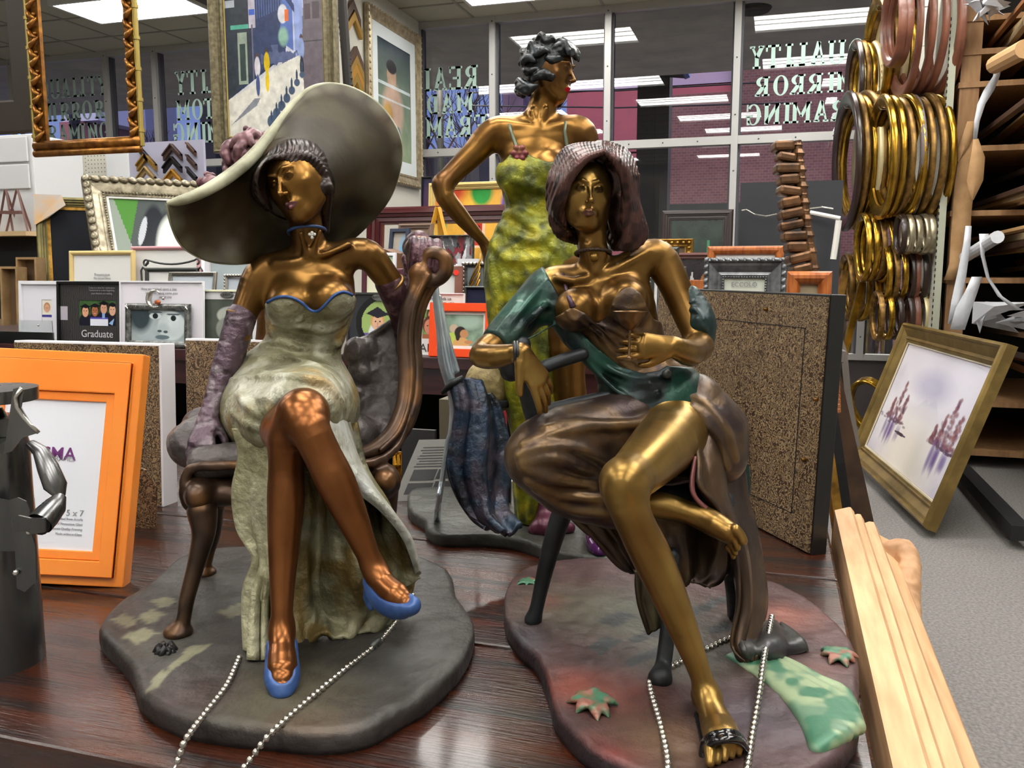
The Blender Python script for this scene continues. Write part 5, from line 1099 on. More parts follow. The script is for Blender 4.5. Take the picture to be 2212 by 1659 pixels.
# ---- tall carved gilt frame edge and its neighbours behind the table
m_agilt = pbr('aged_gilt_wood', h2('7a5638'), .32, .55, col2=h2('3c2a1c'), scale=26, detail=6, bump=.3, bscale=50)
m_agray = pbr('grey_wood_side', h2('6e6660'), .6)
t = thing('carved_frame', 'tall gilt carved frame with notched edge leaning behind the table corner', 'picture frame', (.25, 2.06, 0))
pth = [W(1690, 305, 2.12), W(1700, 400, 2.11), W(1712, 500, 2.10), W(1728, 600, 2.09), W(1742, 690, 2.08), W(1760, 760, 2.06)]
def along(P, s):
    L = [np.linalg.norm(P[i+1]-P[i]) for i in range(len(P)-1)]; T_ = sum(L)*s
    for i, l in enumerate(L):
        if T_ <= l or i == len(L)-1: return P[i]+(P[i+1]-P[i])*min(1, T_/l), (P[i+1]-P[i])/l
        T_ -= l
def oblock(b, p, d, w, dep, hh, jit=0.0):
    d = d/np.linalg.norm(d); r_ = np.cross(d, FW); r_ /= np.linalg.norm(r_); f_ = np.cross(r_, d)
    M = Matrix(((*(float(v) for v in (r_[0], f_[0], d[0])), float(p[0])), (r_[1], f_[1], d[1], p[1]), (r_[2], f_[2], d[2], p[2]), (0, 0, 0, 1)))
    b.box((-w/2, -dep/2, -hh/2), (w/2, dep/2, hh/2), M)
b = MB(); NB = 19; rd = random.Random(3)
for i in range(NB):
    p, d = along(pth, (i+.5)/NB); w_ = .044+.014*rd.random(); ang = rd.uniform(-.3, .1); r_ = np.cross(d, FW)
    oblock(b, p+r_*rd.uniform(-.004, .004), d+r_*ang, w_, .045+rd.uniform(-.01, .01), .021+.006*rd.random())
b.build('notched_edge', m_agilt, t, bevel=.007)
b = MB(); off = RT*.034
b.tube([p+off*(1 if i < 5 else .6) for i, p in enumerate(pth)], [.012, .013, .013, .015, .019, .02], 10)
for i in range(26): p, d = along([q_+off for q_ in pth], (i+.5)/26); b.sphere(p, .0145+.003*(i % 2), 8, sc=(1, 1, .8))
b.build('bead_moulding', m_agilt, t, smooth='auto')
b = MB(); oblock(b, W(1738, 612, 2.07), np.array([.1, 0, 1.]), .075, .05, .018); oblock(b, W(1778, 762, 2.02), np.array([.15, 0, 1.]), .085, .06, .03); b.build('cap_block', m_agray, t, bevel=.003)
lp = [W(1745, 640, 2.07), W(1752, 700, 2.06), W(1762, 750, 2.05)]; b = MB(); b.tube(lp, [.018, .034, .022], 14); b.build('bulb_turning', m_agilt, t, smooth=True)
low = [W(1775, 790, 2.05), W(1800, 900, 2.05), W(1835, 1050, 2.06), W(1868, 1200, 2.07), np.array([.30, 2.08, .02])]
b = MB()
for i in range(len(low)-1): d = low[i+1]-low[i]; oblock(b, (low[i]+low[i+1])/2, d, .062, .05, np.linalg.norm(d)*1.01)
b.build('lower_rail', pbr('dark_carved_wood', h2('4e3624'), .45, .1, col2=h2('332216'), scale=14), t)
b = MB()
for i in range(8): p, d = along([W(1790, 810, 2.0), W(1800, 890, 2.0)], (i+.5)/8); oblock(b, p-RT*.005, d, .045-.002*i, .05, .013)
b.build('notched_edge', pbr('copper_gilt', h2('a86a3c'), .4, .4), t, bevel=.003)
side = [W(1790, 690, 2.08), W(1815, 760, 2.07), W(1822, 840, 2.07), W(1842, 960, 2.07)]
b = MB()
for i in range(3): d = side[i+1]-side[i]; oblock(b, (side[i]+side[i+1])/2, d, .016, .05, np.linalg.norm(d)*1.02)
b.build('grey_side', m_agray, t)
def floor_frame(lab, px0, px1, pyt, Y, fw, m, yaw=0, lean=4, **kw):
    a = ony(px0, pyt, Y); c_ = ony(px1, pyt, Y); return frame('leaning_frame', lab, ((a[0]+c_[0])/2, Y-.03, 0), c_[0]-a[0], c_[2], fw, .03, 'cushion', m, lean, yaw=yaw, **kw)
floor_frame('orange-brown frame standing on the floor right of the display shelf', 1700, 1797, 586, 2.14, .03, m_owood, open_=False, fillmat=pbr('cream_slip', h2('b8a88a'), .6), lean=1)
t = thing('gold_edge_frame', 'tall frame with a thin bright gold edge beside the leaf-papered back', 'picture frame', (.12, 1.85, 0))
b = MB(); P = [W(1752, 700, 1.86), W(1768, 850, 1.86), W(1790, 1000, 1.86), W(1812, 1150, 1.88)]
for i in range(3): d = P[i+1]-P[i]; oblock(b, (P[i]+P[i+1])/2, d, .02, .03, np.linalg.norm(d)*1.02)
oblock(b, (P[3]+np.array([.14, 1.88, 0]))/2, P[3]-np.array([.14, 1.88, 0]), .02, .03, np.linalg.norm(P[3]-np.array([.14, 1.88, 0]))); b.build('gold_rail', m_gold, t)
b = MB(); Q = [p+RT*.022+FW*.012 for p in P]
for i in range(3): d = Q[i+1]-Q[i]; oblock(b, (Q[i]+Q[i+1])/2, d, .026, .03, np.linalg.norm(d)*1.02)
b.build('dark_rail', m_dark, t)

# ============================================================ right side: painting on the floor, racks
def P_lake(w, h):
    p = Paint(w, h, 260, 150, h2('dcd8e2')); n = fbm(p.x*1.6, p.y, 3, 2); p.mask(np.clip((n-.5)*3, 0, 1), h2('bcb8cc')); p.ell(.4, .45, .35, .3, h2('ece8ee'), soft=1); p.ell(.5, .72, .2, .12, h2('a8a4c4'), soft=1, a=.6)
    p.poly([(.40, .5), (.5, .62), (.54, .58), (.6, .66), (.72, .48)], h2('c8c8d6'), .5); p.ell(.56, .5, .2, .06, h2('e0dce6'), soft=1)
    p.ell(.5, .12, .3, .3, h2('f0e8dc'), soft=1.2); rd = random.Random(4)
    for cx, s_ in ((.2, 1.0), (.28, .7), (.13, .5), (.84, 1.15), (.78, .7), (.92, .8), (.72, .4)):
        H = .34*s_
        for k in range(90): z = rd.random()**1.4; x = cx+rd.gauss(0, .028*(1-z)*s_+.003); p.ell(x, .34+z*H, .012, .016, h2(rd.choice(['7a4450', '8a5a60', '5a3a54', '9a6e6c'])), .5, soft=.7)
    for cx, w_ in ((.2, .16), (.84, .15)):
        for k in range(14): x = cx+rd.gauss(0, w_*.5); p.ell(x, .25, .014, rd.uniform(.06, .14), h2(rd.choice(['5a3a7a', '6a4a94', '7a6a9c'])), .5, soft=.8)
        for k in range(30): p.ell(cx+rd.gauss(0, w_*.55), .335+rd.gauss(0, .012), .02, .01, h2(rd.choice(['4a3454', '5e4a5e', '7a5c6c'])), .6)
    p.ell(.36, .26, .08, .012, h2('4a3a4a')); return p.noise(4, .06, 8)
BL = np.array([.576, 6.15, 0.012]); BR = np.array([.798, 4.483, 0.012]); e1 = (BR-BL); Wd = np.linalg.norm(e1); e1 /= Wd; up_ = np.array([.303, .045, .92]); up_ -= e1*np.dot(up_, e1); up_ /= np.linalg.norm(up_); ey = np.cross(up_, e1)
t = frame('floor_painting', 'gold framed misty lake painting leaning on the floor against the moulding racks', (0, 0, 0), Wd, .965, .115, .07, 'ogee', pbr('antique_gold', h2('8c7440'), .38, .55, col2=h2('6e5a30'), scale=10), 0, paint=P_lake, board=.012, board_mat=pbr('cream_liner', h2('d8ccb0'), .6), cat='painting')
cb = (BL+BR)/2; t.matrix_world = Matrix(((e1[0], ey[0], up_[0], cb[0]), (e1[1], ey[1], up_[1], cb[1]), (e1[2], ey[2], up_[2], cb[2]+.02), (0, 0, 0, 1)))
# pegboard with hooks and oval frames
m_pegg = pbr('pegboard_green_white', h2('a9ab98'), .6, bump=.1)
b = MB(); b.box((1.0, 6.22, 0), (1.03, 7.74, 3.5)); struct('wall_pegboard', b, m_peg)
b = MB(); b.box((.992, 6.19, 0), (1.035, 6.22, 3.5))
for k in range(60): b.box((.988, 6.188, .5+k*.04), (.994, 6.195, .52+k*.04), mi=1)
struct('trim_3', b, [m_pegg, m_dark])
gmat = {'gold': pbr('polished_gold', h2('c29a3a'), .22, .9, col2=h2('8a661e'), scale=9), 'old': pbr('old_gold', h2('96733a'), .35, .7, col2=h2('5c4220'), scale=12), 'brown': pbr('rose_brown_lacquer', h2('7a4a36'), .38, coat=.2, col2=h2('5e3426'), scale=6),
        'silver': pbr('warm_silver', h2('b0a68c'), .28, .85), 'ebony': pbr('ebony_oval', h2('2e1e18'), .3, coat=.2), 'white': pbr('pale_champagne', h2('d8c89a'), .35, .5), 'grey': pbr('grey_oval', h2('6a605e'), .4, .3)}
rproto = {}
def oval_mesh(key):
    if key in rproto: return rproto[key]
    n, prof = 44, [(1.0, .0), (1.0, .03), (.96, .048), (.92, .05), (.88, .038), (.84, .04), (.80, .026), (.78, .02), (.78, 0)]
    vs = []; m_ = len(prof)
    for k in range(n):
        a = 2*PI*k/n
        for r_, x in prof: vs.append((-x, .5*r_*.76*math.cos(a)+0, .5*(r_-(1-r_)*0)*math.sin(a)))
    fs = [(k*m_+i, k*m_+(i+1) % m_, ((k+1) % n)*m_+(i+1) % m_, ((k+1) % n)*m_+i) for k in range(n) for i in range(m_)]
    me = bpy.data.meshes.new('oval_frame'); me.from_pydata(vs, [], fs); me.materials.append(gmat[key]); me.polygons.foreach_set('use_smooth', [True]*len(me.polygons)); me.set_sharp_from_angle(angle=R(50)); rproto[key] = me; return me
def stack(px0, px1, py, hpx, Y, keys, lab, group, tilt=0):
    n = len(keys)
    for i, k in enumerate(keys):
        px = px0+(px1-px0)*(i/(n-1) if n > 1 else 0); p = ony(px, py, Y); H = hpx*(Y*1.02)/FPX
        o = bpy.data.objects.new('oval_frame', oval_mesh(k)); COL.objects.link(o); s_ = H*(1-.03*((i*7) % 3))
        th = .7 if n > 4 else 1.0
        o.location = p; o.scale = (th, s_, s_); o.rotation_euler = (R(((i*5) % 3-1)*1.5+tilt), R(((i*3) % 3-1)*2), R(((i*5) % 4-1.5)*3+14))
        tag(o, lab, 'oval frame', group)
    p1 = ony(px0-6, py-hpx*.44, Y); b = MB(); b.tube([p1+np.array([-.01, 0, .02]), p1, np.array([1.0, p1[1], p1[2]])], .004, 6); tag(b.build('peg_hook', m_sil), 'steel peg hook holding the '+group, 'hook')
stack(1958, 2046, 60, 262, 6.45, ['brown']*5, 'large rose-brown oval frame in the stack at the top of the pegboard', 'rose-brown oval frames')
stack(1938, 1950, 50, 160, 6.2, ['brown']*2, 'smaller rose-brown oval frame in front of the big rose-brown stack', 'small rose-brown oval frames')
stack(1902, 1940, 120, 220, 6.9, ['gold', 'old', 'white', 'gold'], 'gold oval frame hanging at the top left of the brown ovals', 'upper gold oval frames')
stack(1908, 2030, 340, 235, 6.4, ['gold', 'gold', 'old', 'gold', 'grey', 'old', 'old', 'gold', 'gold'], 'gold or brown oval frame in the wide middle stack on the pegboard', 'middle row oval frames')
stack(1850, 1892, 180, 160, 7.2, ['ebony', 'old', 'gold', 'white', 'old'], 'narrow oval frame hanging upper left near the window', 'upper left oval frames')
stack(1832, 1900, 350, 265, 6.9, ['ebony', 'old', 'gold', 'old', 'white', 'gold', 'old'], 'gold or dark oval frame in the long left middle stack', 'left middle oval frames', 3)
stack(1868, 1925, 535, 135, 6.6, ['gold', 'gold', 'old', 'gold', 'gold'], 'small gold oval frame left of the silver ones', 'lower gold oval frames')
stack(1950, 2012, 506, 78, 6.3, ['ebony', 'silver', 'silver', 'silver', 'silver'], 'small silver oval frame in the short stack by the pegboard edge', 'small silver oval frames')
stack(1832, 1880, 620, 135, 7.1, ['old', 'gold', 'old', 'gold', 'old', 'ebony'], 'old gold oval frame at the lower left above the leaning sticks', 'lowest left oval frames')
stack(1914, 2005, 592, 115, 6.5, ['gold', 'old', 'gold', 'ebony', 'brown', 'ebony', 'old'], 'gold or dark oval frame under the small silver stack', 'lower middle oval frames')
stack(1900, 2015, 682, 100, 6.5, ['old', 'gold', 'ebony', 'ebony', 'brown', 'white', 'silver'], 'dark or gold oval frame in the lowest row above the lake painting', 'bottom row oval frames')
p = onz(1862, 926, 0); o = bpy.data.objects.new('oval_frame', oval_mesh('gold')); COL.objects.link(o); o.scale = (1.4, .50, .50); o.location = (p[0]+.05, p[1]-.1, .225); o.rotation_euler = (R(8), R(-20), R(52)); tag(o, 'bright gold oval frame leaning on the floor left of the lake painting', 'oval frame')
# sheaf of loose mouldings leaning below the ovals
rd = random.Random(11)
cols = ['old', 'gold', 'ebony', 'brown', 'grey', 'old', 'ebony', 'white']
for i in range(18):
    px = 1796+i*6; a = onz(px+rd.uniform(-4, 8), 850+rd.uniform(-22, 20), 0); top = np.array([a[0]+rd.uniform(-.12, .12)-.03, a[1]+.12, rd.uniform(.85, 1.25)]); d = top-a; b = MB(); oblock(b, (a+top)/2, d, .03, .025, np.linalg.norm(d))
    tag(b.build('moulding_stick', gmat[cols[i % 8]]), 'thin moulding stick leaning in the sheaf below the oval frames', 'moulding', 'moulding sticks leaning below the ovals')
for (px0, py0, px1, py1, c_, lab) in ((1779, 745, 1812, 600, 'brown', 'slanted brown moulding right of the gilt notched frame'), (1792, 760, 1826, 585, 'old', 'slanted gold moulding right of the gilt notched frame'), (1815, 800, 1862, 610, 'gold', 'slanted bright gold moulding above the floor oval')):
    A = ony(px0, py0, 6.6); B = ony(px1, py1, 6.75); A2 = A+(A-B)*(A[2]/(B[2]-A[2])); b = MB(); oblock(b, (A2+B)/2, B-A2, .045, .03, np.linalg.norm(B-A2)); tag(b.build('moulding_stick', gmat[c_]), lab, 'moulding')
# moulding rack
m_pine = pbr('rack_pine', h2('a07a52'), .65, col2=h2('8a6440'), scale=5, stretch=(6, 6, 1))
t = thing('moulding_rack', 'tall wooden rack stuffed with frame mouldings at the right edge', 'rack', (1.8, 6.6, 0)); RY0, RY1 = 6.25, 7.7
xp = onx
x0 = ony(2066, 300, RY0)[0]; x1 = ony(2108, 300, RY0)[0]
for x in (x0, 2.45): b = MB(); b.box((x, RY0, 0), (x+(x1-x0), RY0+.05, 3.55)); b.build('post', m_pine, t); b = MB(); b.box((x, RY1-.06, 0), (x+.1, RY1, 3.55)); b.build('post', m_pine, t)
SH = [ony(2085, y, RY0)[2] for y in (36, 108, 178, 316, 455, 600)]+[.45, .12]
for z in SH:
    b = MB(); b.box((x0-.01, RY0-.01, z-.035), (2.55, RY1, z)); b.build('shelf_board', m_pine, t)
b = MB(); b.box((x0, RY1-.01, 0), (2.55, RY1+.01, 3.55)); b.build('back_panel', m_dark, t)
b = MB(); b.box((2.54, RY0, 0), (2.56, RY1, 3.55)); b.build('side_panel', m_dark, t)
woods = [pbr('stick_%d' % i, h2(c_), .55, mt) for i, (c_, mt) in enumerate((('b08a5c', 0), ('8a5a34', 0), ('4e3628', 0), ('c4a070', 0), ('a0582a', 0), ('6a5038', .1), ('94784e', .2), ('cbb48a', 0), ('3a2c24', 0)))]
names = ['topmost', 'second', 'third', 'fourth', 'fifth', 'sixth', 'seventh']
for si in range(1, 7):
    zb = SH[si]; gap = (SH[si-1]-.035-zb); zmax = zb+gap*.72
    for i in range(15 if si < 6 else 8):
        x = 1.24+rd.random()*1.15; z = zb+.018+rd.random()**1.5*(gap*.62); L0 = rd.uniform(4.6, 6.0); w_, hh = rd.uniform(.025, .07), rd.uniform(.018, .045)
        if si >= 4 and x < 1.35: x += .2
        a = np.array([x, L0, z+hh*.5+rd.uniform(.0, .12)]); c_ = np.array([x+rd.uniform(-.08, .1), 7.5, z+hh*.5]); b = MB(); oblock(b, (a+c_)/2, c_-a, hh, w_, np.linalg.norm(c_-a))
        tag(b.build('moulding_stick', rd.choice(woods)), 'moulding stick poking out of the %s level of the rack' % names[si], 'moulding', 'sticks on the %s rack level' % names[si])
m_kraft = pbr('kraft_paper_strip', h2('bb9468'), .8, col2=h2('a07a50'), scale=8, bump=.3, bscale=20, bdist=.01)
m_plas = pbr('white_plastic_wrap', h2('c8cad0'), .3, bump=.4, bscale=30, bdist=.01)
def ribbon(name, lab, cat, pts, ws, Y, m, tw=.2):
    b = MB(); vs = []; n = len(pts)
    for i, (px, py) in enumerate(pts):
        p = ony(px, py, Y); a = tw*math.sin(i*1.7); w_ = ws[i]*Y/FPX/2; d = np.array([math.cos(a), math.sin(a), 0])*w_
        vs += [p-d, p+np.array([0, -.012*math.sin(i*2.3), 0]), p+d]
    b.add(vs, [(i*3+k, i*3+k+1, i*3+k+4, i*3+k+3) for i in range(n-1) for k in (0, 1)]); o = b.build(name, m, smooth=True); s_ = o.modifiers.new('thick', 'SOLIDIFY'); s_.thickness = .003
    return tag(o, lab, cat)
ribbon('kraft_strip', 'long kraft paper strip hanging down the front post of the rack', 'paper strip', [(2092, 300), (2088, 350), (2083, 400), (2078, 460), (2074, 520), (2066, 570), (2050, 605)], [26, 32, 34, 32, 34, 26, 18], 6.21, m_kraft)
ribbon('kraft_strip', 'short twisted kraft paper strip beside the post, ending in a point', 'paper strip', [(2098, 262), (2092, 290), (2080, 320), (2070, 350)], [14, 20, 16, 3], 6.2, m_kraft)
ribbon('kraft_strip', 'kraft paper strip hanging from the white wrap, leaf shaped', 'paper strip', [(2108, 300), (2112, 340), (2106, 390), (2100, 432)], [8, 26, 28, 5], 5.8, m_kraft)
ribbon('plastic_strip', 'crumpled white plastic strip hanging from a wrapped roll', 'plastic strip', [(2158, 138), (2152, 165), (2136, 195), (2120, 225), (2110, 262), (2106, 300)], [10, 14, 18, 14, 10, 8], 5.75, m_plas, .5)
ribbon('plastic_strip', 'long grey-white plastic strip running down beside the kraft strip', 'plastic strip', [(2092, 488), (2088, 530), (2078, 590), (2066, 650), (2054, 700)], [10, 16, 16, 18, 12], 5.7, m_plas, .5)
ribbon('plastic_strip', 'wide white plastic tube bending down above the lake painting', 'plastic strip', [(2110, 598), (2098, 630), (2082, 665), (2068, 712)], [18, 24, 28, 26], 5.6, m_plas, .3)
ribbon('plastic_strip', 'thin white plastic strip curving to the right edge', 'plastic strip', [(2125, 505), (2122, 550), (2134, 600), (2160, 640), (2200, 670)], [16, 8, 6, 8, 14], 5.5, m_plas, .4)
b = MB(); b.tube([ony(2085, 555, 6.0), ony(2155, 512, 5.3)], .035, 12, cap=True); tag(b.build('wrapped_roll', m_plas), 'roll wrapped in white plastic poking out of the rack', 'roll')
b = MB(); b.tube([ony(2150, 140, 5.7), ony(2215, 105, 5.2)], .05, 12); tag(b.build('cardboard_roll', pbr('cardboard', h2('c49a6a'), .7)), 'cardboard roll end high on the rack at the right edge', 'roll')
for (px, py, s_, lab) in ((2130, 20, 1.0, 'crumpled white paper on top of the rack'), (2165, 690, 1.3, 'crumpled white plastic heap low in the rack')):
    p = ony(px, py, 5.9); b = MB(); rd2 = random.Random(px)
    for k in range(9):
        q_ = [p+np.array([rd2.uniform(-.14, .14)*s_, rd2.uniform(-.1, .1), rd2.uniform(-.08, .09)*s_]) for _ in range(3)]; b.add(q_+[(q_[0]+q_[1]+q_[2])/3+np.array([0, -.05, .02])], [(0, 1, 3), (1, 2, 3), (2, 0, 3)])
    o = b.build('crumpled_wrap', m_plas); tag(o, lab, 'wrapping')
b = MB(); b.box((1.1, 4.4, .05), (1.18, 6.2, .12)); tag(b.build('skid_rail', m_dark), 'dark skid rail on the floor under the rack', 'rail')
# ============================================================ sculpting: smooth fields meshed into one continuous surface
def nrm(v): v = np.asarray(v, float); return v/(np.linalg.norm(v)+1e-12)
class Field:
    """ordered list of soft primitives; meshed block by block near the surface"""
    def __init__(s): s.p = []
    def _add(s, fn, lo, hi, k, op='u'): s.p.append((fn, np.asarray(lo, float)-k, np.asarray(hi, float)+k, k, op)); return s
    def ball(s, c, r, k=.004, op='u'):
        c = np.asarray(c, float); return s._add(lambda P: np.sqrt(((P-c)**2).sum(-1))-r, c-r, c+r, k, op)
    def ell(s, c, r, A=None, k=.004, op='u'):
        """ellipsoid; A rows are its axes"""
        c = np.asarray(c, float); r = np.asarray(r, float); A = np.eye(3) if A is None else np.asarray(A, float); m = r.max()
        def fn(P):
            q = (P-c) @ A.T; a = np.sqrt(((q/r)**2).sum(-1)); b = np.sqrt(((q/(r*r))**2).sum(-1))+1e-9; return a*(a-1)/b
        return s._add(fn, c-m, c+m, k, op)
    def chain(s, pts, rad, k=.004, op='u', sub=0, squash=None, noise=None):
        """tapered limb through points; squash=(axis, factor) flattens the section along an axis"""
        P0 = [np.asarray(p, float) for p in pts]; r0 = list(rad) if hasattr(rad, '__len__') else [rad]*len(P0)
        if sub: P0, r0 = smooth_path(P0, r0, sub)
        P0 = np.array(P0); r0 = np.array(r0, float); m = r0.max()*(1.0 if squash is None else max(1, 1/squash[1]))
        def fn(P):
            d = None
            for i in range(len(P0)-1):
                a = P0[i]; ab = P0[i+1]-a; L2 = ab @ ab+1e-12; ap = P-a; t = np.clip((ap @ ab)/L2, 0, 1); q = ap-t[:, None]*ab
                if squash is not None:
                    ax, f = squash; c_ = q @ ax; q = q+(c_*(1/f-1))[:, None]*ax
                x = np.sqrt((q*q).sum(-1))-(r0[i]+(r0[i+1]-r0[i])*t)
                if squash is not None: x = x*min(1.0, squash[1]+.15)
                d = x if d is None else np.minimum(d, x)
            return d
        return s._add(fn, P0.min(0)-m, P0.max(0)+m, k, op)
    def loft(s, pts, rx, ry, side, k=.006, op='u', sub=3, power=2.0):
        """trunk: path with elliptic sections, rx along side vectors, ry across"""
        n = len(pts); S = [nrm(v) for v in side] if np.ndim(side) == 2 else [nrm(side)]*n
        P0, R0 = smooth_path([np.asarray(p, float) for p in pts], [np.concatenate([[a, b], v]) for a, b, v in zip(rx, ry, S)], sub)
        P0 = np.array(P0); R0 = np.array(R0); m = R0[:, :2].max()
        def fn(P):
            best = None
            for i in range(len(P0)-1):
                a = P0[i]; ab = P0[i+1]-a; L2 = ab @ ab+1e-12; ap = P-a; t = np.clip((ap @ ab)/L2, 0, 1); q = ap-t[:, None]*ab
                ax = nrm(ab); A = R0[i]; B = R0[i+1]; rxx = A[0]+(B[0]-A[0])*t; ryy = A[1]+(B[1]-A[1])*t
                sd = nrm((A[2:]+B[2:])/2); sd = nrm(sd-ax*(sd @ ax)); fd = np.cross(ax, sd)
                u = (q @ sd)/rxx; v = (q @ fd)/ryy; w = (q @ ax)/np.minimum(rxx, ryy); e = np.sqrt(u*u+v*v+w*w)
                g = np.sqrt((u/rxx)**2+(v/ryy)**2+(w/np.minimum(rxx, ryy))**2)+1e-9; x = e*(e-1)/g
                best = x if best is None else np.minimum(best, x)
            return best
        return s._add(fn, P0.min(0)-m, P0.max(0)+m, k, op)
    def disp(s, f, lo, hi): s.p.append((f, np.asarray(lo, float), np.asarray(hi, float), 0, 'd')); return s
    def slab(s, c, n, op='cut', k=.002, lo=(-9, -9, -9), hi=(9, 9, 9)):
        """cut away everything on the +n side of the plane"""
        c = np.asarray(c, float); n = nrm(n); s.p.append((lambda P: (P-c) @ n, np.asarray(lo, float), np.asarray(hi, float), k, 'cut')); return s
    def shellcut(s, f2, off=0.0):
        """keep only what lies outside another field grown by off (for skin under clothes etc.)"""
        s.p.append((lambda P: f2.ev(P)-off, np.array([-9.]*3), np.array([9.]*3), .001, 's')); return s
    def ev(s, P, prims=None):
        d = np.full(len(P), .06)
        for fn, lo, hi, k, op in (s.p if prims is None else prims):
            x = fn(P)
            if op == 'u': d = _smin(d, x, k)
            elif op == 's': d = -_smin(-d, x, k)
            elif op == 'cut': d = -_smin(-d, -x, k)
            elif op == 'd': d = d+x
        return d
    def mesh(s, h=.0014, B=14):
        los = np.array([p[1] for p in s.p if p[4] == 'u']); his = np.array([p[2] for p in s.p if p[4] == 'u'])
        lo = los.min(0)-.003; hi = his.max(0)+.003; bs = B*h; nb = np.ceil((hi-lo)/bs).astype(int)
        gi = np.stack(np.meshgrid(*[np.arange(n) for n in nb], indexing='ij'), -1).reshape(-1, 3)
        cen = lo+(gi+.5)*bs; rad = bs*.87
        # coarse pass
        val = np.empty(len(cen))
        for i in range(0, len(cen), 40000): val[i:i+40000] = s.ev(cen[i:i+40000])
        act = np.abs(val) < rad*1.55
        gi = gi[act]; loc = np.stack(np.meshgrid(*[np.arange(B+1)]*3, indexing='ij'), -1).reshape(-1, 3)
        V = []; F = []; off = 0; cube = np.array([(0, 0, 0), (1, 0, 0), (0, 1, 0), (1, 1, 0), (0, 0, 1), (1, 0, 1), (0, 1, 1), (1, 1, 1)])
        edges = [(0, 1), (2, 3), (4, 5), (6, 7), (0, 2), (1, 3), (4, 6), (5, 7), (0, 4), (1, 5), (2, 6), (3, 7)]
        keys = []; cellv = []; quads = []
        N = (nb*B+3).astype(np.int64)
        for g in gi:
            base = g*B; p0 = lo+base*h; p1 = p0+bs
            mg = .004+.0; pr = [p for p in s.p if np.all(p[1]-p[3]*.8 <= p1+mg) and np.all(p[2]+p[3]*.8 >= p0-mg)]
            if not pr: continue
            # samples from -1..B+? use B+2 to own border cells
            pts = p0+loc*h
            d = s.ev(pts, pr).reshape(B+1, B+1, B+1); sg = d < 0
            if sg.all() or not sg.any(): continue
            c8 = np.stack([d[x:B+x, y:B+y, z:B+z] for x, y, z in cube], -1); s8 = c8 < 0; mixm = s8.any(-1) & ~s8.all(-1)
            ci = np.argwhere(mixm)
            if not len(ci): continue
            cc = c8[mixm]; acc = np.zeros((len(ci), 3)); cnt = np.zeros(len(ci))
            for a, b in edges:
                va, vb = cc[:, a], cc[:, b]; m = (va < 0) != (vb < 0); t = va/np.where(m, va-vb, 1)
                pt = cube[a]+(cube[b]-cube[a])*t[:, None]; acc[m] += pt[m]; cnt[m] += 1
            vv = lo+(base+ci+acc/cnt[:, None])*h; gc = base+ci
            keys.append((gc[:, 0]*N[1]+gc[:, 1])*N[2]+gc[:, 2]); cellv.append(vv)
            for ax in range(3):
                d1 = [0, 0, 0]; d1[ax] = 1
                A = sg[:B, :B, :B]; Bm = sg[d1[0]:B+d1[0], d1[1]:B+d1[1], d1[2]:B+d1[2]]
                e = np.argwhere(A != Bm)
                if not len(e): continue
                o = [i for i in range(3) if i != ax]; flip = A[tuple(e.T)]; ge = base+e
                qd = []
                for du, dv in ((0, 0), (1, 0), (1, 1), (0, 1)):
                    q = ge.copy(); q[:, o[0]] -= du; q[:, o[1]] -= dv; qd.append((q[:, 0]*N[1]+q[:, 1])*N[2]+q[:, 2])
                qd = np.stack(qd, 1)
                if ax == 1: flip = ~flip
                qd[flip] = qd[flip][:, ::-1]; quads.append(qd)
        K = np.concatenate(keys); Vv = np.concatenate(cellv); Q = np.concatenate(quads)
        K, ix = np.unique(K, return_index=True); Vv = Vv[ix]
        idx = np.searchsorted(K, Q); idx = np.clip(idx, 0, len(K)-1); ok = (K[idx] == Q).all(1);  idx = idx[ok][:, ::-1]
        return Vv, idx
def _smin(a, b, k):
    if k <= 0: return np.minimum(a, b)
    h = np.maximum(k-np.abs(a-b), 0)/k; return np.minimum(a, b)-h*h*k*.25
def smooth_path(P, Rr, sub):
    """Catmull-Rom subdivision of points and radii (or radius vectors)"""
    P = [np.asarray(p, float) for p in P]; Rr = [np.asarray(r, float) for r in Rr]; op, orr = [], []
    for i in range(len(P)-1):
        a, b, c_, d = P[max(i-1, 0)], P[i], P[i+1], P[min(i+2, len(P)-1)]; ra, rb, rc, rd_ = Rr[max(i-1, 0)], Rr[i], Rr[i+1], Rr[min(i+2, len(P)-1)]
        for j in range(sub):
            t = j/sub; f = lambda a, b, c_, d: .5*((2*b)+(-a+c_)*t+(2*a-5*b+4*c_-d)*t*t+(-a+3*b-3*c_+d)*t**3)
            op.append(f(a, b, c_, d)); orr.append(f(ra, rb, rc, rd_))
    op.append(P[-1]); orr.append(Rr[-1]); return op, orr
def n3(P, s, seed=0):
    """cheap smooth 3-D noise, vectorised"""
    Q = P*s+seed*7.13; i = np.floor(Q); f = Q-i; f = f*f*(3-2*f)
    def hsh(x, y, z): v = np.sin(x*127.1+y*311.7+z*74.7+seed)*43758.5453; return v-np.floor(v)
    x, y, z = i[:, 0], i[:, 1], i[:, 2]; fx, fy, fz = f[:, 0], f[:, 1], f[:, 2]; r = 0
    for a in (0, 1):
        for b in (0, 1):
            for c_ in (0, 1): r = r+hsh(x+a, y+b, z+c_)*(fx if a else 1-fx)*(fy if b else 1-fy)*(fz if c_ else 1-fz)
    return r
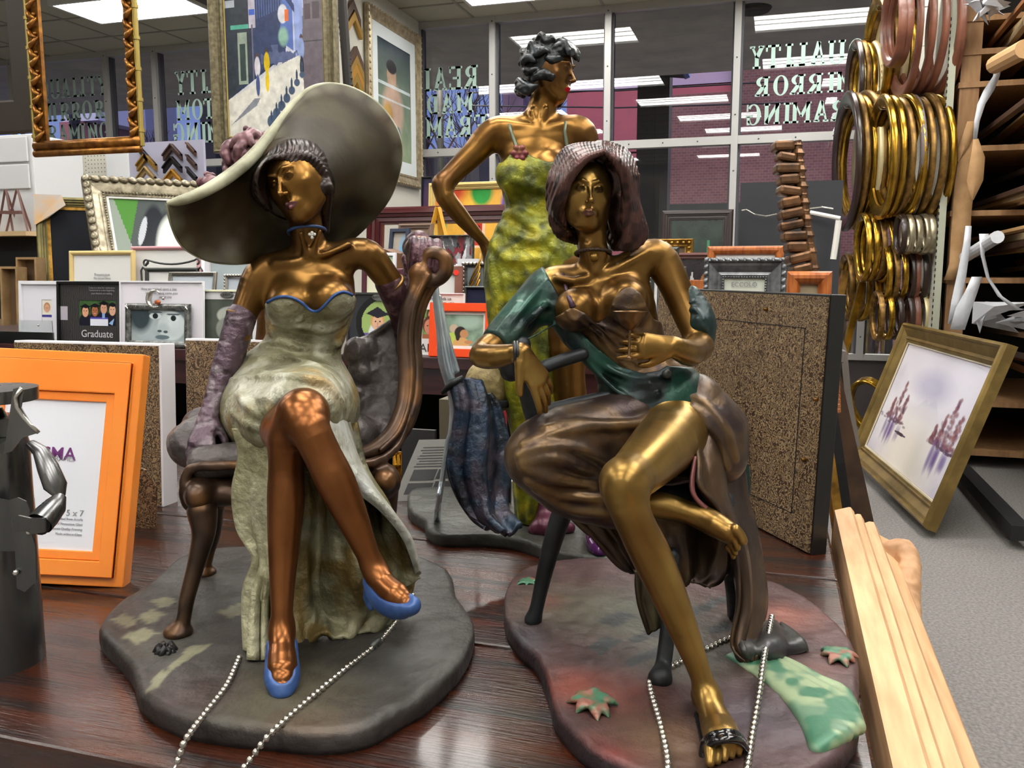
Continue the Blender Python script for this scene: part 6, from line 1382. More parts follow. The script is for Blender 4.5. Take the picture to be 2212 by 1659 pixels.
def field_obj(name, fld, mat, parent, h=.0014, color=None, label=None, B=14, smooth=2):
    V, Q = fld.mesh(h*HQ, B)
    ea = Q.ravel(); eb = np.roll(Q, -1, 1).ravel()
    for _ in range(smooth):
        S = np.zeros_like(V); c_ = np.bincount(ea, minlength=len(V))+np.bincount(eb, minlength=len(V))
        for ax in range(3): S[:, ax] = np.bincount(ea, V[eb, ax], len(V))+np.bincount(eb, V[ea, ax], len(V))
        V = V*.45+S/np.maximum(c_, 1)[:, None]*.55
    me = bpy.data.meshes.new(name); w = wloc(parent)
    Vl = (V-np.array([w.x, w.y, w.z])).astype(np.float32)
    me.vertices.add(len(Vl)); me.vertices.foreach_set('co', Vl.ravel()); me.loops.add(Q.size); me.loops.foreach_set('vertex_index', Q.ravel().astype(np.int32))
    me.polygons.add(len(Q)); me.polygons.foreach_set('loop_start', np.arange(0, Q.size, 4, dtype=np.int32)); me.polygons.foreach_set('loop_total', np.full(len(Q), 4, np.int32))
    me.update(calc_edges=True); me.validate(); me.polygons.foreach_set('use_smooth', [True]*len(me.polygons)); me.materials.append(mat)
    if color is not None:
        c_ = np.concatenate([color(V), np.ones((len(V), 1))], 1).astype(np.float32); at = me.color_attributes.new('Col', 'FLOAT_COLOR', 'POINT'); at.data.foreach_set('color', c_.ravel())
    o = bpy.data.objects.new(name, me); COL.objects.link(o); o.parent = parent
    if label: o['label'] = label
    return o
def hit(fld, px, py, d0=.7, d1=2.2, back=0.0):
    """where the line of sight through a point of the photograph meets a field (to set folds, seams and straps on it)"""
    r = ray(px, py); o = np.array([0, 0, CZ]); L = np.linalg.norm(r); t = d0
    for _ in range(90):
        d = float(fld.ev((o+r*t)[None])[0])
        if d < .0003: return o+r*(t-back/L)
        t += max(d*.7, .0004)/L
        if t > d1: return None
    return o+r*t
def lerpc(a, b, t): return np.asarray(a)*(1-t[:, None])+np.asarray(b)*t[:, None]
def sstep(x, a, b): t = np.clip((x-a)/(b-a), 0, 1); return t*t*(3-2*t)
def L3(px, py, D): return W(px, py, D)

def add_head(F, c, f, u, s, k=.5, mouth=0.0, nose=1.0):
    """head modelled on a field. c centre of the skull, f face direction, u crown direction, s head height; returns a mapper"""
    f = nrm(f); u = nrm(np.asarray(u)-f*np.dot(u, f)); r = np.cross(f, u)     # r = the figure's own left..., seen on screen right when facing us is -r
    A = np.array([r, f, u]); k = s*.07
    def T(x, y, z): return c+s*(r*x+f*y+u*z)      # x sideways, y forward, z up; face height -.5..+.5
    F.ell(T(0, -.07, .14), (s*.365, s*.42, s*.37), A, k=.012)           # cranium
    F.ell(T(0, .08, -.05), (s*.345, s*.29, s*.40), A, k=s*.12)          # face mass
    F.ell(T(0, .225, -.385), (s*.12, s*.115, s*.11), A, k=s*.13)           # chin
    for q in (-1, 1):
        F.chain([T(q*.265, .0, -.12), T(q*.225, .06, -.27), T(q*.09, .2, -.39)], [s*.07, s*.07, s*.06], k=s*.10)   # jaw
        F.ell(T(q*.20, .235, -.07), (s*.075, s*.06, s*.06), A, k=s*.08)      # cheekbone
        F.ell(T(q*.125, .405, .045), (s*.088, s*.062, s*.052), A, k=s*.05, op='s')      # socket
        F.ell(T(q*.125, .315, .035), (s*.062, s*.045, s*.046), A, k=s*.008)   # eyeball
        F.chain([T(q*.055, .358, .03), T(q*.09, .368, .066), T(q*.14, .362, .078), T(q*.195, .315, .045)], [s*.010, s*.014, s*.014, s*.008], k=s*.012)   # upper lid
        F.chain([T(q*.06, .345, .022), T(q*.12, .352, -.005), T(q*.185, .315, .018)], [s*.008, s*.010, s*.007], k=s*.012)   # lower lid
        F.chain([T(q*.045, .375, .115), T(q*.11, .385, .145), T(q*.2, .315, .13)], [s*.020, s*.022, s*.012], k=s*.03)   # brow
        F.ell(T(q*.045, .415, -.145), (s*.03, s*.035, s*.024), A, k=s*.02)    # nostril wing
        F.ell(T(q*.024, .425, -.178), (s*.012, s*.016, s*.010), A, k=s*.008, op='s')
        F.chain([T(q*.295, -.07, .07), T(q*.315, -.10, .03), T(q*.30, -.05, -.07)], [s*.03, s*.035, s*.02], k=s*.02)    # ear
    F.chain([T(0, .36, .08), T(0, .41, -.02), T(0, .475*nose, -.125)], [s*.026, s*.027, s*.033], k=s*.028)   # nose
    F.ell(T(0, .47*nose, -.138), (s*.033, s*.035, s*.03), A, k=s*.02)
    F.ell(T(0, .30, -.265), (s*.12, s*.085, s*.085), A, k=s*.06)            # muzzle
    F.chain([T(-.10, .33, -.275), T(-.035, .39, -.252), T(0, .393, -.261), T(.035, .39, -.252), T(.10, .33, -.275)], [s*.010, s*.021, s*.018, s*.021, s*.010], k=s*.012)   # upper lip
    F.chain([T(-.085, .33, -.292), T(0, .387, -.311), T(.085, .33, -.292)], [s*.010, s*.027, s*.010], k=s*.012)   # lower lip
    F.chain([T(-.10, .36, -.2815), T(0, .42, -.2815), T(.10, .36, -.2815)], s*.0065, k=s*.006, op='s')    # mouth line
    return T
def lips_color(T, c, s, f, u):
    f = nrm(f); u = nrm(np.asarray(u)-f*np.dot(u, f)); r = np.cross(f, u)
    def m(P):
        q = (P-c)/s; x = q @ r; y = q @ f; z = q @ u
        zl = -.282+0*x; a = np.abs(x)/.105
        top = .045*(1-a)*(.8+.5*np.sin(np.clip(a*3.14, 0, 3.14))); bot = .048*(1-a*a)
        return ((a < 1) & (z < zl+top) & (z > zl-bot) & (y > .3)).astype(float), ((np.hypot((np.abs(x)-.125)/.062, (z-.033)/.045) < 1) & (y > .28)).astype(float)
    return m
def add_hand(F, wrist, d, n, L, curls, spread=.16, thumb=(.9, .5), side=1, th_curl=.4, k=.0035, width=1.0, splay=None):
    """wrist point, pointing direction d, back-of-hand normal n, length L; curls = 4 finger curls (radians per joint); side=+1 thumb on cross(d,n) side"""
    d = nrm(d); n = nrm(np.asarray(n)-d*np.dot(n, d)); t = np.cross(d, n)*side
    pal = L*.48; F.chain([wrist, wrist+d*pal*.5, wrist+d*pal*.92], [L*.125, L*.15, L*.145], k=k*2, squash=(n, .62))
    lens = [.43, .48, .45, .36]; tips = []
    for i in range(4):
        o = (1.5-i)/1.5; kn = wrist+d*pal*(1.0-.05*abs(o-.3))+t*o*L*.155*width+n*L*.01
        F.chain([wrist+d*pal*.25+t*o*L*.09*width, kn], [L*.06, L*.062], k=k*1.5)
        fd = nrm(d+t*o*spread*(1 if splay is None else splay)); p = kn; ang = 0; pts = [p]; c_ = curls[i]; r0 = L*.058*(1 if i < 3 else .88)
        cc = c_ if hasattr(c_, '__len__') else (c_*.8, c_, c_*.8)
        for j, (fr, cu) in enumerate(zip((.45, .31, .24), cc)):
            ang += cu; dd = fd*math.cos(ang)-n*math.sin(ang); p = p+dd*lens[i]*L*fr; pts.append(p)
        F.chain(pts, [r0, r0*.95, r0*.86, r0*.68], k=k*.35, sub=3); tips.append(pts[-1])
    tb = wrist+d*pal*.22+t*L*.13; out, fw = thumb; dd = nrm(d*fw+t*out-n*.25); p1 = tb+dd*L*.16; d2 = nrm(dd*(1-th_curl*.3)+d*th_curl-n*.2*th_curl); p2 = p1+d2*L*.16; d3 = nrm(d2-t*th_curl*.6+d*th_curl*.3-n*th_curl*.3); p3 = p2+d3*L*.13
    F.chain([wrist+d*pal*.1+t*L*.05, tb, p1, p2, p3], [L*.08, L*.085, L*.068, L*.06, L*.045], k=k, sub=2)
    return tips, p3
def rib(F, fold_list, base, k=.006, r=.004, op='u', lift=0.0, sub=4, d1=2.0):
    """raised folds: each is a list of photo points laid onto the base field"""
    for fl in fold_list:
        rr = r; pts = fl
        if isinstance(fl, tuple): pts, rr = fl
        P = [hit(base, x, y, back=lift, d1=d1) for x, y in pts]; P = [p for p in P if p is not None]
        if len(P) >= 2:
            n = len(P); rad = [rr*(.45 if i in (0, n-1) else 1) for i in range(n)]; F.chain(P, rad, k=k, op=op, sub=sub)
def sheet(rows, m=8, nn=8, thick=.004, name='cloth', mat=None, parent=None, wave=None, color=None):
    """cloth through a grid of 3-D points, smoothed both ways and given real thickness"""
    Rw = [np.array(r, float) for r in rows]; R2 = []
    for r_ in Rw: P, _ = smooth_path(list(r_), [0]*len(r_), m); R2.append(np.array(P))
    n = len(R2[0]); cols = []
    for j in range(n): P, _ = smooth_path([r_[j] for r_ in R2], [0]*len(R2), nn); cols.append(P)
    G = np.array(cols).transpose(1, 0, 2); a, b_, _ = G.shape
    du = np.gradient(G, axis=0); dv = np.gradient(G, axis=1); N = np.cross(du, dv); N /= (np.linalg.norm(N, axis=2, keepdims=True)+1e-9)
    if wave is not None:
        uu, vv = np.meshgrid(np.linspace(0, 1, a), np.linspace(0, 1, b_), indexing='ij'); G = G+N*wave(uu, vv)[..., None]
        du = np.gradient(G, axis=0); dv = np.gradient(G, axis=1); N = np.cross(du, dv); N /= (np.linalg.norm(N, axis=2, keepdims=True)+1e-9)
    A = (G+N*thick/2).reshape(-1, 3); Bv = (G-N*thick/2).reshape(-1, 3); V = np.concatenate([A, Bv]); o = a*b_
    F_ = []
    for i in range(a-1):
        for j in range(b_-1): q = i*b_+j; F_ += [(q, q+1, q+b_+1, q+b_), (o+q, o+q+b_, o+q+b_+1, o+q+1)]
    for i in range(a-1): F_ += [(i*b_, (i+1)*b_, o+(i+1)*b_, o+i*b_), (i*b_+b_-1, o+i*b_+b_-1, o+(i+1)*b_+b_-1, (i+1)*b_+b_-1)]
    for j in range(b_-1): F_ += [(j, o+j, o+j+1, j+1), ((a-1)*b_+j, (a-1)*b_+j+1, o+(a-1)*b_+j+1, o+(a-1)*b_+j)]
    mb = MB(); mb.add(V, F_); ob = mb.build(name, mat, parent, smooth=True)
    if color is not None:
        c_ = np.concatenate([color(V), np.ones((len(V), 1))], 1).astype(np.float32); at = ob.data.color_attributes.new('Col', 'FLOAT_COLOR', 'POINT'); at.data.foreach_set('color', c_.ravel())
    return ob
# ============================================================ statue bases
def blob_base(name, parent, pix, mat, color, thick=.022, zbase=TZ, inset=.012, lump=.0012, rimh=.0):
    P = [onz(x, y, zbase)[:2] for x, y in pix]; n0 = len(P); PP = [P[i % n0] for i in range(-1, n0+2)]
    out = []
    for i in range(1, n0+1):
        a, b, c_, d = PP[i-1], PP[i], PP[i+1], PP[(i+2) % len(PP)] if i+2 < len(PP) else P[2]
        for j in range(10):
            t = j/10; out.append(.5*((2*b)+(-a+c_)*t+(2*a-5*b+4*c_-d)*t*t+(-a+3*b-3*c_+d)*t**3))
    O = np.array(out); n = len(O); C_ = O.mean(0); rings = [(1.0, 0), (1.007, .3), (1.005, .72), (.993, .93), (.975, 1.0), (.965, 1.0)]+[(.965-(.965)*k/34, 1.0) for k in range(1, 34)]
    V = []; s_ = 1
    for f_, h_ in rings:
        q = C_+(O-C_)*f_; z = np.full(n, zbase+thick*h_)
        if h_ >= .9: z = z+lump*(fbm(q[:, 0]*10+5, q[:, 1]*10+5, 3.0, 2)-.5)*2+lump*.5*(fbm(q[:, 0]*10, q[:, 1]*10, 12.0, 5)-.5)
        if h_ >= 1 and f_ > .9: z = z+rimh*np.exp(-((f_-.955)/.012)**2)
        V.append(np.column_stack([q, z]))
    V = np.concatenate(V+[np.array([[C_[0], C_[1], zbase+thick]])]); m_ = len(rings); fs = []
    for i in range(m_-1):
        for k in range(n): k2 = (k+1) % n; fs.append((i*n+k, i*n+k2, (i+1)*n+k2, (i+1)*n+k))
    fs += [((m_-1)*n+k, (m_-1)*n+(k+1) % n, len(V)-1) for k in range(n)]; fs.append(tuple(range(n))[::-1])
    mb = MB(); mb.add(V, fs); ob = mb.build(name, mat, parent, smooth=True)
    c_ = np.concatenate([color(V), np.ones((len(V), 1))], 1).astype(np.float32); at = ob.data.color_attributes.new('Col', 'FLOAT_COLOR', 'POINT'); at.data.foreach_set('color', c_.ravel()); return ob
def spots(V, base, lst, z=None):
    """soft coloured patches painted on a surface: (photo point on the base, radius, colour, strength)"""
    c_ = np.tile(np.array(base, float), (len(V), 1)); zz = z or TZ+.024
    for (x, y), r_, col, a in lst:
        p = onz(x, y, zz)[:2]; d = np.hypot(V[:, 0]-p[0], V[:, 1]-p[1]); m = np.clip(1-d/r_, 0, 1); m = m*m*(3-2*m)*a; c_ = c_*(1-m[:, None])+np.array(col)*m[:, None]
    return c_
def polyin(V, pts, z):
    P = [onz(x, y, z)[:2] for x, y in pts]; ins = np.zeros(len(V), bool); n = len(P)
    for i in range(n):
        x0, y0 = P[i]; x1, y1 = P[(i+1) % n]
        if abs(y1-y0) < 1e-9: continue
        ins ^= ((V[:, 1] < y0) != (V[:, 1] < y1)) & (V[:, 0] < (x1-x0)*(V[:, 1]-y0)/(y1-y0)+x0)
    return ins
ZB = TZ+.0215
m_base = pbr('patinated_base', (1, 1, 1), .5, .15, vcol=True, col2=(.55, .52, .5), scale=22, detail=6, bump=.9, bscale=38, bdist=.005)
def bronze(name, rough=.33, metal=.88, v2=(.55, .5, .45)): return pbr(name, (1, 1, 1), rough, metal, vcol=True, col2=v2, scale=14, detail=3, thr=(.45, .8), rvar=.06)
m_br = bronze('bronze_skin')
m_cloth = pbr('painted_bronze_cloth', (1, 1, 1), .48, .25, vcol=True, col2=(.6, .58, .52), scale=40, detail=6, thr=(.35, .7), bump=1.0, bscale=75, bdist=.005)
m_hair = pbr('bronze_hair', (1, 1, 1), .33, .45, vcol=True, bump=.35, bscale=160, bdist=.001)
def patina(cols, seed, s=22.0, thr=(.4, .6)):
    def f(V):
        c_ = np.tile(np.array(cols[0]), (len(V), 1))
        for i, k in enumerate(cols[1:]):
            n = .65*n3(V, s*(1+.6*i), seed+i)+.35*n3(V, s*2.7, seed+9+i); m = sstep(n, *thr); c_ = lerpc(c_, k, m)
        return c_
    return f

# ============================================================ statue A: seated lady with the wide hat
Ac = onz(620, 1390, TZ)
SA = thing('bronze_statue', 'painted bronze statue of a seated lady in a huge wide-brimmed hat and cream gown', 'statue', Ac)
tiles = [[(240, 1345), (262, 1328), (300, 1342), (280, 1362)], [(295, 1335), (330, 1318), (358, 1330), (325, 1352)], [(262, 1380), (310, 1358), (345, 1372), (298, 1397)], [(325, 1300), (355, 1290), (385, 1302), (352, 1318)],
         [(330, 1480), (410, 1400), (462, 1395), (380, 1445)], [(470, 1325), (520, 1305), (545, 1320), (500, 1340)], [(310, 1500), (345, 1455), (370, 1450), (330, 1500)]]
def colA(V):
    c_ = spots(V, h2('3c3936'), [((620, 1500), .12, h2('5f5a48'), .9), ((400, 1250), .09, h2('4d4a47'), .8), ((650, 1590), .08, h2('5a4838'), .8), ((430, 1500), .07, h2('4a3b3a'), .9), ((880, 1420), .1, h2('50504e'), .8), ((350, 1400), .07, h2('55564e'), .6)])
    for q in tiles: c_[polyin(V, q, ZB)] = h2('7d7c64')
    c_[V[:, 2] < ZB-.004] = h2('35302e'); return c_
blob_base('base', SA, [(218, 1395), (262, 1335), (330, 1290), (395, 1232), (470, 1212), (600, 1208), (760, 1215), (880, 1225), (965, 1262), (985, 1320), (1022, 1385), (1000, 1460), (925, 1540), (870, 1575), (790, 1618), (700, 1632), (600, 1625), (480, 1612), (380, 1590), (310, 1545), (290, 1490), (262, 1450)], m_base, colA, .024, rimh=.0015, lump=.0018)
b = MB(); p = onz(357, 1412, ZB); rd = random.Random(2)
for k in range(9): a = k*.7; b.tube([p+np.array([.012*math.cos(a), .012*math.sin(a), -.001]), p+np.array([.006*math.cos(a+.5), .006*math.sin(a+.5), .007+.003*(k % 2)]), p+np.array([.010*math.cos(a+1), .010*math.sin(a+1), .003])], [.004, .004, .002], 6)
b.build('dark_flower', pbr('black_patina', h2('1c1c1c'), .4, .3), SA, smooth=True)
BR = h2('8f5c26'); BRd = h2('4a2a12')
# --- body
F = Field(); hf = nrm(-FW*.90-RT*.36-UP*.10); hu = nrm(-.40*RT+.92*UP); hs = .102
hc = W(609, 390, 1.073)-.33*hs*hf-.035*hs*nrm(hu)
def torso(F, g=0.0):
    F.loft([W(622, 905, 1.13), W(628, 850, 1.13), W(652, 760, 1.135), W(664, 690, 1.13), W(672, 625, 1.13), W(676, 578, 1.135)], [.066+g, .072+g, .047+g, .052+g, .058+g, .050+g], [.05+g, .05+g, .033+g, .037+g, .036+g, .024+g],
           [RT, RT, RT+.05*UP, RT+.12*UP, RT+.2*UP, RT+.22*UP], k=.01)
def bust(F, g=0.0, k=.02):
    F.ell(W(625, 655, 1.095), (.0265+g, .026+g, .025+g), np.array([RT, FW, UP]), k=k); F.ell(W(716, 645, 1.093), (.0265+g, .026+g, .025+g), np.array([RT, FW, UP]), k=k)
torso(F); bust(F)
F.chain([W(672, 590, 1.135), W(668, 545, 1.13), W(660, 480, 1.118), W(655, 440, 1.115)], [.030, .0215, .021, .024], k=.018)
TA = add_head(F, hc, hf, hu, hs)
F.chain([W(640, 578, 1.135), W(590, 580, 1.13), W(560, 600, 1.125), W(541, 640, 1.118), W(523, 690, 1.108), W(512, 730, 1.10)], [.022, .021, .0215, .0185, .017, .0165], k=.015, sub=3)
F.chain([W(710, 565, 1.135), W(760, 548, 1.135), W(795, 552, 1.14), W(822, 582, 1.15), W(848, 620, 1.165), W(862, 660, 1.18)], [.021, .020, .0205, .0185, .017, .016], k=.015, sub=3)
F.chain([W(676, 556, 1.106), W(715, 545, 1.105), W(752, 528, 1.112)], [.0035, .0042, .0035], k=.009, sub=2)
F.chain([W(662, 562, 1.106), W(630, 568, 1.105), W(596, 570, 1.11)], [.0035, .0042, .0035], k=.009, sub=2)
F.ball(W(669, 556, 1.094), .007, k=.012, op='s')
F.chain([W(662, 548, 1.104), W(650, 505, 1.092)], [.003, .003], k=.008); F.chain([W(676, 548, 1.105), W(690, 500, 1.10)], [.003, .003], k=.008)
# legs
F.chain([W(592, 885, 1.12), W(605, 905, 1.03), W(618, 930, .945)], [.043, .036, .026], k=.02, sub=3)
F.chain([W(618, 930, .945), W(620, 952, .925), W(618, 1010, .925), W(618, 1070, .92), W(614, 1160, .91), W(610, 1260, .895), W(609, 1335, .882), W(609, 1368, .878)], [.0245, .0215, .0190, .0205, .0178, .0135, .0112, .0115], k=.012, sub=3)
F.ball(W(617, 935, .915), .0155, k=.014)
F.chain([W(609, 1350, .885), W(609, 1400, .862), W(610, 1440, .842), W(610, 1480, .826)], [.0125, .0135, .0155, .0105], k=.01, squash=(UP, .8), sub=2)
F.chain([W(665, 885, 1.12), W(662, 880, 1.02), W(655, 895, .915)], [.042, .035, .026], k=.02, sub=3)
F.chain([W(655, 895, .915), W(668, 925, .898), W(698, 985, .895), W(725, 1040, .893), W(757, 1110, .893), W(785, 1175, .893), W(802, 1217, .893), W(812, 1240, .892)], [.0255, .0215, .0200, .0208, .0178, .0135, .0112, .0112], k=.012, sub=3)
F.chain([W(806, 1222, .897), W(830, 1262, .882), W(855, 1285, .868), W(878, 1303, .858)], [.0120, .0130, .0140, .0095], k=.01, sub=2)
lmA = lips_color(TA, hc, hs, hf, hu)
def cBA(V):
    c_ = lerpc(np.tile(h2('84602f'), (len(V), 1)), h2('6a4c28'), sstep(n3(V, 14, 3), .4, .7)); c_ = lerpc(c_, h2('80502c'), sstep(-(V[:, 2]-1.195), 0, .03)); l_, e_ = lmA(V); c_ = lerpc(c_, h2('7a5060'), l_*.8); return lerpc(c_, h2('2a1a10'), e_*.6)
body = field_obj('body', F, m_br, SA, .0013, cBA)
BODY_A = F
# --- gown bodice and lap
G = Field(); g = .0035
torso(G, g); bust(G, g, .016)
G.loft([W(624, 925, 1.12), W(622, 880, 1.12), W(630, 820, 1.125)], [.074, .079, .066], [.062, .062, .048], RT, k=.02)
G.chain([W(565, 885, 1.12), W(580, 890, 1.05), W(598, 905, .985)], [.056, .052, .040], k=.03, sub=3)
G.chain([W(680, 880, 1.12), W(675, 870, 1.03), W(662, 880, .955)], [.055, .049, .040], k=.03, sub=3)
# neckline: the bodice ends in a sweetheart edge
nl = [(560, 668), (577, 652), (600, 641), (625, 640), (652, 652), (670, 668), (686, 671), (700, 660), (722, 637), (742, 629), (762, 636), (775, 650)]
nlp = [W(x, y, 1.1) for x, y in nl]; nx_ = np.array([p @ RT for p in nlp]); nz_ = np.array([p[2] for p in nlp])
def above(P):
    D = P @ FW; sx = (P @ RT)*1.1/D; sz = CZ+(P[:, 2]-CZ)*1.1/D; return (sz-np.interp(sx, nx_, nz_))*.9
G.p.append((lambda P: above(P), np.array([-9., -9, 1.16]), np.array([9.]*3), .001, 'cut'))
# opening over the knees
G.chain([W(640, 915, .90), W(640, 915, .99)], [.030, .022], k=.006, op='s'); G.chain([W(600, 935, .90), W(680, 935, .90)], [.040, .036], k=.006, op='s')
base_ = Field(); base_.p = [p for p in G.p]
rib(G, [([(565, 745), (610, 740), (660, 755), (735, 745)], .003), ([(560, 775), (620, 770), (690, 790), (742, 780)], .003), ([(545, 800), (600, 810), (680, 825)], .003), ([(510, 850), (540, 880), (600, 900)], .0035), ([(500, 890), (540, 920), (590, 925)], .0035),
        ([(500, 820), (560, 815), (640, 815), (700, 830), (745, 880)], .0045), ([(572, 715), (640, 705), (700, 715), (742, 700)], .0025), ([(520, 830), (530, 870), (560, 900)], .003), ([(590, 700), (650, 690)], .002), ([(690, 735), (740, 770)], .0025), ([(640, 860), (560, 862)], .004), ([(640, 858), (680, 930), (720, 975)], .004)], base_, k=.007)
cp = patina([h2('8f8b6e'), h2('6f6c50'), h2('a98d55'), h2('b8b8a4')], 2, 16, (.5, .72))
def cGA(V):
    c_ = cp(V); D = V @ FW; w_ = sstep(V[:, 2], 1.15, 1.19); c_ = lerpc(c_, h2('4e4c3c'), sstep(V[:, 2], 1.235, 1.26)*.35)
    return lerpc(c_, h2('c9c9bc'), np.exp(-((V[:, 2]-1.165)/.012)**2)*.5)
gown = field_obj('gown', G, m_cloth, SA, .0014, cGA)
e_ = [hit(G, x, y+3.0, d1=1.5) for x, y in nl[1:-1]]; e_ = [p for p in e_ if p is not None]
P_, _ = smooth_path(e_, [0]*len(e_), 4); b = MB(); b.tube([p-FW*.0012+UP*.001 for p in P_], .0019, 8); b.build('blue_trim', pbr('blue_enamel', h2('2c4c86'), .35, .1), gown, smooth=True)
ca = patina([h2('7c7a60'), h2('4c4932'), h2('9a9678'), h2('6e5c30')], 6, 20, (.45, .65))
def sk(rows): return [[W(*p) for p in r_] for r_ in rows]
# skirt behind the legs
zf = lambda x, y: (x, y, float(onz(x, y, ZB+.003) @ FW))
sheet(sk([[(545, 905, 1.06), (600, 915, 1.05), (660, 925, 1.05), (720, 920, 1.06), (765, 915, 1.08)],
          [(560, 1000, 1.03), (610, 1000, 1.00), (670, 1010, 1.02), (740, 1010, .99), (795, 1030, 1.06)],
          [(560, 1120, 1.02), (610, 1120, .98), (680, 1110, 1.00), (770, 1120, .97), (855, 1110, 1.05)],
          [(545, 1230, 1.00), (600, 1230, .965), (680, 1240, .99), (780, 1240, .95), (900, 1215, 1.04)],
          [(540, 1320, .985), (600, 1330, .95), (690, 1335, .98), (790, 1330, .97), (890, 1265, 1.04)],
          [zf(548, 1425), zf(600, 1400), zf(690, 1385), zf(775, 1375), zf(838, 1338)]]), 9, 9, .006, 'skirt_back', m_cloth, gown,
      wave=lambda u, v: .008*u*np.sin(v*17+1.5*np.sin(u*5))+.0045*np.sin(v*39+u*7)+.002*np.sin(v*83-u*13), color=ca)
# left leaf shaped panel
cl = patina([h2('a5a286'), h2('8c8868'), h2('bcb898')], 8, 16, (.5, .7))
sheet(sk([[(505, 925, 1.00), (550, 925, .975), (592, 925, .955)], [(520, 985, .985), (556, 975, .965), (598, 985, .952)], [(508, 1060, .975), (550, 1060, .955), (592, 1060, .945)], [(518, 1140, .965), (555, 1150, .95), (588, 1150, .94)],
          [(552, 1205, .955), (570, 1215, .945), (590, 1230, .935)], [(530, 1280, .95), (552, 1290, .93), (578, 1300, .93)], [zf(532, 1400), zf(548, 1425), zf(578, 1425)]]), 8, 8, .005, 'skirt_panel', m_cloth, gown,
      wave=lambda u, v: .003*np.sin(v*9+3*u)+.004*u*np.sin(v*16), color=cl)
# right panel sweeping down beside the crossed leg
cw_ = patina([h2('b9bab0'), h2('8e8c72'), h2('c9ccc8')], 9, 18, (.5, .72))
sheet(sk([[(640, 862, .925), (668, 838, .94), (700, 838, 1.0), (745, 870, 1.06)], [(690, 935, .935), (705, 915, .93), (735, 905, .98), (757, 930, 1.06)], [(728, 1000, .935), (742, 985, .93), (765, 980, .98), (772, 990, 1.06)],
          [(765, 1055, .935), (785, 1045, .935), (805, 1050, .98), (800, 1050, 1.05)], [(825, 1105, .94), (838, 1100, .94), (850, 1110, .97), (845, 1110, 1.03)], [(872, 1165, .955), (880, 1160, .955), (888, 1168, .98), (880, 1170, 1.02)], [(898, 1240, .98), (903, 1236, .98), (906, 1240, .99), (900, 1245, 1.01)]]), 9, 9, .005, 'skirt_edge', m_cloth, gown, color=cw_)
sheet(sk([[(800, 1050, 1.04), (830, 1100, .98), (845, 1110, .965)], [(800, 1130, 1.03), (840, 1140, .985), (880, 1170, .975)], [(790, 1220, 1.02), (850, 1220, .99), (900, 1230, .985)], [(790, 1300, 1.0), (850, 1280, .99), (905, 1250, .985)]]), 8, 8, .005, 'skirt_flap', m_cloth, gown, wave=lambda u, v: .003*np.sin(v*14+u*4), color=ca)
# --- gloves
m_glove = pbr('mauve_patina_glove', (1, 1, 1), .36, .45, vcol=True, bump=1.0, bscale=85, bdist=.003)
gc = patina([h2('574550'), h2('3e3038'), h2('766a70')], 12, 60, (.5, .7))
K = Field(); K.chain([W(521, 684, 1.108), W(507, 735, 1.10), W(489, 790, 1.09), W(468, 850, 1.075), W(449, 905, 1.055)], [.0192, .0188, .0178, .0142, .0112], k=.008, sub=3)
hw = W(449, 903, 1.055); add_hand(K, hw, nrm(W(428, 990, 1.02)-hw), nrm(-FW*.7+UP*.7+RT*.1), .078, [.35, .4, .45, .5], thumb=(.75, .75), side=-1, th_curl=.35)
K.disp(lambda P: .0011*(n3(P*np.array([.7, .7, 2.2]), 170, 3)-.5), (-9,)*3, (9,)*3)
field_obj('glove', K, m_glove, SA, .0012, gc)
b = MB()
def ringband(b, c_, ax, r_, t_, n=28):
    ax = nrm(ax); u = nrm(np.cross(ax, FW)); v = np.cross(ax, u); pts = [c_+r_*(math.cos(2*PI*k/n)*u+math.sin(2*PI*k/n)*v) for k in range(n+1)]; b.tube(pts, t_, 8, cap=False)
ringband(b, W(521, 683, 1.109), W(541, 640, 1.118)-W(523, 690, 1.108), .0178, .0022); b.build('glove_cuff', pbr('gold_cuff', h2('8a6a34'), .35, .8), SA, smooth=True)
K = Field(); K.chain([W(840, 612, 1.160), W(858, 650, 1.175), W(878, 700, 1.20)], [.0188, .019, .018], k=.008, sub=3); K.chain([W(878, 700, 1.20), W(888, 640, 1.235), W(893, 570, 1.25)], [.018, .016, .0125], k=.008, sub=3)
hw = W(893, 566, 1.25); K.chain([hw, W(896, 535, 1.235), W(905, 524, 1.21)], [.013, .018, .017], k=.01, sub=2)
for i in range(4):
    x = 886+i*17; K.chain([W(x+4, 532, 1.215), W(x+8, 520+i*2, 1.19), W(x+10, 538+i*4, 1.172), W(x+6, 570+i*4, 1.168), W(x+2, 590-abs(i-1)*6, 1.168)], [.0075, .0072, .0068, .0062, .0048], k=.0015, sub=3)
K.chain([W(885, 545, 1.22), W(878, 560, 1.19), W(884, 585, 1.178)], [.008, .007, .0055], k=.004, sub=2)
field_obj('glove', K, m_glove, SA, .0013, patina([h2('4a2c34'), h2('38202a'), h2('6a4e50')], 13, 60, (.5, .7)))
b = MB(); ringband(b, W(845, 614, 1.163), W(848, 620, 1.165)-W(822, 582, 1.15), .0178, .0022); b.build('glove_cuff', pbr('gold_cuff', h2('8a6a34'), .35, .8), SA, smooth=True)
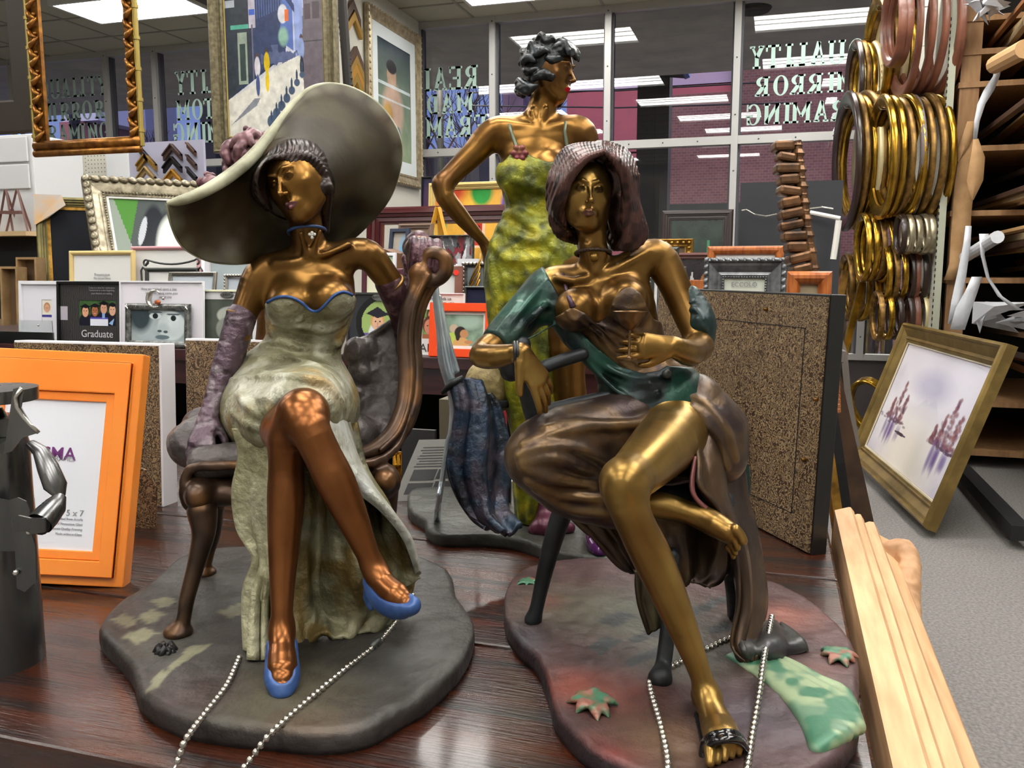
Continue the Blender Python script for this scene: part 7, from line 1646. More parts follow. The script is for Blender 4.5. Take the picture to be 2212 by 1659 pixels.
# --- shoes
m_shoe = pbr('blue_enamel_shoe', h2('3c5c96'), .42, .15, col2=h2('2c4678'), scale=30, bump=.25, bscale=80)
def shoe(ank, pts, rads, opening, heel, flat):
    S = Field(); S.chain(pts, rads, k=.008, sub=3, squash=(UP, flat))
    S.chain(opening, [.0135, .0138, .0128, .010], k=.003, op='s', sub=2)
    if heel: S.chain(heel, [.0075, .0045, .004], k=.006, sub=2)
    return S
S = Field(); S.chain([W(609, 1395, .872), W(609, 1425, .858), W(610, 1465, .836), W(610, 1492, .824)], [.0165, .0175, .0182, .0118], k=.008, sub=3, squash=(UP, .85))
S.chain([W(609, 1375, .862), W(609, 1410, .838), W(610, 1440, .825), W(610, 1452, .82)], [.016, .0155, .0145, .011], k=.003, op='s', sub=2); S.slab((0, 0, ZB+.001), (0, 0, -1))
S.chain([W(609, 1380, .897), W(609, 1400, .905), onz(609, 1392, ZB+.002)], [.011, .005, .004], k=.006)
field_obj('shoe', S, m_shoe, SA, .0012)
S = Field(); S.chain([W(810, 1255, .905), W(826, 1282, .890), W(856, 1303, .868), W(888, 1308, .853)], [.0135, .0165, .0172, .0105], k=.008, sub=3)
S.chain([W(812, 1232, .890), W(836, 1262, .868), W(860, 1276, .852), W(876, 1288, .844)], [.0155, .0150, .0132, .0100], k=.003, op='s', sub=2)
S.chain([W(805, 1262, .912), W(796, 1290, .918), W(802, 1312, .915)], [.009, .0062, .004], k=.006, sub=2)
field_obj('shoe', S, m_shoe, SA, .0012)
# --- hair, choker, hat
K = Field(); Tm = TA
K.ell(Tm(0, -.06, .19), (hs*.385, hs*.43, hs*.36), np.array([np.cross(hf, nrm(hu)), hf, nrm(hu)]), k=.006)
rd = random.Random(8)
for k in range(10):
    t = k/9; K.chain([W(625+10*t, 337-6*t, 1.075+.05*t), W(668+10*t, 342-6*t, 1.082+.05*t), W(694+10*t, 375, 1.092+.045*t), W(700+9*t, 415, 1.10+.04*t), W(694+8*t, 452+10*t, 1.11+.035*t)], [.005, .0075, .0085, .0085, .004], k=.0025, sub=3)
    K.chain([W(625-10*t, 337-4*t, 1.075+.05*t), W(588-8*t, 350, 1.068+.05*t), W(566-8*t, 382, 1.066+.05*t), W(563-6*t, 420, 1.075+.045*t), W(582-5*t, 450, 1.09+.04*t)], [.005, .0075, .0085, .008, .004], k=.0025, sub=3)
K.disp(lambda P: .0006*np.sin((P @ RT)*1100+9*np.sin(P[:, 2]*90)), (-9,)*3, (9,)*3)
K.ell(Tm(0, .39, -.09), (hs*.26, hs*.27, hs*.37), np.array([np.cross(hf, nrm(hu)), hf, nrm(hu)]), k=.004, op='s')
K.chain([Tm(-.3, .0, -.2), W(700, 470, 1.13), W(706, 500, 1.135)], [.012, .008, .004], k=.004, sub=2)
field_obj('hair', K, m_hair, SA, .0013, patina([h2('2b1d18'), h2('1e1412')], 3, 60))
b = MB(); cen = W(663, 500, 1.115); ax = nrm(W(660, 480, 1.118)-W(668, 545, 1.13)+.25*RT*.05); ringband(b, cen+UP*.000, nrm(UP*.95-RT*.12+FW*.22), .0232, .0022); ck = b.build('choker', pbr('blue_choker', h2('2c4470'), .35), SA, smooth=True)
b = MB(); p = W(674, 508, 1.091)
for dx, dz in ((0, 0), (.003, .001), (-.003, .001), (0, .003), (0, -.003)): b.sphere(p+RT*dx+UP*dz, .0022, 8)
b.build('pearl', pbr('pearl', h2('d8d8d0'), .3), ck, smooth=True)
ob_ = [(360, 441, 1.00), (372, 490, 1.01), (395, 533, 1.035), (445, 562, 1.06), (510, 570, 1.085), (580, 560, 1.15), (660, 540, 1.20), (740, 528, 1.22), (800, 480, 1.225), (845, 420, 1.22), (866, 345, 1.215), (858, 285, 1.21), (818, 228, 1.20), (765, 194, 1.19), (712, 184, 1.18), (668, 196, 1.165), (630, 232, 1.145), (590, 285, 1.12), (545, 340, 1.09), (490, 385, 1.05), (430, 420, 1.02), (385, 436, 1.005)]
outer = [W(*q) for q in ob_]; hax = nrm(FW*.85+UP*.5-RT*.15); hcen = W(636, 400, 1.125); n_o = len(outer); rows = []; inn = []
for p in outer: d = p-hcen; d = d-hax*(d @ hax); inn.append(hcen+nrm(d)*.049-hax*.004)
hn = hax
for t in (0, .12, .3, .5, .7, .85, .95, 1.0):
    rows.append([i_+(o_-i_)*t+hn*(.010*math.sin(PI*min(1, t*1.15))-.004*0) for i_, o_ in zip(inn, outer)]+[inn[0]+(outer[0]-inn[0])*t+hn*(.010*math.sin(PI*min(1, t*1.15))-.004*0)])
hp = patina([h2('342c1a'), h2('221c10'), h2('38270c'), h2('433c28')], 21, 12, (.45, .75))  # patina tones darkened to carry the shade under the brim
outA = np.array(outer)
def cH(V):
    c_ = hp(V); d = np.min(np.linalg.norm(V[:, None, :]-outA[None, ::1, :], axis=2), 1); return lerpc(c_, h2('8a8a74'), np.clip(1-d/.02, 0, 1)*.4)
m_hat = pbr('shaded_hat_patina', (1, 1, 1), .55, .2, vcol=True, col2=(.6, .55, .45), scale=18, detail=5, thr=(.4, .8), bump=.3, bscale=70, bdist=.002)
hat = sheet(rows, 6, 5, .004, 'hat', m_hat, SA, color=cH)
po, rr_ = smooth_path(outer+[outer[0]], [.0025+.0062*max(0, 1-abs(i-18.5)/5) if i < 22 else .0025 for i in range(n_o+1)], 6)
b = MB(); b.tube([p+hn*.002-RT*.0*0 for p in po], [float(r_) for r_ in rr_], 10, cap=False); b.build('hat_rim', pbr('cream_rim_patina', h2('b4b49a'), .5, .1, col2=h2('7c7a62'), scale=25, bump=.3), hat, smooth=True)
K = Field(); K.ell(hcen+hax*.012, (.054, .054, .058), k=.004); K.slab(hcen-hax*.001, -hax)
field_obj('hat_crown', K, m_hat, hat, .002, hp)

# --- the recamier she sits on
m_wood = pbr('bronze_wood', (1, 1, 1), .36, .55, vcol=True, bump=.3, bscale=60)
wc = patina([h2('4e3a2c'), h2('33261e'), h2('6e4c2c')], 31, 18, (.5, .72))
m_uph = pbr('tufted_upholstery', h2('3d3636'), .42, .3, col2=h2('57504e'), scale=30, bump=.9, bscale=60, bdist=.004)
sofa = bpy.data.objects.new('sofa', None); COL.objects.link(sofa); sofa.parent = SA; sofa.location = (0, 0, 0); sofa.empty_display_size = .03
K = Field()   # seat cushion and tufted back
K.chain([W(415, 960, 1.06), W(470, 940, 1.10), W(600, 945, 1.12), (W(760, 945, 1.14))], [.030, .034, .036, .034], k=.01, sub=2); K.chain([W(440, 1000, 1.02), W(560, 985, 1.03)], [.020, .022], k=.02)
K.chain([W(440, 925, 1.17), W(600, 925, 1.2), W(760, 925, 1.22)], [.03, .03, .03], k=.03)
for i in range(4):
    for j in range(5):
        x = 770+i*24+ (j % 2)*10-(j*2); y = 760+j*45; 
        if x < 880: K.ell(W(x, y, 1.185+.012*i), (.017, .016, .021), np.array([RT, FW, UP]), k=.006)
K.loft([W(800, 930, 1.16), W(825, 860, 1.19), W(835, 780, 1.205), W(850, 715, 1.215)], [.034, .034, .028, .012], [.02, .018, .016, .01], RT, k=.01)
K.chain([W(745, 770, 1.19), W(800, 728, 1.20), W(855, 690, 1.21)], [.005, .0055, .005], k=.006, sub=2)
K.disp(lambda P: .0012*(n3(P, 130, 4)-.5)*2, (-9,)*3, (9,)*3)
field_obj('upholstery', K, m_uph, sofa, .0015)
K = Field()   # curved back rail ending in a scroll
rail = [W(770, 985, 1.08), W(812, 968, 1.09), W(850, 930, 1.11), W(873, 870, 1.13), W(879, 800, 1.145), W(875, 730, 1.155), W(882, 670, 1.16), W(898, 625, 1.165), (W(915, 596, 1.17))]
K.chain(rail, [.009, .010, .011, .011, .0115, .011, .011, .011, .010], k=.003, sub=4)
K.chain([p+RT*.010+FW*.03-UP*.004 for p in rail], [.009, .010, .010, .010, .009, .009, .010, .011, .012], k=.006, sub=4)
K.chain([p+RT*.008-FW*.010 for p in rail[1:]], [.003]*8, k=.003, sub=4)
sc_ = [W(905, 590, 1.17), W(925, 605, 1.17), W(945, 602, 1.17), W(960, 585, 1.17), W(960, 562, 1.17), W(945, 548, 1.17), W(925, 550, 1.17), W(918, 566, 1.17), W(926, 578, 1.17), W(938, 576, 1.17)]
K.chain(sc_, [.010, .010, .010, .0105, .0105, .010, .009, .007, .006, .006], k=.003, sub=4); K.chain([p+FW*.025 for p in sc_[:7]], .010, k=.004, sub=4)
K.chain([W(905, 590, 1.17), W(893, 545, 1.20), W(905, 530, 1.2), W(930, 535, 1.2)], [.014, .014, .014, .012], k=.01, sub=3)
field_obj('back_rail', K, m_wood, sofa, .0014, wc)
K = Field()   # seat rail and scroll end
K.chain([W(398, 1045, 1.0), W(405, 1020, 1.0), W(430, 1008, 1.0), (W(490, 1006, 1.0)), W(560, 1004, 1.0), W(700, 1000, 1.03), W(800, 1000, 1.07), W(860, 960, 1.12), W(890, 880, 1.15)], [.006, .006, .006, .006, .006, .006, .006, .006, .004], k=.003, sub=3)
K.chain([W(398, 1045, 1.0), W(398, 1075, 1.0), W(412, 1095, 1.0), W(430, 1100, 1.0), W(447, 1088, 1.0)], [.006, .006, .006, .0055, .005], k=.003, sub=3)
K.ball(W(428, 1070, .998), .017, k=.003); K.loft([W(430, 1060, 1.02), W(500, 1060, 1.03), W(600, 1055, 1.04)], [.02, .018, .016], [.025, .025, .02], UP, k=.01)
K.chain([W(440, 1030, 1.03), W(440, 1030, 1.2)], [.02, .02], k=.01); K.ball(W(826, 1040, 1.09), .024, k=.008); K.ball(W(832, 1038, 1.068), .014, k=.004)
K.disp(lambda P: .0008*(n3(P, 110, 7)-.5)*2, (-9,)*3, (9,)*3)
field_obj('seat_rail', K, m_wood, sofa, .0015, wc)
for L_, rr_ in (([W(437, 1105, 1.00), W(440, 1150, .995), W(425, 1215, .985), W(405, 1290, .975), W(396, 1340, .968), onz(385, 1365, ZB+.006)], [.018, .014, .0105, .009, .0085, .013]),
                ([W(462, 1100, 1.15), W(460, 1150, 1.16), W(452, 1190, 1.165), W(446, 1220, 1.17), onz(441, 1236, ZB+.005)], [.014, .011, .008, .0075, .011]),
                ([W(835, 1060, 1.10), W(838, 1120, 1.11), W(840, 1170, 1.12), onz(842, 1235, ZB+.005)], [.016, .011, .008, .010])):
    K = Field(); K.chain(L_, rr_, k=.004, sub=4); q_ = L_[-1]; K.ell(q_, (.017, .016, .008), np.array([RT, FW, UP]), k=.006); field_obj('leg', K, m_wood, sofa, .0014, wc)
# ============================================================ statue B: seated drinker with the red-brown hair
AX = np.array([RT, FW, UP])
Bc = onz(1430, 1420, TZ); SB = thing('bronze_statue', 'painted bronze statue of a barefoot seated woman holding a cocktail glass', 'statue', Bc)
def colB(V):
    c_ = spots(V, h2('4c3434'), [((1250, 1310), .13, h2('5c5444'), .9), ((1400, 1330), .14, h2('5c5f52'), .9), ((1480, 1420), .10, h2('5a5c50'), .9), ((1230, 1480), .06, h2('8a4030'), .8), ((1330, 1500), .07, h2('7a4034'), .7), ((1700, 1330), .07, h2('8a5448'), .8),
        ((1430, 1600), .09, h2('6a5238'), .7), ((1110, 1380), .07, h2('46444a'), .9), ((1650, 1550), .10, h2('504850'), .8), ((1760, 1450), .05, h2('6a4a44'), .8), ((1300, 1640), .06, h2('6e2c2a'), .8), ((1180, 1300), .04, h2('7a4038'), .6)])
    for q in ([(1290, 1345), (1340, 1325), (1375, 1335), (1330, 1360)], [(1270, 1400), (1310, 1375), (1345, 1390), (1300, 1420)], [(1355, 1385), (1440, 1350), (1450, 1365), (1370, 1395)], [(1350, 1430), (1430, 1395), (1450, 1410), (1360, 1445)], [(1490, 1320), (1560, 1290), (1575, 1300), (1500, 1335)], [(1520, 1360), (1570, 1345), (1590, 1360), (1540, 1375)]): c_[polyin(V, q, ZB)] = h2('303436')
    c_[V[:, 2] < ZB-.004] = h2('33282c'); return c_
blob_base('base', SB, [(1090, 1350), (1102, 1290), (1150, 1252), (1250, 1236), (1370, 1244), (1500, 1250), (1640, 1280), (1745, 1330), (1815, 1390), (1848, 1460), (1850, 1560), (1840, 1640), (1740, 1720), (1560, 1745), (1400, 1720), (1280, 1668), (1205, 1590), (1185, 1520), (1160, 1460), (1110, 1410)], m_base, colB, .024, lump=.003, rimh=.001)
F = Field(); hf = nrm(-FW*.975+RT*.13+UP*.09); hu = nrm(.06*RT+UP*.99); hs = .082; hc = W(1273, 409, .953)-.33*hs*hf-.035*hs*hu
def torsoB(F, g=0.0):
    F.loft([W(1420, 925, .985), W(1405, 870, .985), W(1375, 800, .99), W(1345, 730, .99), W(1318, 665, .99), W(1298, 610, .995)], [.064+g, .060+g, .042+g, .045+g, .052+g, .050+g], [.048+g, .044+g, .031+g, .034+g, .035+g, .022+g], [RT, RT+.1*UP, RT+.25*UP, RT+.3*UP, RT+.3*UP, RT+.28*UP], k=.01)
torsoB(F)
def bustB(F, g=0, k=.016): F.ell(W(1243, 668, .958), (.0235+g, .023+g, .0235+g), AX, k=k); F.ell(W(1352, 650, .957), (.0245+g, .023+g, .0245+g), AX, k=k)
bustB(F)
F.chain([W(1300, 620, .995), W(1287, 575, .99), W(1280, 525, .982), W(1277, 480, .982)], [.026, .0180, .0162, .0175], k=.012)
TB_ = add_head(F, hc, hf, hu, hs)
F.chain([W(1330, 600, .995), W(1390, 560, 1.0), W(1422, 558, 1.005), W(1450, 600, 1.0), W(1475, 660, .99), W(1503, 725, .975), W(1510, 748, .965)], [.018, .0195, .0205, .0185, .0162, .0145, .0150], k=.014, sub=3)
F.chain([W(1510, 748, .965), W(1492, 762, .93), W(1468, 755, .905), W(1450, 748, .897)], [.0150, .0150, .0122, .0098], k=.008, sub=3)
hw = W(1452, 748, .897); add_hand(F, hw, nrm(-RT*1.0-FW*.10+UP*.02), nrm(-FW*.95+UP*.15), .066, [.30, .45, .50, .55], spread=.10, thumb=(.7, .9), side=-1, th_curl=.5)
F.chain([W(1290, 618, .995), W(1225, 608, 1.0), W(1185, 620, 1.0), W(1150, 660, .985), W(1100, 715, .96), W(1056, 755, .94)], [.018, .0195, .0205, .0175, .0152, .0145], k=.014, sub=3)
F.chain([W(1056, 755, .94), W(1040, 768, .925), W(1070, 770, .905), W(1112, 763, .888), W(1128, 762, .884)], [.0145, .0135, .0130, .0098, .0094], k=.008, sub=3)
hw = W(1128, 762, .884); add_hand(F, hw, nrm(RT*.50-UP*.86+FW*.05), nrm(-FW*.62+RT*.35+UP*.45), .072, [.15, .2, .25, .3], spread=.13, thumb=(.55, .85), side=1, th_curl=.2)
F.chain([W(1296, 594, .972), W(1340, 575, .972), W(1395, 545, .985)], [.003, .0038, .003], k=.008, sub=2); F.chain([W(1278, 596, .972), W(1240, 606, .972), W(1205, 600, .98)], [.003, .0036, .003], k=.008, sub=2)
F.ball(W(1287, 592, .963), .006, k=.01, op='s')
F.chain([W(1283, 585, .972), W(1268, 530, .967)], .0026, k=.007); F.chain([W(1291, 585, .972), W(1303, 540, .972)], .0026, k=.007)
# long leg
F.chain([W(1475, 920, .985), W(1440, 955, .92), W(1395, 1000, .86), W(1352, 1042, .815)], [.042, .036, .029, .0235], k=.02, sub=3)
LB = [(1350, 1040, .812), (1352, 1075, .806), (1372, 1130, .806), (1402, 1190, .806), (1432, 1255, .803), (1466, 1335, .797), (1496, 1410, .79), (1518, 1470, .784), (1530, 1502, .778)]
F.chain([W(*q) for q in LB], [.0225, .0205, .0190, .0198, .0185, .0155, .0122, .0103, .0108], k=.012, sub=3); F.ball(W(1347, 1042, .80), .014, k=.014)
F.chain([W(1522, 1485, .79), W(1536, 1530, .766), W(1552, 1570, .745), onz(1562, 1596, ZB+.014)], [.0115, .0130, .0165, .0165], k=.01, sub=2, squash=(UP, .8)); F.chain([W(1516, 1500, .802), W(1520, 1530, .80)], [.011, .010], k=.01)
for i in range(5): x = 1532+i*16.5; p = onz(x+3, 1600+abs(i-1)*1.5, ZB+.014); q_ = onz(x+2-i, 1648-i*5, ZB+.007); F.chain([p, p*.4+q_*.6+UP*.003, q_], [.0052-.0004*i, .0048-.0004*i+(.0008 if i == 0 else 0), .0042-.0003*i], k=.0008, sub=2)
# folded leg
F.chain([W(1400, 925, .99), W(1290, 950, .95), W(1175, 985, .905)], [.042, .037, .026], k=.02, sub=3)
F.chain([W(1175, 985, .905), W(1170, 1010, .91), W(1240, 1050, .925), W(1340, 1080, .915), W(1430, 1092, .905), W(1490, 1108, .895), W(1530, 1125, .89)], [.025, .023, .019, .0165, .0145, .0118, .0105], k=.012, sub=3)
F.chain([W(1516, 1117, .890), W(1546, 1134, .878), W(1572, 1149, .868)], [.0115, .0135, .0118], k=.01, sub=2)
for (x, y, x2, y2, r, d) in ((1588, 1144, 1605, 1168, .0060, .860), (1579, 1158, 1593, 1184, .0042, .862), (1575, 1170, 1588, 1194, .0039, .866), (1572, 1182, 1584, 1203, .0035, .870)): a = W(x, y, d); q_ = W(x2, y2, d-.004); F.chain([a, (a+q_)/2+RT*.0012, q_], [r, r*.92, r*.85], k=.0008, sub=2)
lmB = lips_color(TB_, hc, hs, hf, hu)
def cBB(V):
    c_ = lerpc(np.tile(h2('957740'), (len(V), 1)), h2('7e5e30'), sstep(n3(V, 13, 5), .42, .7)); l_, e_ = lmB(V); c_ = lerpc(c_, h2('5e3e3c'), l_*.85); return lerpc(c_, h2('1c140c'), e_*.8)
field_obj('body', F, m_br, SB, .0013, cBB)
# bodice (dark silk), robe (green), skirt (brown gold)
G = Field(); torsoB(G, .0028); bustB(G, .0026, .012)
nl = [(1190, 690), (1222, 672), (1236, 662), (1262, 676), (1290, 700), (1312, 682), (1324, 648), (1342, 624), (1362, 618), (1384, 634), (1398, 664), (1412, 690), (1440, 700)]
def topcut(G, nl, Dn, zlo):
    pp = [W(x, y, Dn) for x, y in nl]; nx = np.array([p @ RT for p in pp]); nz = np.array([p[2] for p in pp])
    def fn(P): D = P @ FW; return ((CZ+(P[:, 2]-CZ)*Dn/D)-np.interp((P @ RT)*Dn/D, nx, nz))*.9
    G.p.append((fn, np.array([-9., -9, zlo]), np.array([9.]*3), .001, 'cut'))
topcut(G, nl, .96, 1.14); b0 = Field(); b0.p = list(G.p)
rib(G, [([(1250, 690), (1300, 730), (1350, 790)], .0022), ([(1265, 685), (1320, 730), (1380, 790)], .002), ([(1290, 700), (1340, 720), (1400, 760)], .002), ([(1330, 690), (1380, 720), (1420, 750)], .002), ([(1225, 672), (1240, 690), (1262, 680)], .002), ([(1324, 660), (1360, 668), (1395, 660)], .0018)], b0, k=.004, d1=1.3)
m_silk = pbr('dark_bronze_silk', (1, 1, 1), .38, .55, vcol=True, bump=.6, bscale=95, bdist=.002)
bod = field_obj('bodice', G, m_silk, SB, .0013, patina([h2('54402a'), h2('3a2c26'), h2('6e5436')], 41, 40, (.45, .65)))
b = MB()
for pts in ([(1217, 590), (1222, 620), (1230, 645), (1238, 664)],): b.tube([hit(F, x, y, back=.001, d1=1.3) for x, y in pts], [.0016, .0022, .0026, .0036], 8)
b.build('strap', pbr('plum_patina', h2('4a3444'), .4, .3), bod, smooth=True); b = MB(); b.tube([hit(F, x, y, back=.001, d1=1.3) for x, y in ((1366, 530), (1362, 560), (1357, 595), (1352, 622))], [.0018, .0024, .0028, .0045], 8); b.build('strap', pbr('red_patina', h2('6e3a38'), .4, .3), bod, smooth=True)
G = Field(); G.loft([W(1425, 905, .985), W(1405, 870, .985), W(1375, 800, .99), W(1345, 730, .99), W(1318, 670, .99)], [.069, .0648, .0478, .0500, .0555], [.053, .0495, .0360, .0375, .037], [RT, RT+.1*UP, RT+.25*UP, RT+.3*UP, RT+.3*UP], k=.01)
G.chain([W(1250, 612, 1.0), W(1205, 612, 1.0), W(1180, 625, 1.0), W(1145, 665, .985), W(1098, 715, .96), W(1070, 742, .946)], [.0205, .0232, .0245, .0235, .0215, .0175], k=.012, sub=3); G.chain([W(1195, 640, .985), W(1240, 720, .975), W(1290, 770, .972)], [.018, .016, .014], k=.02)
topcut(G, [(1000, 560), (1165, 560), (1185, 598), (1200, 625), (1222, 665), (1250, 712), (1290, 752), (1340, 792), (1390, 806), (1425, 800), (1440, 790), (1600, 800)], .96, 1.05); G.slab(W(1068, 748, .945), W(1040, 768, .925)-W(1098, 715, .96), k=.004)
G.chain([W(1240, 905, .90), W(1330, 945, .88), W(1440, 960, .88)], .0001, k=.0001) if 0 else None
b0 = Field(); b0.p = list(G.p)
rib(G, [([(1070, 740), (1110, 690), (1150, 640), (1180, 608)], .003), ([(1085, 750), (1130, 705), (1180, 660), (1215, 650)], .0035), ([(1100, 755), (1150, 735), (1200, 700)], .003), ([(1062, 735), (1085, 700), (1120, 655)], .0025), ([(1215, 680), (1260, 760), (1330, 820), (1400, 830)], .0032), ([(1235, 710), (1290, 780), (1360, 815), (1420, 815)], .003),
        ([(1230, 740), (1270, 810), (1350, 860), (1420, 850)], .003), ([(1290, 860), (1350, 890), (1430, 880)], .003), ([(1290, 900), (1350, 915), (1440, 895)], .003), ([(1200, 660), (1225, 700), (1240, 760)], .0028)], b0, k=.006, d1=1.3)
m_robe = pbr('green_patina_robe', (1, 1, 1), .36, .4, vcol=True, col2=(.5, .5, .5), scale=30, thr=(.45, .8), bump=.5, bscale=80, bdist=.002)
rc = patina([h2('1b2c2d'), h2('12191b'), h2('33493f'), h2('1b4639')], 51, 14, (.5, .75)); robe = field_obj('robe', G, m_robe, SB, .0014, rc)
G = Field(); G.chain([W(1492, 640, .99), W(1506, 672, .985), W(1514, 700, .975)], [.0125, .0165, .0165], k=.004, sub=3); G.chain([W(1500, 660, .99), W(1522, 690, .98), W(1530, 740, .965), W(1515, 770, .955)], [.007, .009, .007, .004], k=.008, sub=3)
b0 = Field(); b0.p = list(G.p); rib(G, [([(1480, 680), (1500, 668), (1520, 690)], .003), ([(1480, 700), (1505, 688), (1525, 712)], .0032), ([(1488, 655), (1500, 650)], .003)], b0, k=.003, d1=1.3); field_obj('sleeve_cuff', G, m_robe, robe, .0014, rc)
b = MB(); b.sphere(W(1440, 808, .945), .0055, 12); b.build('knot_button', m_pewd, robe, smooth=True)
m_skirt = pbr('brown_gold_skirt', (1, 1, 1), .36, .6, vcol=True, col2=(.5, .45, .42), scale=26, thr=(.4, .75), bump=.5, bscale=70, bdist=.002)
kc0 = patina([h2('4e3f34'), h2('392c2a'), h2('5e4a36')], 61, 22, (.45, .68))
def skc(V): return kc0(V)
G = Field(); G.loft([W(1445, 945, .985), W(1440, 915, .985)], [.072, .066], [.056, .048], RT, k=.01); G.chain([W(1462, 838, .985), W(1500, 870, .98), W(1530, 930, .98)], [.022, .034, .045], k=.02)
G.chain([W(1410, 915, .985), W(1290, 945, .945), W(1200, 965, .91), W(1165, 985, .898)], [.050, .046, .040, .033], k=.02, sub=3); G.chain([W(1165, 990, .90), W(1220, 1050, .915), W(1300, 1085, .91), W(1340, 1110, .90)], [.033, .032, .027, .018], k=.02, sub=3)
G.chain([W(1480, 925, .99), W(1520, 940, .97), W(1555, 990, .96)], [.048, .040, .030], k=.02)
G.chain([W(1500, 985, .93), W(1440, 990, .87), W(1395, 1030, .82), W(1350, 1075, .77)], [.032, .033, .031, .030], k=.006, op='s', sub=2); G.chain([W(1420, 960, .86), W(1380, 1010, .79)], [.034, .034], k=.006, op='s')
b0 = Field(); b0.p = list(G.p); gl = []
FO = [([(1130, 960), (1200, 935), (1300, 920), (1380, 915), (1450, 880)], .0045), ([(1120, 985), (1180, 965), (1260, 975), (1330, 1010), (1370, 1020)], .005), ([(1125, 1000), (1200, 990), (1270, 1015), (1350, 1030)], .005), ([(1130, 1010), (1200, 1035), (1280, 1050), (1360, 1040)], .005),
      ([(1140, 1040), (1210, 1070), (1300, 1080)], .0045), ([(1160, 1060), (1230, 1100), (1310, 1110)], .0045), ([(1180, 925), (1250, 915), (1330, 925)], .004), ([(1460, 850), (1520, 870), (1570, 930), (1590, 990)], .004), ([(1450, 870), (1510, 890), (1550, 950), (1570, 1010)], .004), ([(1400, 905), (1450, 900), (1500, 905)], .004), ([(1330, 1000), (1370, 960), (1430, 920), (1490, 905)], .0035)]
rib(G, FO, b0, k=.007, d1=1.3); fl_ = [[hit(b0, x, y, d1=1.3) for x, y in f_[0]] for f_ in FO]; fl_ = [np.array([p for p in q if p is not None]) for q in fl_]
def skc2(V):
    c_ = kc0(V); best = np.full(len(V), 9.)
    for q in fl_:
        for i in range(len(q)-1): ab = q[i+1]-q[i]; t = np.clip(((V-q[i]) @ ab)/(ab @ ab), 0, 1); best = np.minimum(best, np.linalg.norm(V-q[i]-t[:, None]*ab, axis=1))
    return lerpc(c_, h2('a8854a'), np.clip(1-best/.007, 0, 1)*.55)
skirt = field_obj('skirt', G, m_skirt, SB, .0014, skc2)
wv2 = lambda a, f, p=0: (lambda u, v: a*np.sin(v*f+p+u*3)+a*.4*np.sin(v*f*2.3+u*5))
sheet(sk([[(1482, 905, .93), (1530, 880, .96), (1585, 930, .99)], [(1498, 990, .90), (1545, 985, .93), (1600, 1010, .98)], [(1500, 1050, .885), (1560, 1070, .92), (1612, 1090, .98)], [(1545, 1105, .89), (1585, 1130, .92), (1632, 1160, .985)],
          [(1580, 1190, .90), (1610, 1200, .93), (1645, 1230, .985)], [(1592, 1300, .91), (1620, 1310, .92), (1652, 1310, .96)], [(1580, 1390, .90), (1605, 1400, .90), (1635, 1380, .93)], [(1612, 1425, .885), (1630, 1428, .885), (1650, 1410, .89)]]), 10, 8, .004, 'skirt_fall', m_skirt, skirt, wave=wv2(.005, 15), color=skc)
sheet(sk([[(1500, 985, .895), (1506, 990, .90)], [(1492, 1060, .882), (1500, 1062, .885)], [(1530, 1105, .885), (1532, 1098, .89)], [(1556, 1115, .89), (1560, 1108, .895)]]), 3, 6, .003, 'pink_hem', pbr('pink_patina', h2('8a5654'), .4, .3), skirt)
sheet(sk([[(1225, 1110, .93), (1330, 1120, .93), (1440, 1110, .95), (1560, 1110, .97)], [(1290, 1170, .93), (1370, 1180, .93), (1460, 1180, .94), (1570, 1190, .96)], [(1330, 1215, .93), (1400, 1230, .93), (1480, 1240, .94), (1560, 1240, .955)], [(1360, 1240, .93), (1420, 1262, .93), (1480, 1262, .94), (1530, 1262, .95)]]), 9, 8, .004, 'skirt_under', m_skirt, skirt, wave=wv2(.007, 19), color=skc)
sheet(sk([[(1370, 1230, .90), (1400, 1235, .90)], [(1378, 1300, .895), (1412, 1300, .895)], [(1400, 1372, .89), (1432, 1350, .89)]]), 6, 8, .004, 'skirt_tail', m_skirt, skirt, wave=wv2(.003, 9), color=patina([h2('55503a'), h2('3a3224')], 4, 20))
sheet(sk([[(1572, 950, 1.02), (1600, 985, 1.03)], [(1570, 1040, 1.02), (1615, 1020, 1.03)], [(1585, 1110, 1.03), (1618, 1080, 1.03)]]), 8, 8, .005, 'robe_tail', m_robe, robe, wave=wv2(.006, 8), color=rc)
sheet(sk([[zf(1600, 1370), zf(1650, 1350), zf(1690, 1345)], [(1600, 1400, .885), (1660, 1390, .90), (1730, 1380, .93)], [zf(1620, 1432), zf(1680, 1425), zf(1740, 1405)]]), 9, 8, .006, 'skirt_train', m_robe, skirt, wave=wv2(.003, 12), color=patina([h2('3c3c3e'), h2('2c2a2c'), h2('4a4a48')], 4, 20))
GR = [[(1570, 1420), (1620, 1400)], [(1640, 1460), (1700, 1430)], [(1700, 1510), (1770, 1470)], [(1740, 1560), (1825, 1500)], [(1765, 1620), (1852, 1570)]]
m_sash = pbr('verdigris_sash', (1, 1, 1), .45, .2, vcol=True, bump=.5, bscale=60, bdist=.002)
K = Field(); 
for t in np.linspace(0, 1, 7): pts = [onz(a[0]+(c_[0]-a[0])*t, a[1]+(c_[1]-a[1])*t, ZB+.001+.0025*math.sin(t*PI)) for a, c_ in GR]; K.chain(pts, [.003, .0055, .0065, .0075, .008], k=.005, sub=3)
field_obj('sash', K, m_sash, SB, .0016, patina([h2('5c7a62'), h2('8a9a78'), h2('3a6a50')], 71, 30, (.45, .6)))
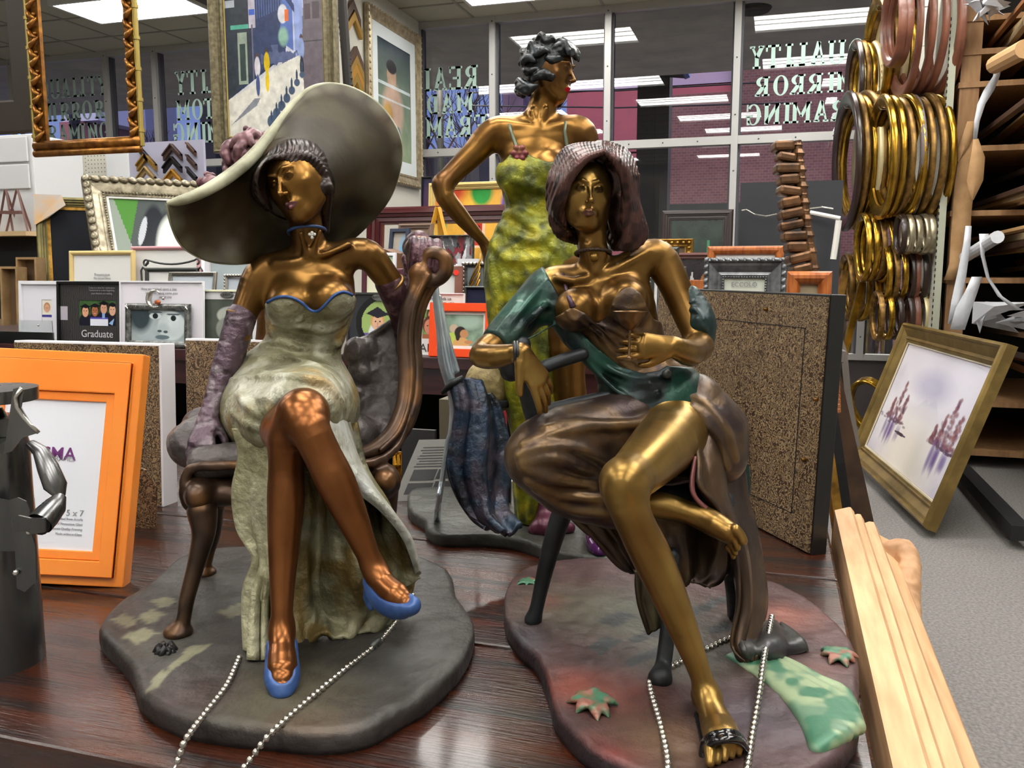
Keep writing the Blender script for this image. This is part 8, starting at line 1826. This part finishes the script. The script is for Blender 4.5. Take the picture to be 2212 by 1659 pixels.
for (x, y, s_) in ((1280, 1530, 1.0), (1812, 1425, .85), (1140, 1262, .55)):
    K = Field(); rd = random.Random(x); c0 = onz(x, y, ZB)
    for k in range(8): a = k*.785+rd.random()*.4; L_ = .026*s_*rd.uniform(.8, 1.2); d = np.array([math.cos(a), math.sin(a), 0]); K.chain([c0+UP*.003, c0+d*L_*.5+UP*.009*s_, c0+d*L_+UP*.003], [.004*s_, .0075*s_, .002], k=.0015, sub=3, squash=(UP, .5))
    K.ball(c0+UP*.006*s_, .006*s_, k=.003); field_obj('leaf_cluster', K, m_sash, SB, .0014, patina([h2('3a6a50'), h2('6a5c40'), h2('8a5a4c')], x, 60, (.45, .6)))
# sandal, hair, choker, bracelet
K = Field(); P_ = [onz(x, y, z_) for x, y, z_ in ((1519, 1628, ZB+.003), (1522, 1606, ZB+.012), (1540, 1590, ZB+.023), (1568, 1584, ZB+.027), (1592, 1588, ZB+.022), (1606, 1604, ZB+.010), (1610, 1622, ZB+.003))]; K.chain(P_, .0042, k=.002, sub=4); K.chain([p-FW*.008-UP*.001 for p in P_[1:-1]], .0036, k=.003, sub=3); K.chain([onz(1520, 1545, ZB+.003), onz(1545, 1590, ZB+.002), onz(1562, 1632, ZB+.001)], [.010, .016, .0185], k=.003, squash=(UP, .16)); field_obj('sandal', K, pbr('black_patent', h2('0c0c0e'), .15, .1, coat=.6), SB, .0012)
K = Field(); r_ = np.cross(hf, hu); K.ell(TB_(0, -.12, .16), (hs*.40, hs*.42, hs*.40), np.array([r_, hf, hu]), k=.006); rd = random.Random(21); T = TB_
def lock(pts, r, k=.0025): K.chain([T(*p) if len(p) == 3 and abs(p[0]) < 2 else W(*p) for p in pts], r, k=k, sub=4)
def lay(A_, B_, n, r):
    for i in range(n):
        t = i/(n-1); pts = [tuple(a+(b_-a)*t for a, b_ in zip(p, q)) for p, q in zip(A_, B_)]; K.chain([W(*p) for p in pts], [x*(1+.15*(i % 2)) for x in r], k=.002, sub=4)
lay([(1304, 328, .950), (1262, 345, .942), (1234, 378, .940), (1216, 418, .946), (1206, 455, .957), (1220, 488, .968)], [(1290, 312, .99), (1228, 326, .985), (1200, 372, .98), (1192, 418, .98), (1200, 462, .985), (1238, 508, .992)], 8, [.0032, .0054, .0060, .0064, .0064, .003])
lay([(1304, 326, .950), (1334, 350, .946), (1350, 388, .950), (1354, 430, .957), (1350, 470, .965), (1356, 510, .968), (1340, 536, .970)], [(1296, 310, .99), (1345, 330, .985), (1368, 380, .98), (1368, 430, .98), (1378, 470, .978), (1388, 508, .975), (1366, 540, .972)], 8, [.0032, .0056, .0060, .0062, .0064, .0062, .0025])
lay([(1200, 470, .985), (1215, 500, .99), (1245, 515, 1.0)], [(1250, 440, 1.02), (1260, 500, 1.02), (1290, 520, 1.02)], 4, [.009, .0095, .007])
lay([(1350, 430, .99), (1360, 490, .99), (1350, 530, .99)], [(1310, 440, 1.02), (1325, 500, 1.02), (1330, 530, 1.0)], 4, [.010, .010, .006])
K.ell(T(0, .37, -.07), (hs*.265, hs*.27, hs*.42), np.array([r_, hf, hu]), k=.003, op='s'); K.disp(lambda P: .0005*np.sin((P @ RT)*1700+9*np.sin(P[:, 2]*60+(P @ RT)*40)), (-9,)*3, (9,)*3)
K.ell(W(1340, 385, .997), (.019, .016, .034), k=.006); K.ell(W(1342, 450, .997), (.017, .016, .036), k=.006); K.ball(W(1303, 332, .985), .013, k=.006); K.ball(W(1330, 346, .990), .013, k=.006); field_obj('hair', K, m_hair, SB, .0012, patina([h2('35201e'), h2('241412'), h2('4c302b')], 3, 60), smooth=1)
b = MB(); ringband(b, W(1281, 547, .983), nrm(UP*.96+FW*.2), .0196, .0022, 40); ck = b.build('choker', pbr('braided_bronze', h2('3a2c20'), .4, .6, bump=1, bscale=400), SA if 0 else SB, smooth=True); b = MB(); b.sphere(W(1284, 556, .9625), .0052, 14); b.build('pendant', pbr('old_gold_pendant', h2('7a5c24'), .35, .7), ck, smooth=True)
b = MB()
for dx in (-3, 3): ringband(b, W(1116+dx, 763, .887), RT+.05*UP, .0112, .0022)
b.build('bracelet', m_black, SB, smooth=True)
# glass
m_gls = pbr('bronze_goblet', h2('6a5034'), .3, .8); b = MB(); g0 = W(1361, 674, .885); s_ = .885/FPX
b.lathe([(36*s_, 0), (37*s_, .0006), (34*s_, -.0008), (30*s_, -.006), (20*s_, -.013), (4*s_, -.0185), (3*s_, -.019), (3.4*s_, -.045), (6*s_, -.047), (18*s_, -.0485), (18*s_, -.0495)][::-1], tuple(g0), 32); gg = b.build('cocktail_glass', m_gls, SB, smooth='auto')
# chair
m_iron = pbr('slate_iron', h2('2a2d31'), .5, .4, col2=h2('1a1b1d'), scale=25, bump=.5, bscale=60); ch = bpy.data.objects.new('chair', None); COL.objects.link(ch); ch.parent = SB
K = Field(); K.chain([W(1128, 745, .945), W(1128, 800, .945), W(1138, 850, .95), W(1155, 900, .955), W(1178, 940, .96)], [.010, .0085, .009, .011, .011], k=.004, sub=3, squash=(FW, 1)); K.chain([W(1138, 800, .95), W(1170, 860, .95), W(1192, 880, .95)], [.004, .005, .006], k=.004)
K.chain([W(1178, 792, .94), W(1215, 778, .945), W(1258, 765, .955)], [.0075, .0075, .0075], k=.003); K.chain([W(1180, 888, .93), W(1240, 873, .94), W(1312, 858, .955)], [.0078, .0078, .0078], k=.003); K.chain([W(1100, 780, .96), W(1104, 800, .96)], [.012, .013], k=.004); field_obj('back_rail', K, m_iron, ch, .0015)
K = Field(); K.chain([W(1230, 1045, .99), W(1560, 1050, 1.0)], [.02, .02], k=.01); K.chain([W(1230, 1065, .95), W(1560, 1085, .95)], [.015, .015], k=.01); field_obj('seat', K, m_iron, ch, .002)
for L_, rr in (([W(1222, 1085, 1.0), W(1200, 1150, 1.0), W(1178, 1230, 1.0), W(1160, 1310, 1.0), onz(1152, 1338, ZB+.006)], [.013, .012, .0100, .0085, .011]), ([W(1452, 1200, .90), W(1445, 1330, .885), W(1438, 1400, .875), W(1432, 1440, .866), onz(1426, 1466, ZB+.006)], [.009, .0085, .0085, .009, .013]), ([W(1560, 1130, 1.0), W(1575, 1200, .99), W(1585, 1270, .985), onz(1592, 1325, ZB+.005)], [.014, .012, .010, .012])):
    K = Field(); K.chain(L_, rr, k=.004, sub=3); field_obj('leg', K, m_iron, ch, .0014)
# ============================================================ statue C: standing woman in the yellow-green dress
Cc = onz(1160, 1140, TZ); SC_ = thing('bronze_statue', 'painted bronze statue of a standing woman in a yellow-green dress with black hair', 'statue', Cc)
zc = lambda x, y: (x, y, float(onz(x, y, ZB+.002) @ FW))
blob_base('base', SC_, [(882, 1105), (892, 1078), (960, 1060), (1050, 1048), (1180, 1052), (1320, 1075), (1440, 1110), (1525, 1165), (1540, 1205), (1490, 1228), (1380, 1236), (1280, 1232), (1190, 1215), (1120, 1192), (1040, 1182), (960, 1182), (925, 1168), (918, 1148), (890, 1128)], m_base, lambda V: spots(V, h2('3c3d38'), [((1000, 1110), .1, h2('4a4c44'), .8), ((1150, 1090), .08, h2('6e7068'), .7), ((1380, 1210), .06, h2('5a4630'), .7), ((1080, 1150), .08, h2('3f443c'), .6)]), .022, lump=.002)
F = Field(); D0 = 1.43; hf = nrm(RT*.86-FW*.50-UP*.10); hu = nrm(RT*.13+UP*.98); hs = .092; hc = W(1190, 158, 1.42)
def torsoC(F, g=0): F.loft([W(1150, 600, D0), W(1150, 545, D0), W(1160, 460, D0), W(1158, 390, D0), W(1160, 330, D0), W(1162, 285, D0)], [.076+g, .070+g, .049+g, .055+g, .062+g, .066+g], [.055+g, .052+g, .036+g, .040+g, .040+g, .026+g], [RT, RT, RT, RT, RT, RT], k=.01)
torsoC(F)
F.ell(W(1112, 378, D0-.035), (.028, .027, .028), AX, k=.018); F.ell(W(1192, 372, D0-.033), (.028, .027, .028), AX, k=.018)
F.chain([W(1165, 290, D0), W(1163, 262, D0), W(1172, 228, D0-.005), W(1180, 205, D0-.005)], [.030, .024, .0225, .023], k=.018)
TC = add_head(F, hc, hf, hu, hs)
F.chain([W(1120, 290, D0), W(1078, 283, D0), W(1052, 300, D0), W(1025, 330, D0-.003), W(988, 365, D0-.01), W(957, 398, D0-.02)], [.022, .0235, .0235, .0205, .0175, .0165], k=.016, sub=3)
F.chain([W(957, 398, D0-.02), W(962, 425, D0-.025), W(985, 455, D0-.02), W(1015, 490, D0-.01), W(1040, 518, D0), W(1050, 535, D0+.005)], [.0165, .0160, .0145, .0115, .0088, .0088], k=.008, sub=3)
hw = W(1048, 528, D0+.003); add_hand(F, hw, nrm(-UP*.95+RT*.1+FW*.1), nrm(-RT*.9-FW*.3), .058, [.2, .25, .3, .3], thumb=(.6, .8), side=1)
F.chain([W(1205, 288, D0), W(1243, 280, D0), W(1262, 298, D0), W(1270, 350, D0+.01), W(1275, 430, D0+.02)], [.022, .0235, .0230, .0195, .0170], k=.016, sub=3)
F.chain([W(1168, 280, D0-.028), W(1120, 272, D0-.022), W(1080, 270, D0-.01)], [.003, .0045, .003], k=.009, sub=2); F.chain([W(1172, 280, D0-.028), W(1210, 270, D0-.022), W(1240, 268, D0-.01)], [.003, .0045, .003], k=.009, sub=2)
F.chain([W(1166, 275, D0-.026), W(1180, 235, D0-.03)], .003, k=.008); F.chain([W(1163, 275, D0-.026), W(1150, 240, D0-.022)], .003, k=.008)
F.chain([W(1200, 600, D0), W(1225, 720, D0-.04), W(1228, 800, D0-.045), W(1235, 880, D0-.035), W(1255, 1000, D0-.03), W(1272, 1100, D0-.03), W(1280, 1140, D0-.035)], [.05, .038, .027, .027, .020, .0135, .0125], k=.02, sub=3); F.chain([W(1282, 1140, D0-.035), onz(1290, 1175, ZB+.01)], [.013, .011], k=.01)
lmC = lips_color(TC, hc, hs, hf, hu)
def cBC(V):
    c_ = lerpc(np.tile(h2('84602f'), (len(V), 1)), h2('6a4a2a'), sstep(n3(V, 13, 7), .42, .7)); l_, e_ = lmC(V); c_ = lerpc(c_, h2('c01a30'), l_); return lerpc(c_, h2('2a1c10'), e_*.5)
field_obj('body', F, m_br, SC_, .0016, cBC)
G = Field(); torsoC(G, .004); G.ell(W(1112, 378, D0-.035), (.031, .030, .031), AX, k=.018); G.ell(W(1192, 372, D0-.033), (.031, .030, .031), AX, k=.018)
G.loft([W(1150, 560, D0), W(1150, 640, D0), W(1155, 740, D0), W(1160, 840, D0), W(1170, 940, D0), W(1165, 1040, D0), W(1170, 1130, D0+.01)], [.073, .078, .073, .060, .052, .046, .046], [.058, .060, .055, .048, .045, .042, .042], RT, k=.01)
topcut(G, [(1000, 350), (1085, 352), (1100, 335), (1125, 325), (1150, 338), (1185, 350), (1215, 346), (1230, 328), (1300, 330)], D0-.03, 1.2); G.slab((0, 0, ZB+.002), (0, 0, -1))
b0 = Field(); b0.p = list(G.p)
rib(G, [([(1095, 400), (1110, 440), (1130, 470), (1170, 480)], .006), ([(1090, 460), (1120, 465), (1160, 500), (1200, 540)], .0055), ([(1080, 490), (1120, 510), (1160, 520), (1200, 490)], .006), ([(1110, 390), (1150, 400), (1190, 420), (1210, 460)], .006), ([(1180, 410), (1190, 450), (1180, 500)], .005), ([(1065, 530), (1100, 560), (1160, 560)], .005), ([(1060, 560), (1075, 650), (1090, 750), (1100, 850)], .006), ([(1090, 600), (1110, 700), (1120, 800), (1125, 900)], .006), ([(1130, 560), (1150, 660), (1150, 760)], .006),
        ([(1075, 620), (1085, 720), (1100, 820), (1115, 950), (1120, 1050)], .005), ([(1180, 560), (1190, 660), (1180, 760), (1160, 860)], .006), ([(1140, 870), (1140, 960), (1150, 1060), (1145, 1120)], .006), ([(1118, 900), (1122, 1000), (1125, 1120)], .005)], b0, k=.010)
m_yel = pbr('yellow_green_patina', (1, 1, 1), .42, .25, vcol=True, col2=(.35, .36, .3), scale=34, detail=6, thr=(.42, .75), bump=1.0, bscale=70, bdist=.004)
def cYC(V):
    c_ = patina([h2('8a8c1c'), h2('666c1a'), h2('b4aa24'), h2('4c5222')], 81, 30, (.4, .8))(V); zt = CZ+(V[:, 2]-CZ); c_ = lerpc(c_, h2('3f6a62'), sstep(V[:, 2], 1.475, 1.487)); return lerpc(c_, h2('5c4048'), sstep(V[:, 2], 1.489, 1.497))
dress = field_obj('dress', G, m_yel, SC_, .0018, cYC)
b = MB()
for pts in ([(1100, 268), (1106, 290), (1116, 318), (1120, 332)], [(1222, 262), (1220, 285), (1224, 312), (1228, 332)]): b.tube([hit(F, x, y, d1=1.8, back=.001) for x, y in pts], [.0024, .0028, .0032, .004], 8)
b.build('strap', pbr('grey_green_strap', h2('6a7460'), .4, .3), dress, smooth=True)
K = Field(); fc = hit(G, 1122, 332, d1=1.8)
for k in range(6): a = k*1.05; K.chain([fc, fc+RT*.009*math.cos(a)+UP*.009*math.sin(a)-FW*.005, fc+RT*.013*math.cos(a)+UP*.013*math.sin(a)-FW*.002], [.004, .005, .002], k=.0015, sub=2)
K.ball(fc-FW*.005, .0045, k=.002); K.ell(fc-UP*.016+RT*.002, (.007, .005, .010), AX, k=.003); field_obj('flower', K, pbr('rose_patina', h2('7a2c44'), .4, .3, col2=h2('7a4a34'), scale=90), dress, .0014)
K = Field(); r_ = np.cross(hf, hu); T = TC; K.ell(T(0, -.13, .16), (hs*.42, hs*.44, hs*.42), np.array([r_, hf, hu]), k=.006); rd = random.Random(31)
for i in range(46):
    th = rd.uniform(-2.6, 2.6); z0 = rd.uniform(-.5, .5); R0 = .44*math.sqrt(max(.12, 1-(max(0, z0-.1)/.5)**2)); x0, y0 = R0*math.sin(th), -.12-R0*math.cos(th)*.98
    if y0 > .12 and z0 < .22: continue
    pts = [T(x0, y0, z0)]; ph = rd.random()*6
    for j in range(3): th += .22; z0 += .05*math.sin(ph+j*2); x0, y0 = R0*math.sin(th), -.12-R0*math.cos(th)*.98; pts.append(T(x0*1.03, y0*1.03, z0))
    K.chain(pts, [hs*.05, hs*.075, hs*.07, hs*.03], k=.0025, sub=3)
for i in range(7): K.chain([T(.02*i-.1, .0, .50), T(.05*i-.15, .22, .47), T(.06*i-.18, .36, .36-.02*(i % 2)), T(.07*i-.2, .40, .25)], [hs*.07, hs*.08, hs*.065, hs*.03], k=.003, sub=3)
K.ell(T(0, .40, -.08), (hs*.26, hs*.27, hs*.36), np.array([r_, hf, hu]), k=.003, op='s'); K.disp(lambda P: .0011*(n3(P, 190, 4)-.5)*2, (-9,)*3, (9,)*3)
field_obj('hair', K, pbr('black_hair_patina', (1, 1, 1), .34, .25, vcol=True, bump=.5, bscale=130, bdist=.001), SC_, .0015, patina([h2('15181a'), h2('0e0f11'), h2('30363a')], 3, 45, (.5, .75)), smooth=1)
K = Field(); K.chain([onz(1280, 1150, ZB+.012), onz(1288, 1175, ZB+.010), onz(1296, 1190, ZB+.006)], [.012, .0155, .012], k=.004, sub=2); K.slab((0, 0, ZB+.001), (0, 0, -1)); field_obj('shoe', K, pbr('purple_enamel', h2('4e1e56'), .22, .2, coat=.4), SC_, .0015)
K = Field(); K.chain([onz(1150, 1145, ZB+.004), onz(1180, 1138, ZB+.012), onz(1230, 1140, ZB+.008)], [.008, .018, .010], k=.006, sub=2); K.chain([W(1180, 1130, D0-.04), W(1190, 1060, D0-.03)], [.018, .02], k=.02); field_obj('petticoat', K, pbr('maroon_patina', h2('4c1e30'), .4, .3, bump=.6, bscale=40, bdist=.004), SC_, .002)
# café chair with the blue coat
cc = bpy.data.objects.new('chair', None); COL.objects.link(cc); cc.parent = SC_; m_slv = pbr('pale_blue_silver', h2('9aa8b4'), .25, .6, col2=h2('c8d4dc'), scale=20)
K = Field(); K.chain([W(938, 600, 1.33), W(944, 660, 1.33), W(952, 720, 1.335), W(960, 780, 1.34), W(975, 835, 1.345)], [.0055, .006, .007, .010, .009], k=.004, sub=3); K.chain([W(950, 640, 1.34), W(965, 720, 1.34), W(985, 800, 1.345)], [.003, .004, .006], k=.004, sub=2)
K.chain([W(975, 835, 1.345), W(985, 880, 1.35), W(980, 930, 1.35), W(968, 960, 1.35), W(955, 1040, 1.345), W(948, 1080, 1.34), onz(944, 1122, ZB+.003)], [.008, .011, .009, .0055, .005, .0055, .006], k=.004, sub=3); field_obj('back_post', K, m_slv, cc, .0015)
K = Field(); K.loft([W(1060, 842, 1.44), W(1061, 826, 1.44)], [.046, .044], [.04, .04], RT, k=.004, sub=1); K.disp(lambda P: .0014*np.abs(np.sin((P @ RT)*160+4*np.sin((P @ FW)*70)))-.001, (-9,)*3, (9,)*3); field_obj('seat_cushion', K, pbr('straw_patina', h2('a3925e'), .5, .2, col2=h2('6e5c3c'), scale=30, bump=1, bscale=50, bdist=.005), cc, .0018)
b = MB(); b.lathe([(.048, -.012), (.052, -.006), (.052, 0), (.03, .001)], tuple(W(1060, 858, 1.44)), 28); b.build('seat', m_iron, cc, smooth='auto')
for px in (1030, 1100): b = MB(); b.tube([W(px, 862, 1.45), onz(px, 1085, ZB)], .004, 8); b.build('leg', m_iron, cc)
coat = patina([h2('1c2c40'), h2('141820'), h2('2c3a4a'), h2('3c3844')], 91, 22, (.48, .66)); m_coat = pbr('blue_black_coat', (1, 1, 1), .36, .4, vcol=True, col2=(1.6, 1.5, 1.2), scale=60, thr=(.6, .8), bump=.9, bscale=90, bdist=.003)
sheet(sk([[(975, 838, 1.33), (1000, 815, 1.335), (1030, 830, 1.35), (1058, 850, 1.37)], [(992, 890, 1.32), (1015, 870, 1.315), (1045, 880, 1.335), (1074, 880, 1.37)], [(985, 950, 1.31), (1010, 940, 1.30), (1050, 950, 1.315), (1088, 950, 1.36)], [(972, 1005, 1.30), (1005, 1010, 1.285), (1050, 1010, 1.30), (1093, 1000, 1.35)],
          [(988, 1060, 1.29), (1020, 1070, 1.275), (1055, 1070, 1.29), (1080, 1065, 1.34)], [(1010, 1100, 1.28), (1035, 1115, 1.265), (1065, 1115, 1.27), (1088, 1110, 1.31)], [(1050, 1140, 1.262), (1075, 1148, 1.255), (1100, 1150, 1.255), (1122, 1146, 1.27)]]), 10, 8, .008, 'coat', m_coat, SC_, wave=lambda u, v: .009*np.sin(v*13+u*2)+.003*np.sin(v*31+u*5), color=coat)
b = MB(); b.tube([W(955, 850, 1.32), W(975, 828, 1.32), W(1000, 815, 1.325)], [.006, .011, .006], 10, flat=.6); b.build('coat_collar', m_iron, SC_, smooth=True)
# ============================================================ statue D: curly haired bust almost hidden by the hat
Dc = onz(620, 1075, TZ); SD = thing('bronze_statue', 'mauve curly-haired statue mostly hidden behind the wide hat', 'statue', Dc); dD = float(Dc @ FW)
b = MB(); b.lathe([(.075, 0), (.078, .008), (.07, .02), (.02, .022)], tuple(Dc), 32); b.build('base', m_iron, SD, smooth='auto')
F = Field(); hc = W(560, 380, dD+.02); F.loft([Dc+UP*.02, Dc+UP*.12, Dc+UP*.25, Dc+UP*.36, Dc+UP*.44-RT*.01], [.05, .045, .06, .045, .055], [.04, .035, .05, .034, .03], RT, k=.01); F.chain([Dc+UP*.44-RT*.01, hc], [.025, .022], k=.02)
add_head(F, hc, nrm(-FW), UP, .10); field_obj('body', F, m_br, SD, .0025, lambda V: np.tile(h2('7a5530'), (len(V), 1)))
K = Field(); rd = random.Random(5)
for c_, R_, n_ in ((W(545, 345, dD+.02), .050, 26), (W(548, 300, dD+.02), .024, 12), (W(455, 398, dD), .022, 9)):
    K.ball(c_, R_*.8, k=.005)
    for i in range(n_): d = nrm([rd.gauss(0, 1), rd.gauss(0, 1), rd.gauss(0, 1)]); t_ = nrm(np.cross(d, [rd.gauss(0, 1), rd.gauss(0, 1), .3])); p = c_+d*R_*.85; K.chain([p-t_*R_*.4, p+d*R_*.16, p+t_*R_*.4-UP*R_*.1], [R_*.12, R_*.22, R_*.10], k=.002, sub=3)
K.ell(W(580, 400, dD-.05), (.036, .04, .05), AX, k=.004, op='s'); field_obj('hair', K, pbr('mauve_hair_patina', (1, 1, 1), .4, .3, vcol=True, bump=.5, bscale=90, bdist=.002), SD, .0022, patina([h2('6a464c'), h2('4a2e34'), h2('7a585c')], 3, 60), smooth=1)
# ============================================================ security chains and the crest of the raw frame
m_chain = pbr('nickel_chain', h2('b8b4ac'), .18, .95)
def chain_(lab, pts, r=.0036, gap=.0082):
    P_, _ = smooth_path(pts, [0]*len(pts), 12); P_ = np.array(P_); L = np.concatenate([[0], np.cumsum(np.linalg.norm(np.diff(P_, axis=0), axis=1))]); n = int(L[-1]/gap)
    q = [np.array([np.interp((i+.5)*gap, L, P_[:, a]) for a in range(3)]) for i in range(n)]; b = MB(); b.tube([P_[i] for i in range(0, len(P_), 3)], .0009, 6)
    t = thing('ball_chain', lab, 'chain', q[0])
    b.build('link_wire', m_chain, t); bb = MB()
    for p in q: bb.sphere(p, r, 12)
    bb.build('beads', m_chain, t, smooth=True, kind='stuff'); return t
zz = ZB+.0046
chain_('left strand of silver ball chain crossing the base of the seated hat lady', [onz(518, 1418, zz), onz(490, 1480, zz), onz(440, 1545, zz), onz(400, 1600, zz), onz(388, 1635, TZ+.012), onz(372, 1670, TZ+.004)])
t = chain_('right strand of silver ball chain running from the blue shoe over the base', [onz(893, 1284, zz), onz(870, 1322, zz), onz(820, 1385, zz), onz(740, 1450, zz), onz(640, 1535, zz), onz(580, 1590, zz), onz(550, 1628, TZ+.012), onz(520, 1668, TZ+.004)])
b = MB(); b.tube([onz(826, 1372, zz+.001), onz(812, 1388, zz+.001), onz(804, 1398, zz+.001)], [.003, .0052, .0035], 10); b.build('connector', m_pewd, t, smooth=True)
chain_('silver ball chain looping round the base of the seated drinker', [onz(1440, 1690, zz), onz(1442, 1640, zz), onz(1425, 1560, zz), onz(1405, 1490, zz), onz(1408, 1462, zz), onz(1450, 1440, zz), onz(1500, 1415, zz), onz(1570, 1382, zz), onz(1600, 1376, zz+.004)])
nr_ = lambda x, y, dd: W(x, y, float(onz(x, y, ZB) @ FW)-dd)
chain_('right strand of silver ball chain draped over the skirt beside the sandal', [nr_(1668, 1330, .045), nr_(1658, 1380, .045), nr_(1649, 1430, .040), nr_(1641, 1490, .028), nr_(1633, 1540, .016), nr_(1623, 1600, .008), nr_(1610, 1690, .006)])
K = Field(); rd = random.Random(9); c0 = W(1925, 1240, 1.40)
K.chain([W(1885, 1212, 1.46), W(1920, 1198, 1.44), W(1950, 1192, 1.43), W(1962, 1222, 1.40), W(1960, 1262, 1.36)], [.02, .022, .022, .02, .018], k=.012, sub=3); K.chain([W(1952, 1250, 1.38), W(1962, 1300, 1.33), W(1970, 1355, 1.28)], [.022, .020, .013], k=.01, sub=2); K.chain([W(1890, 1240, 1.42), W(1920, 1290, 1.36), W(1935, 1340, 1.30)], [.03, .024, .014], k=.02, sub=2)
for i in range(22): p = W(1948+rd.uniform(-12, 28), 1235+i*6.4, 1.40-.0055*i); K.ball(p, rd.uniform(.006, .011), k=.0015)
K.ball(W(1918, 1240, 1.405), .010, k=.003, op='s'); K.ball(W(1935, 1210, 1.40), .007, k=.004, op='s'); K.disp(lambda P: .0016*(n3(P, 120, 4)-.5)*2, (-9,)*3, (9,)*3)
field_obj('carved_crest', K, pbr('raw_carving', h2('b98f68'), .65, col2=h2('9c7450'), scale=30), RAWT, .002, smooth=1)
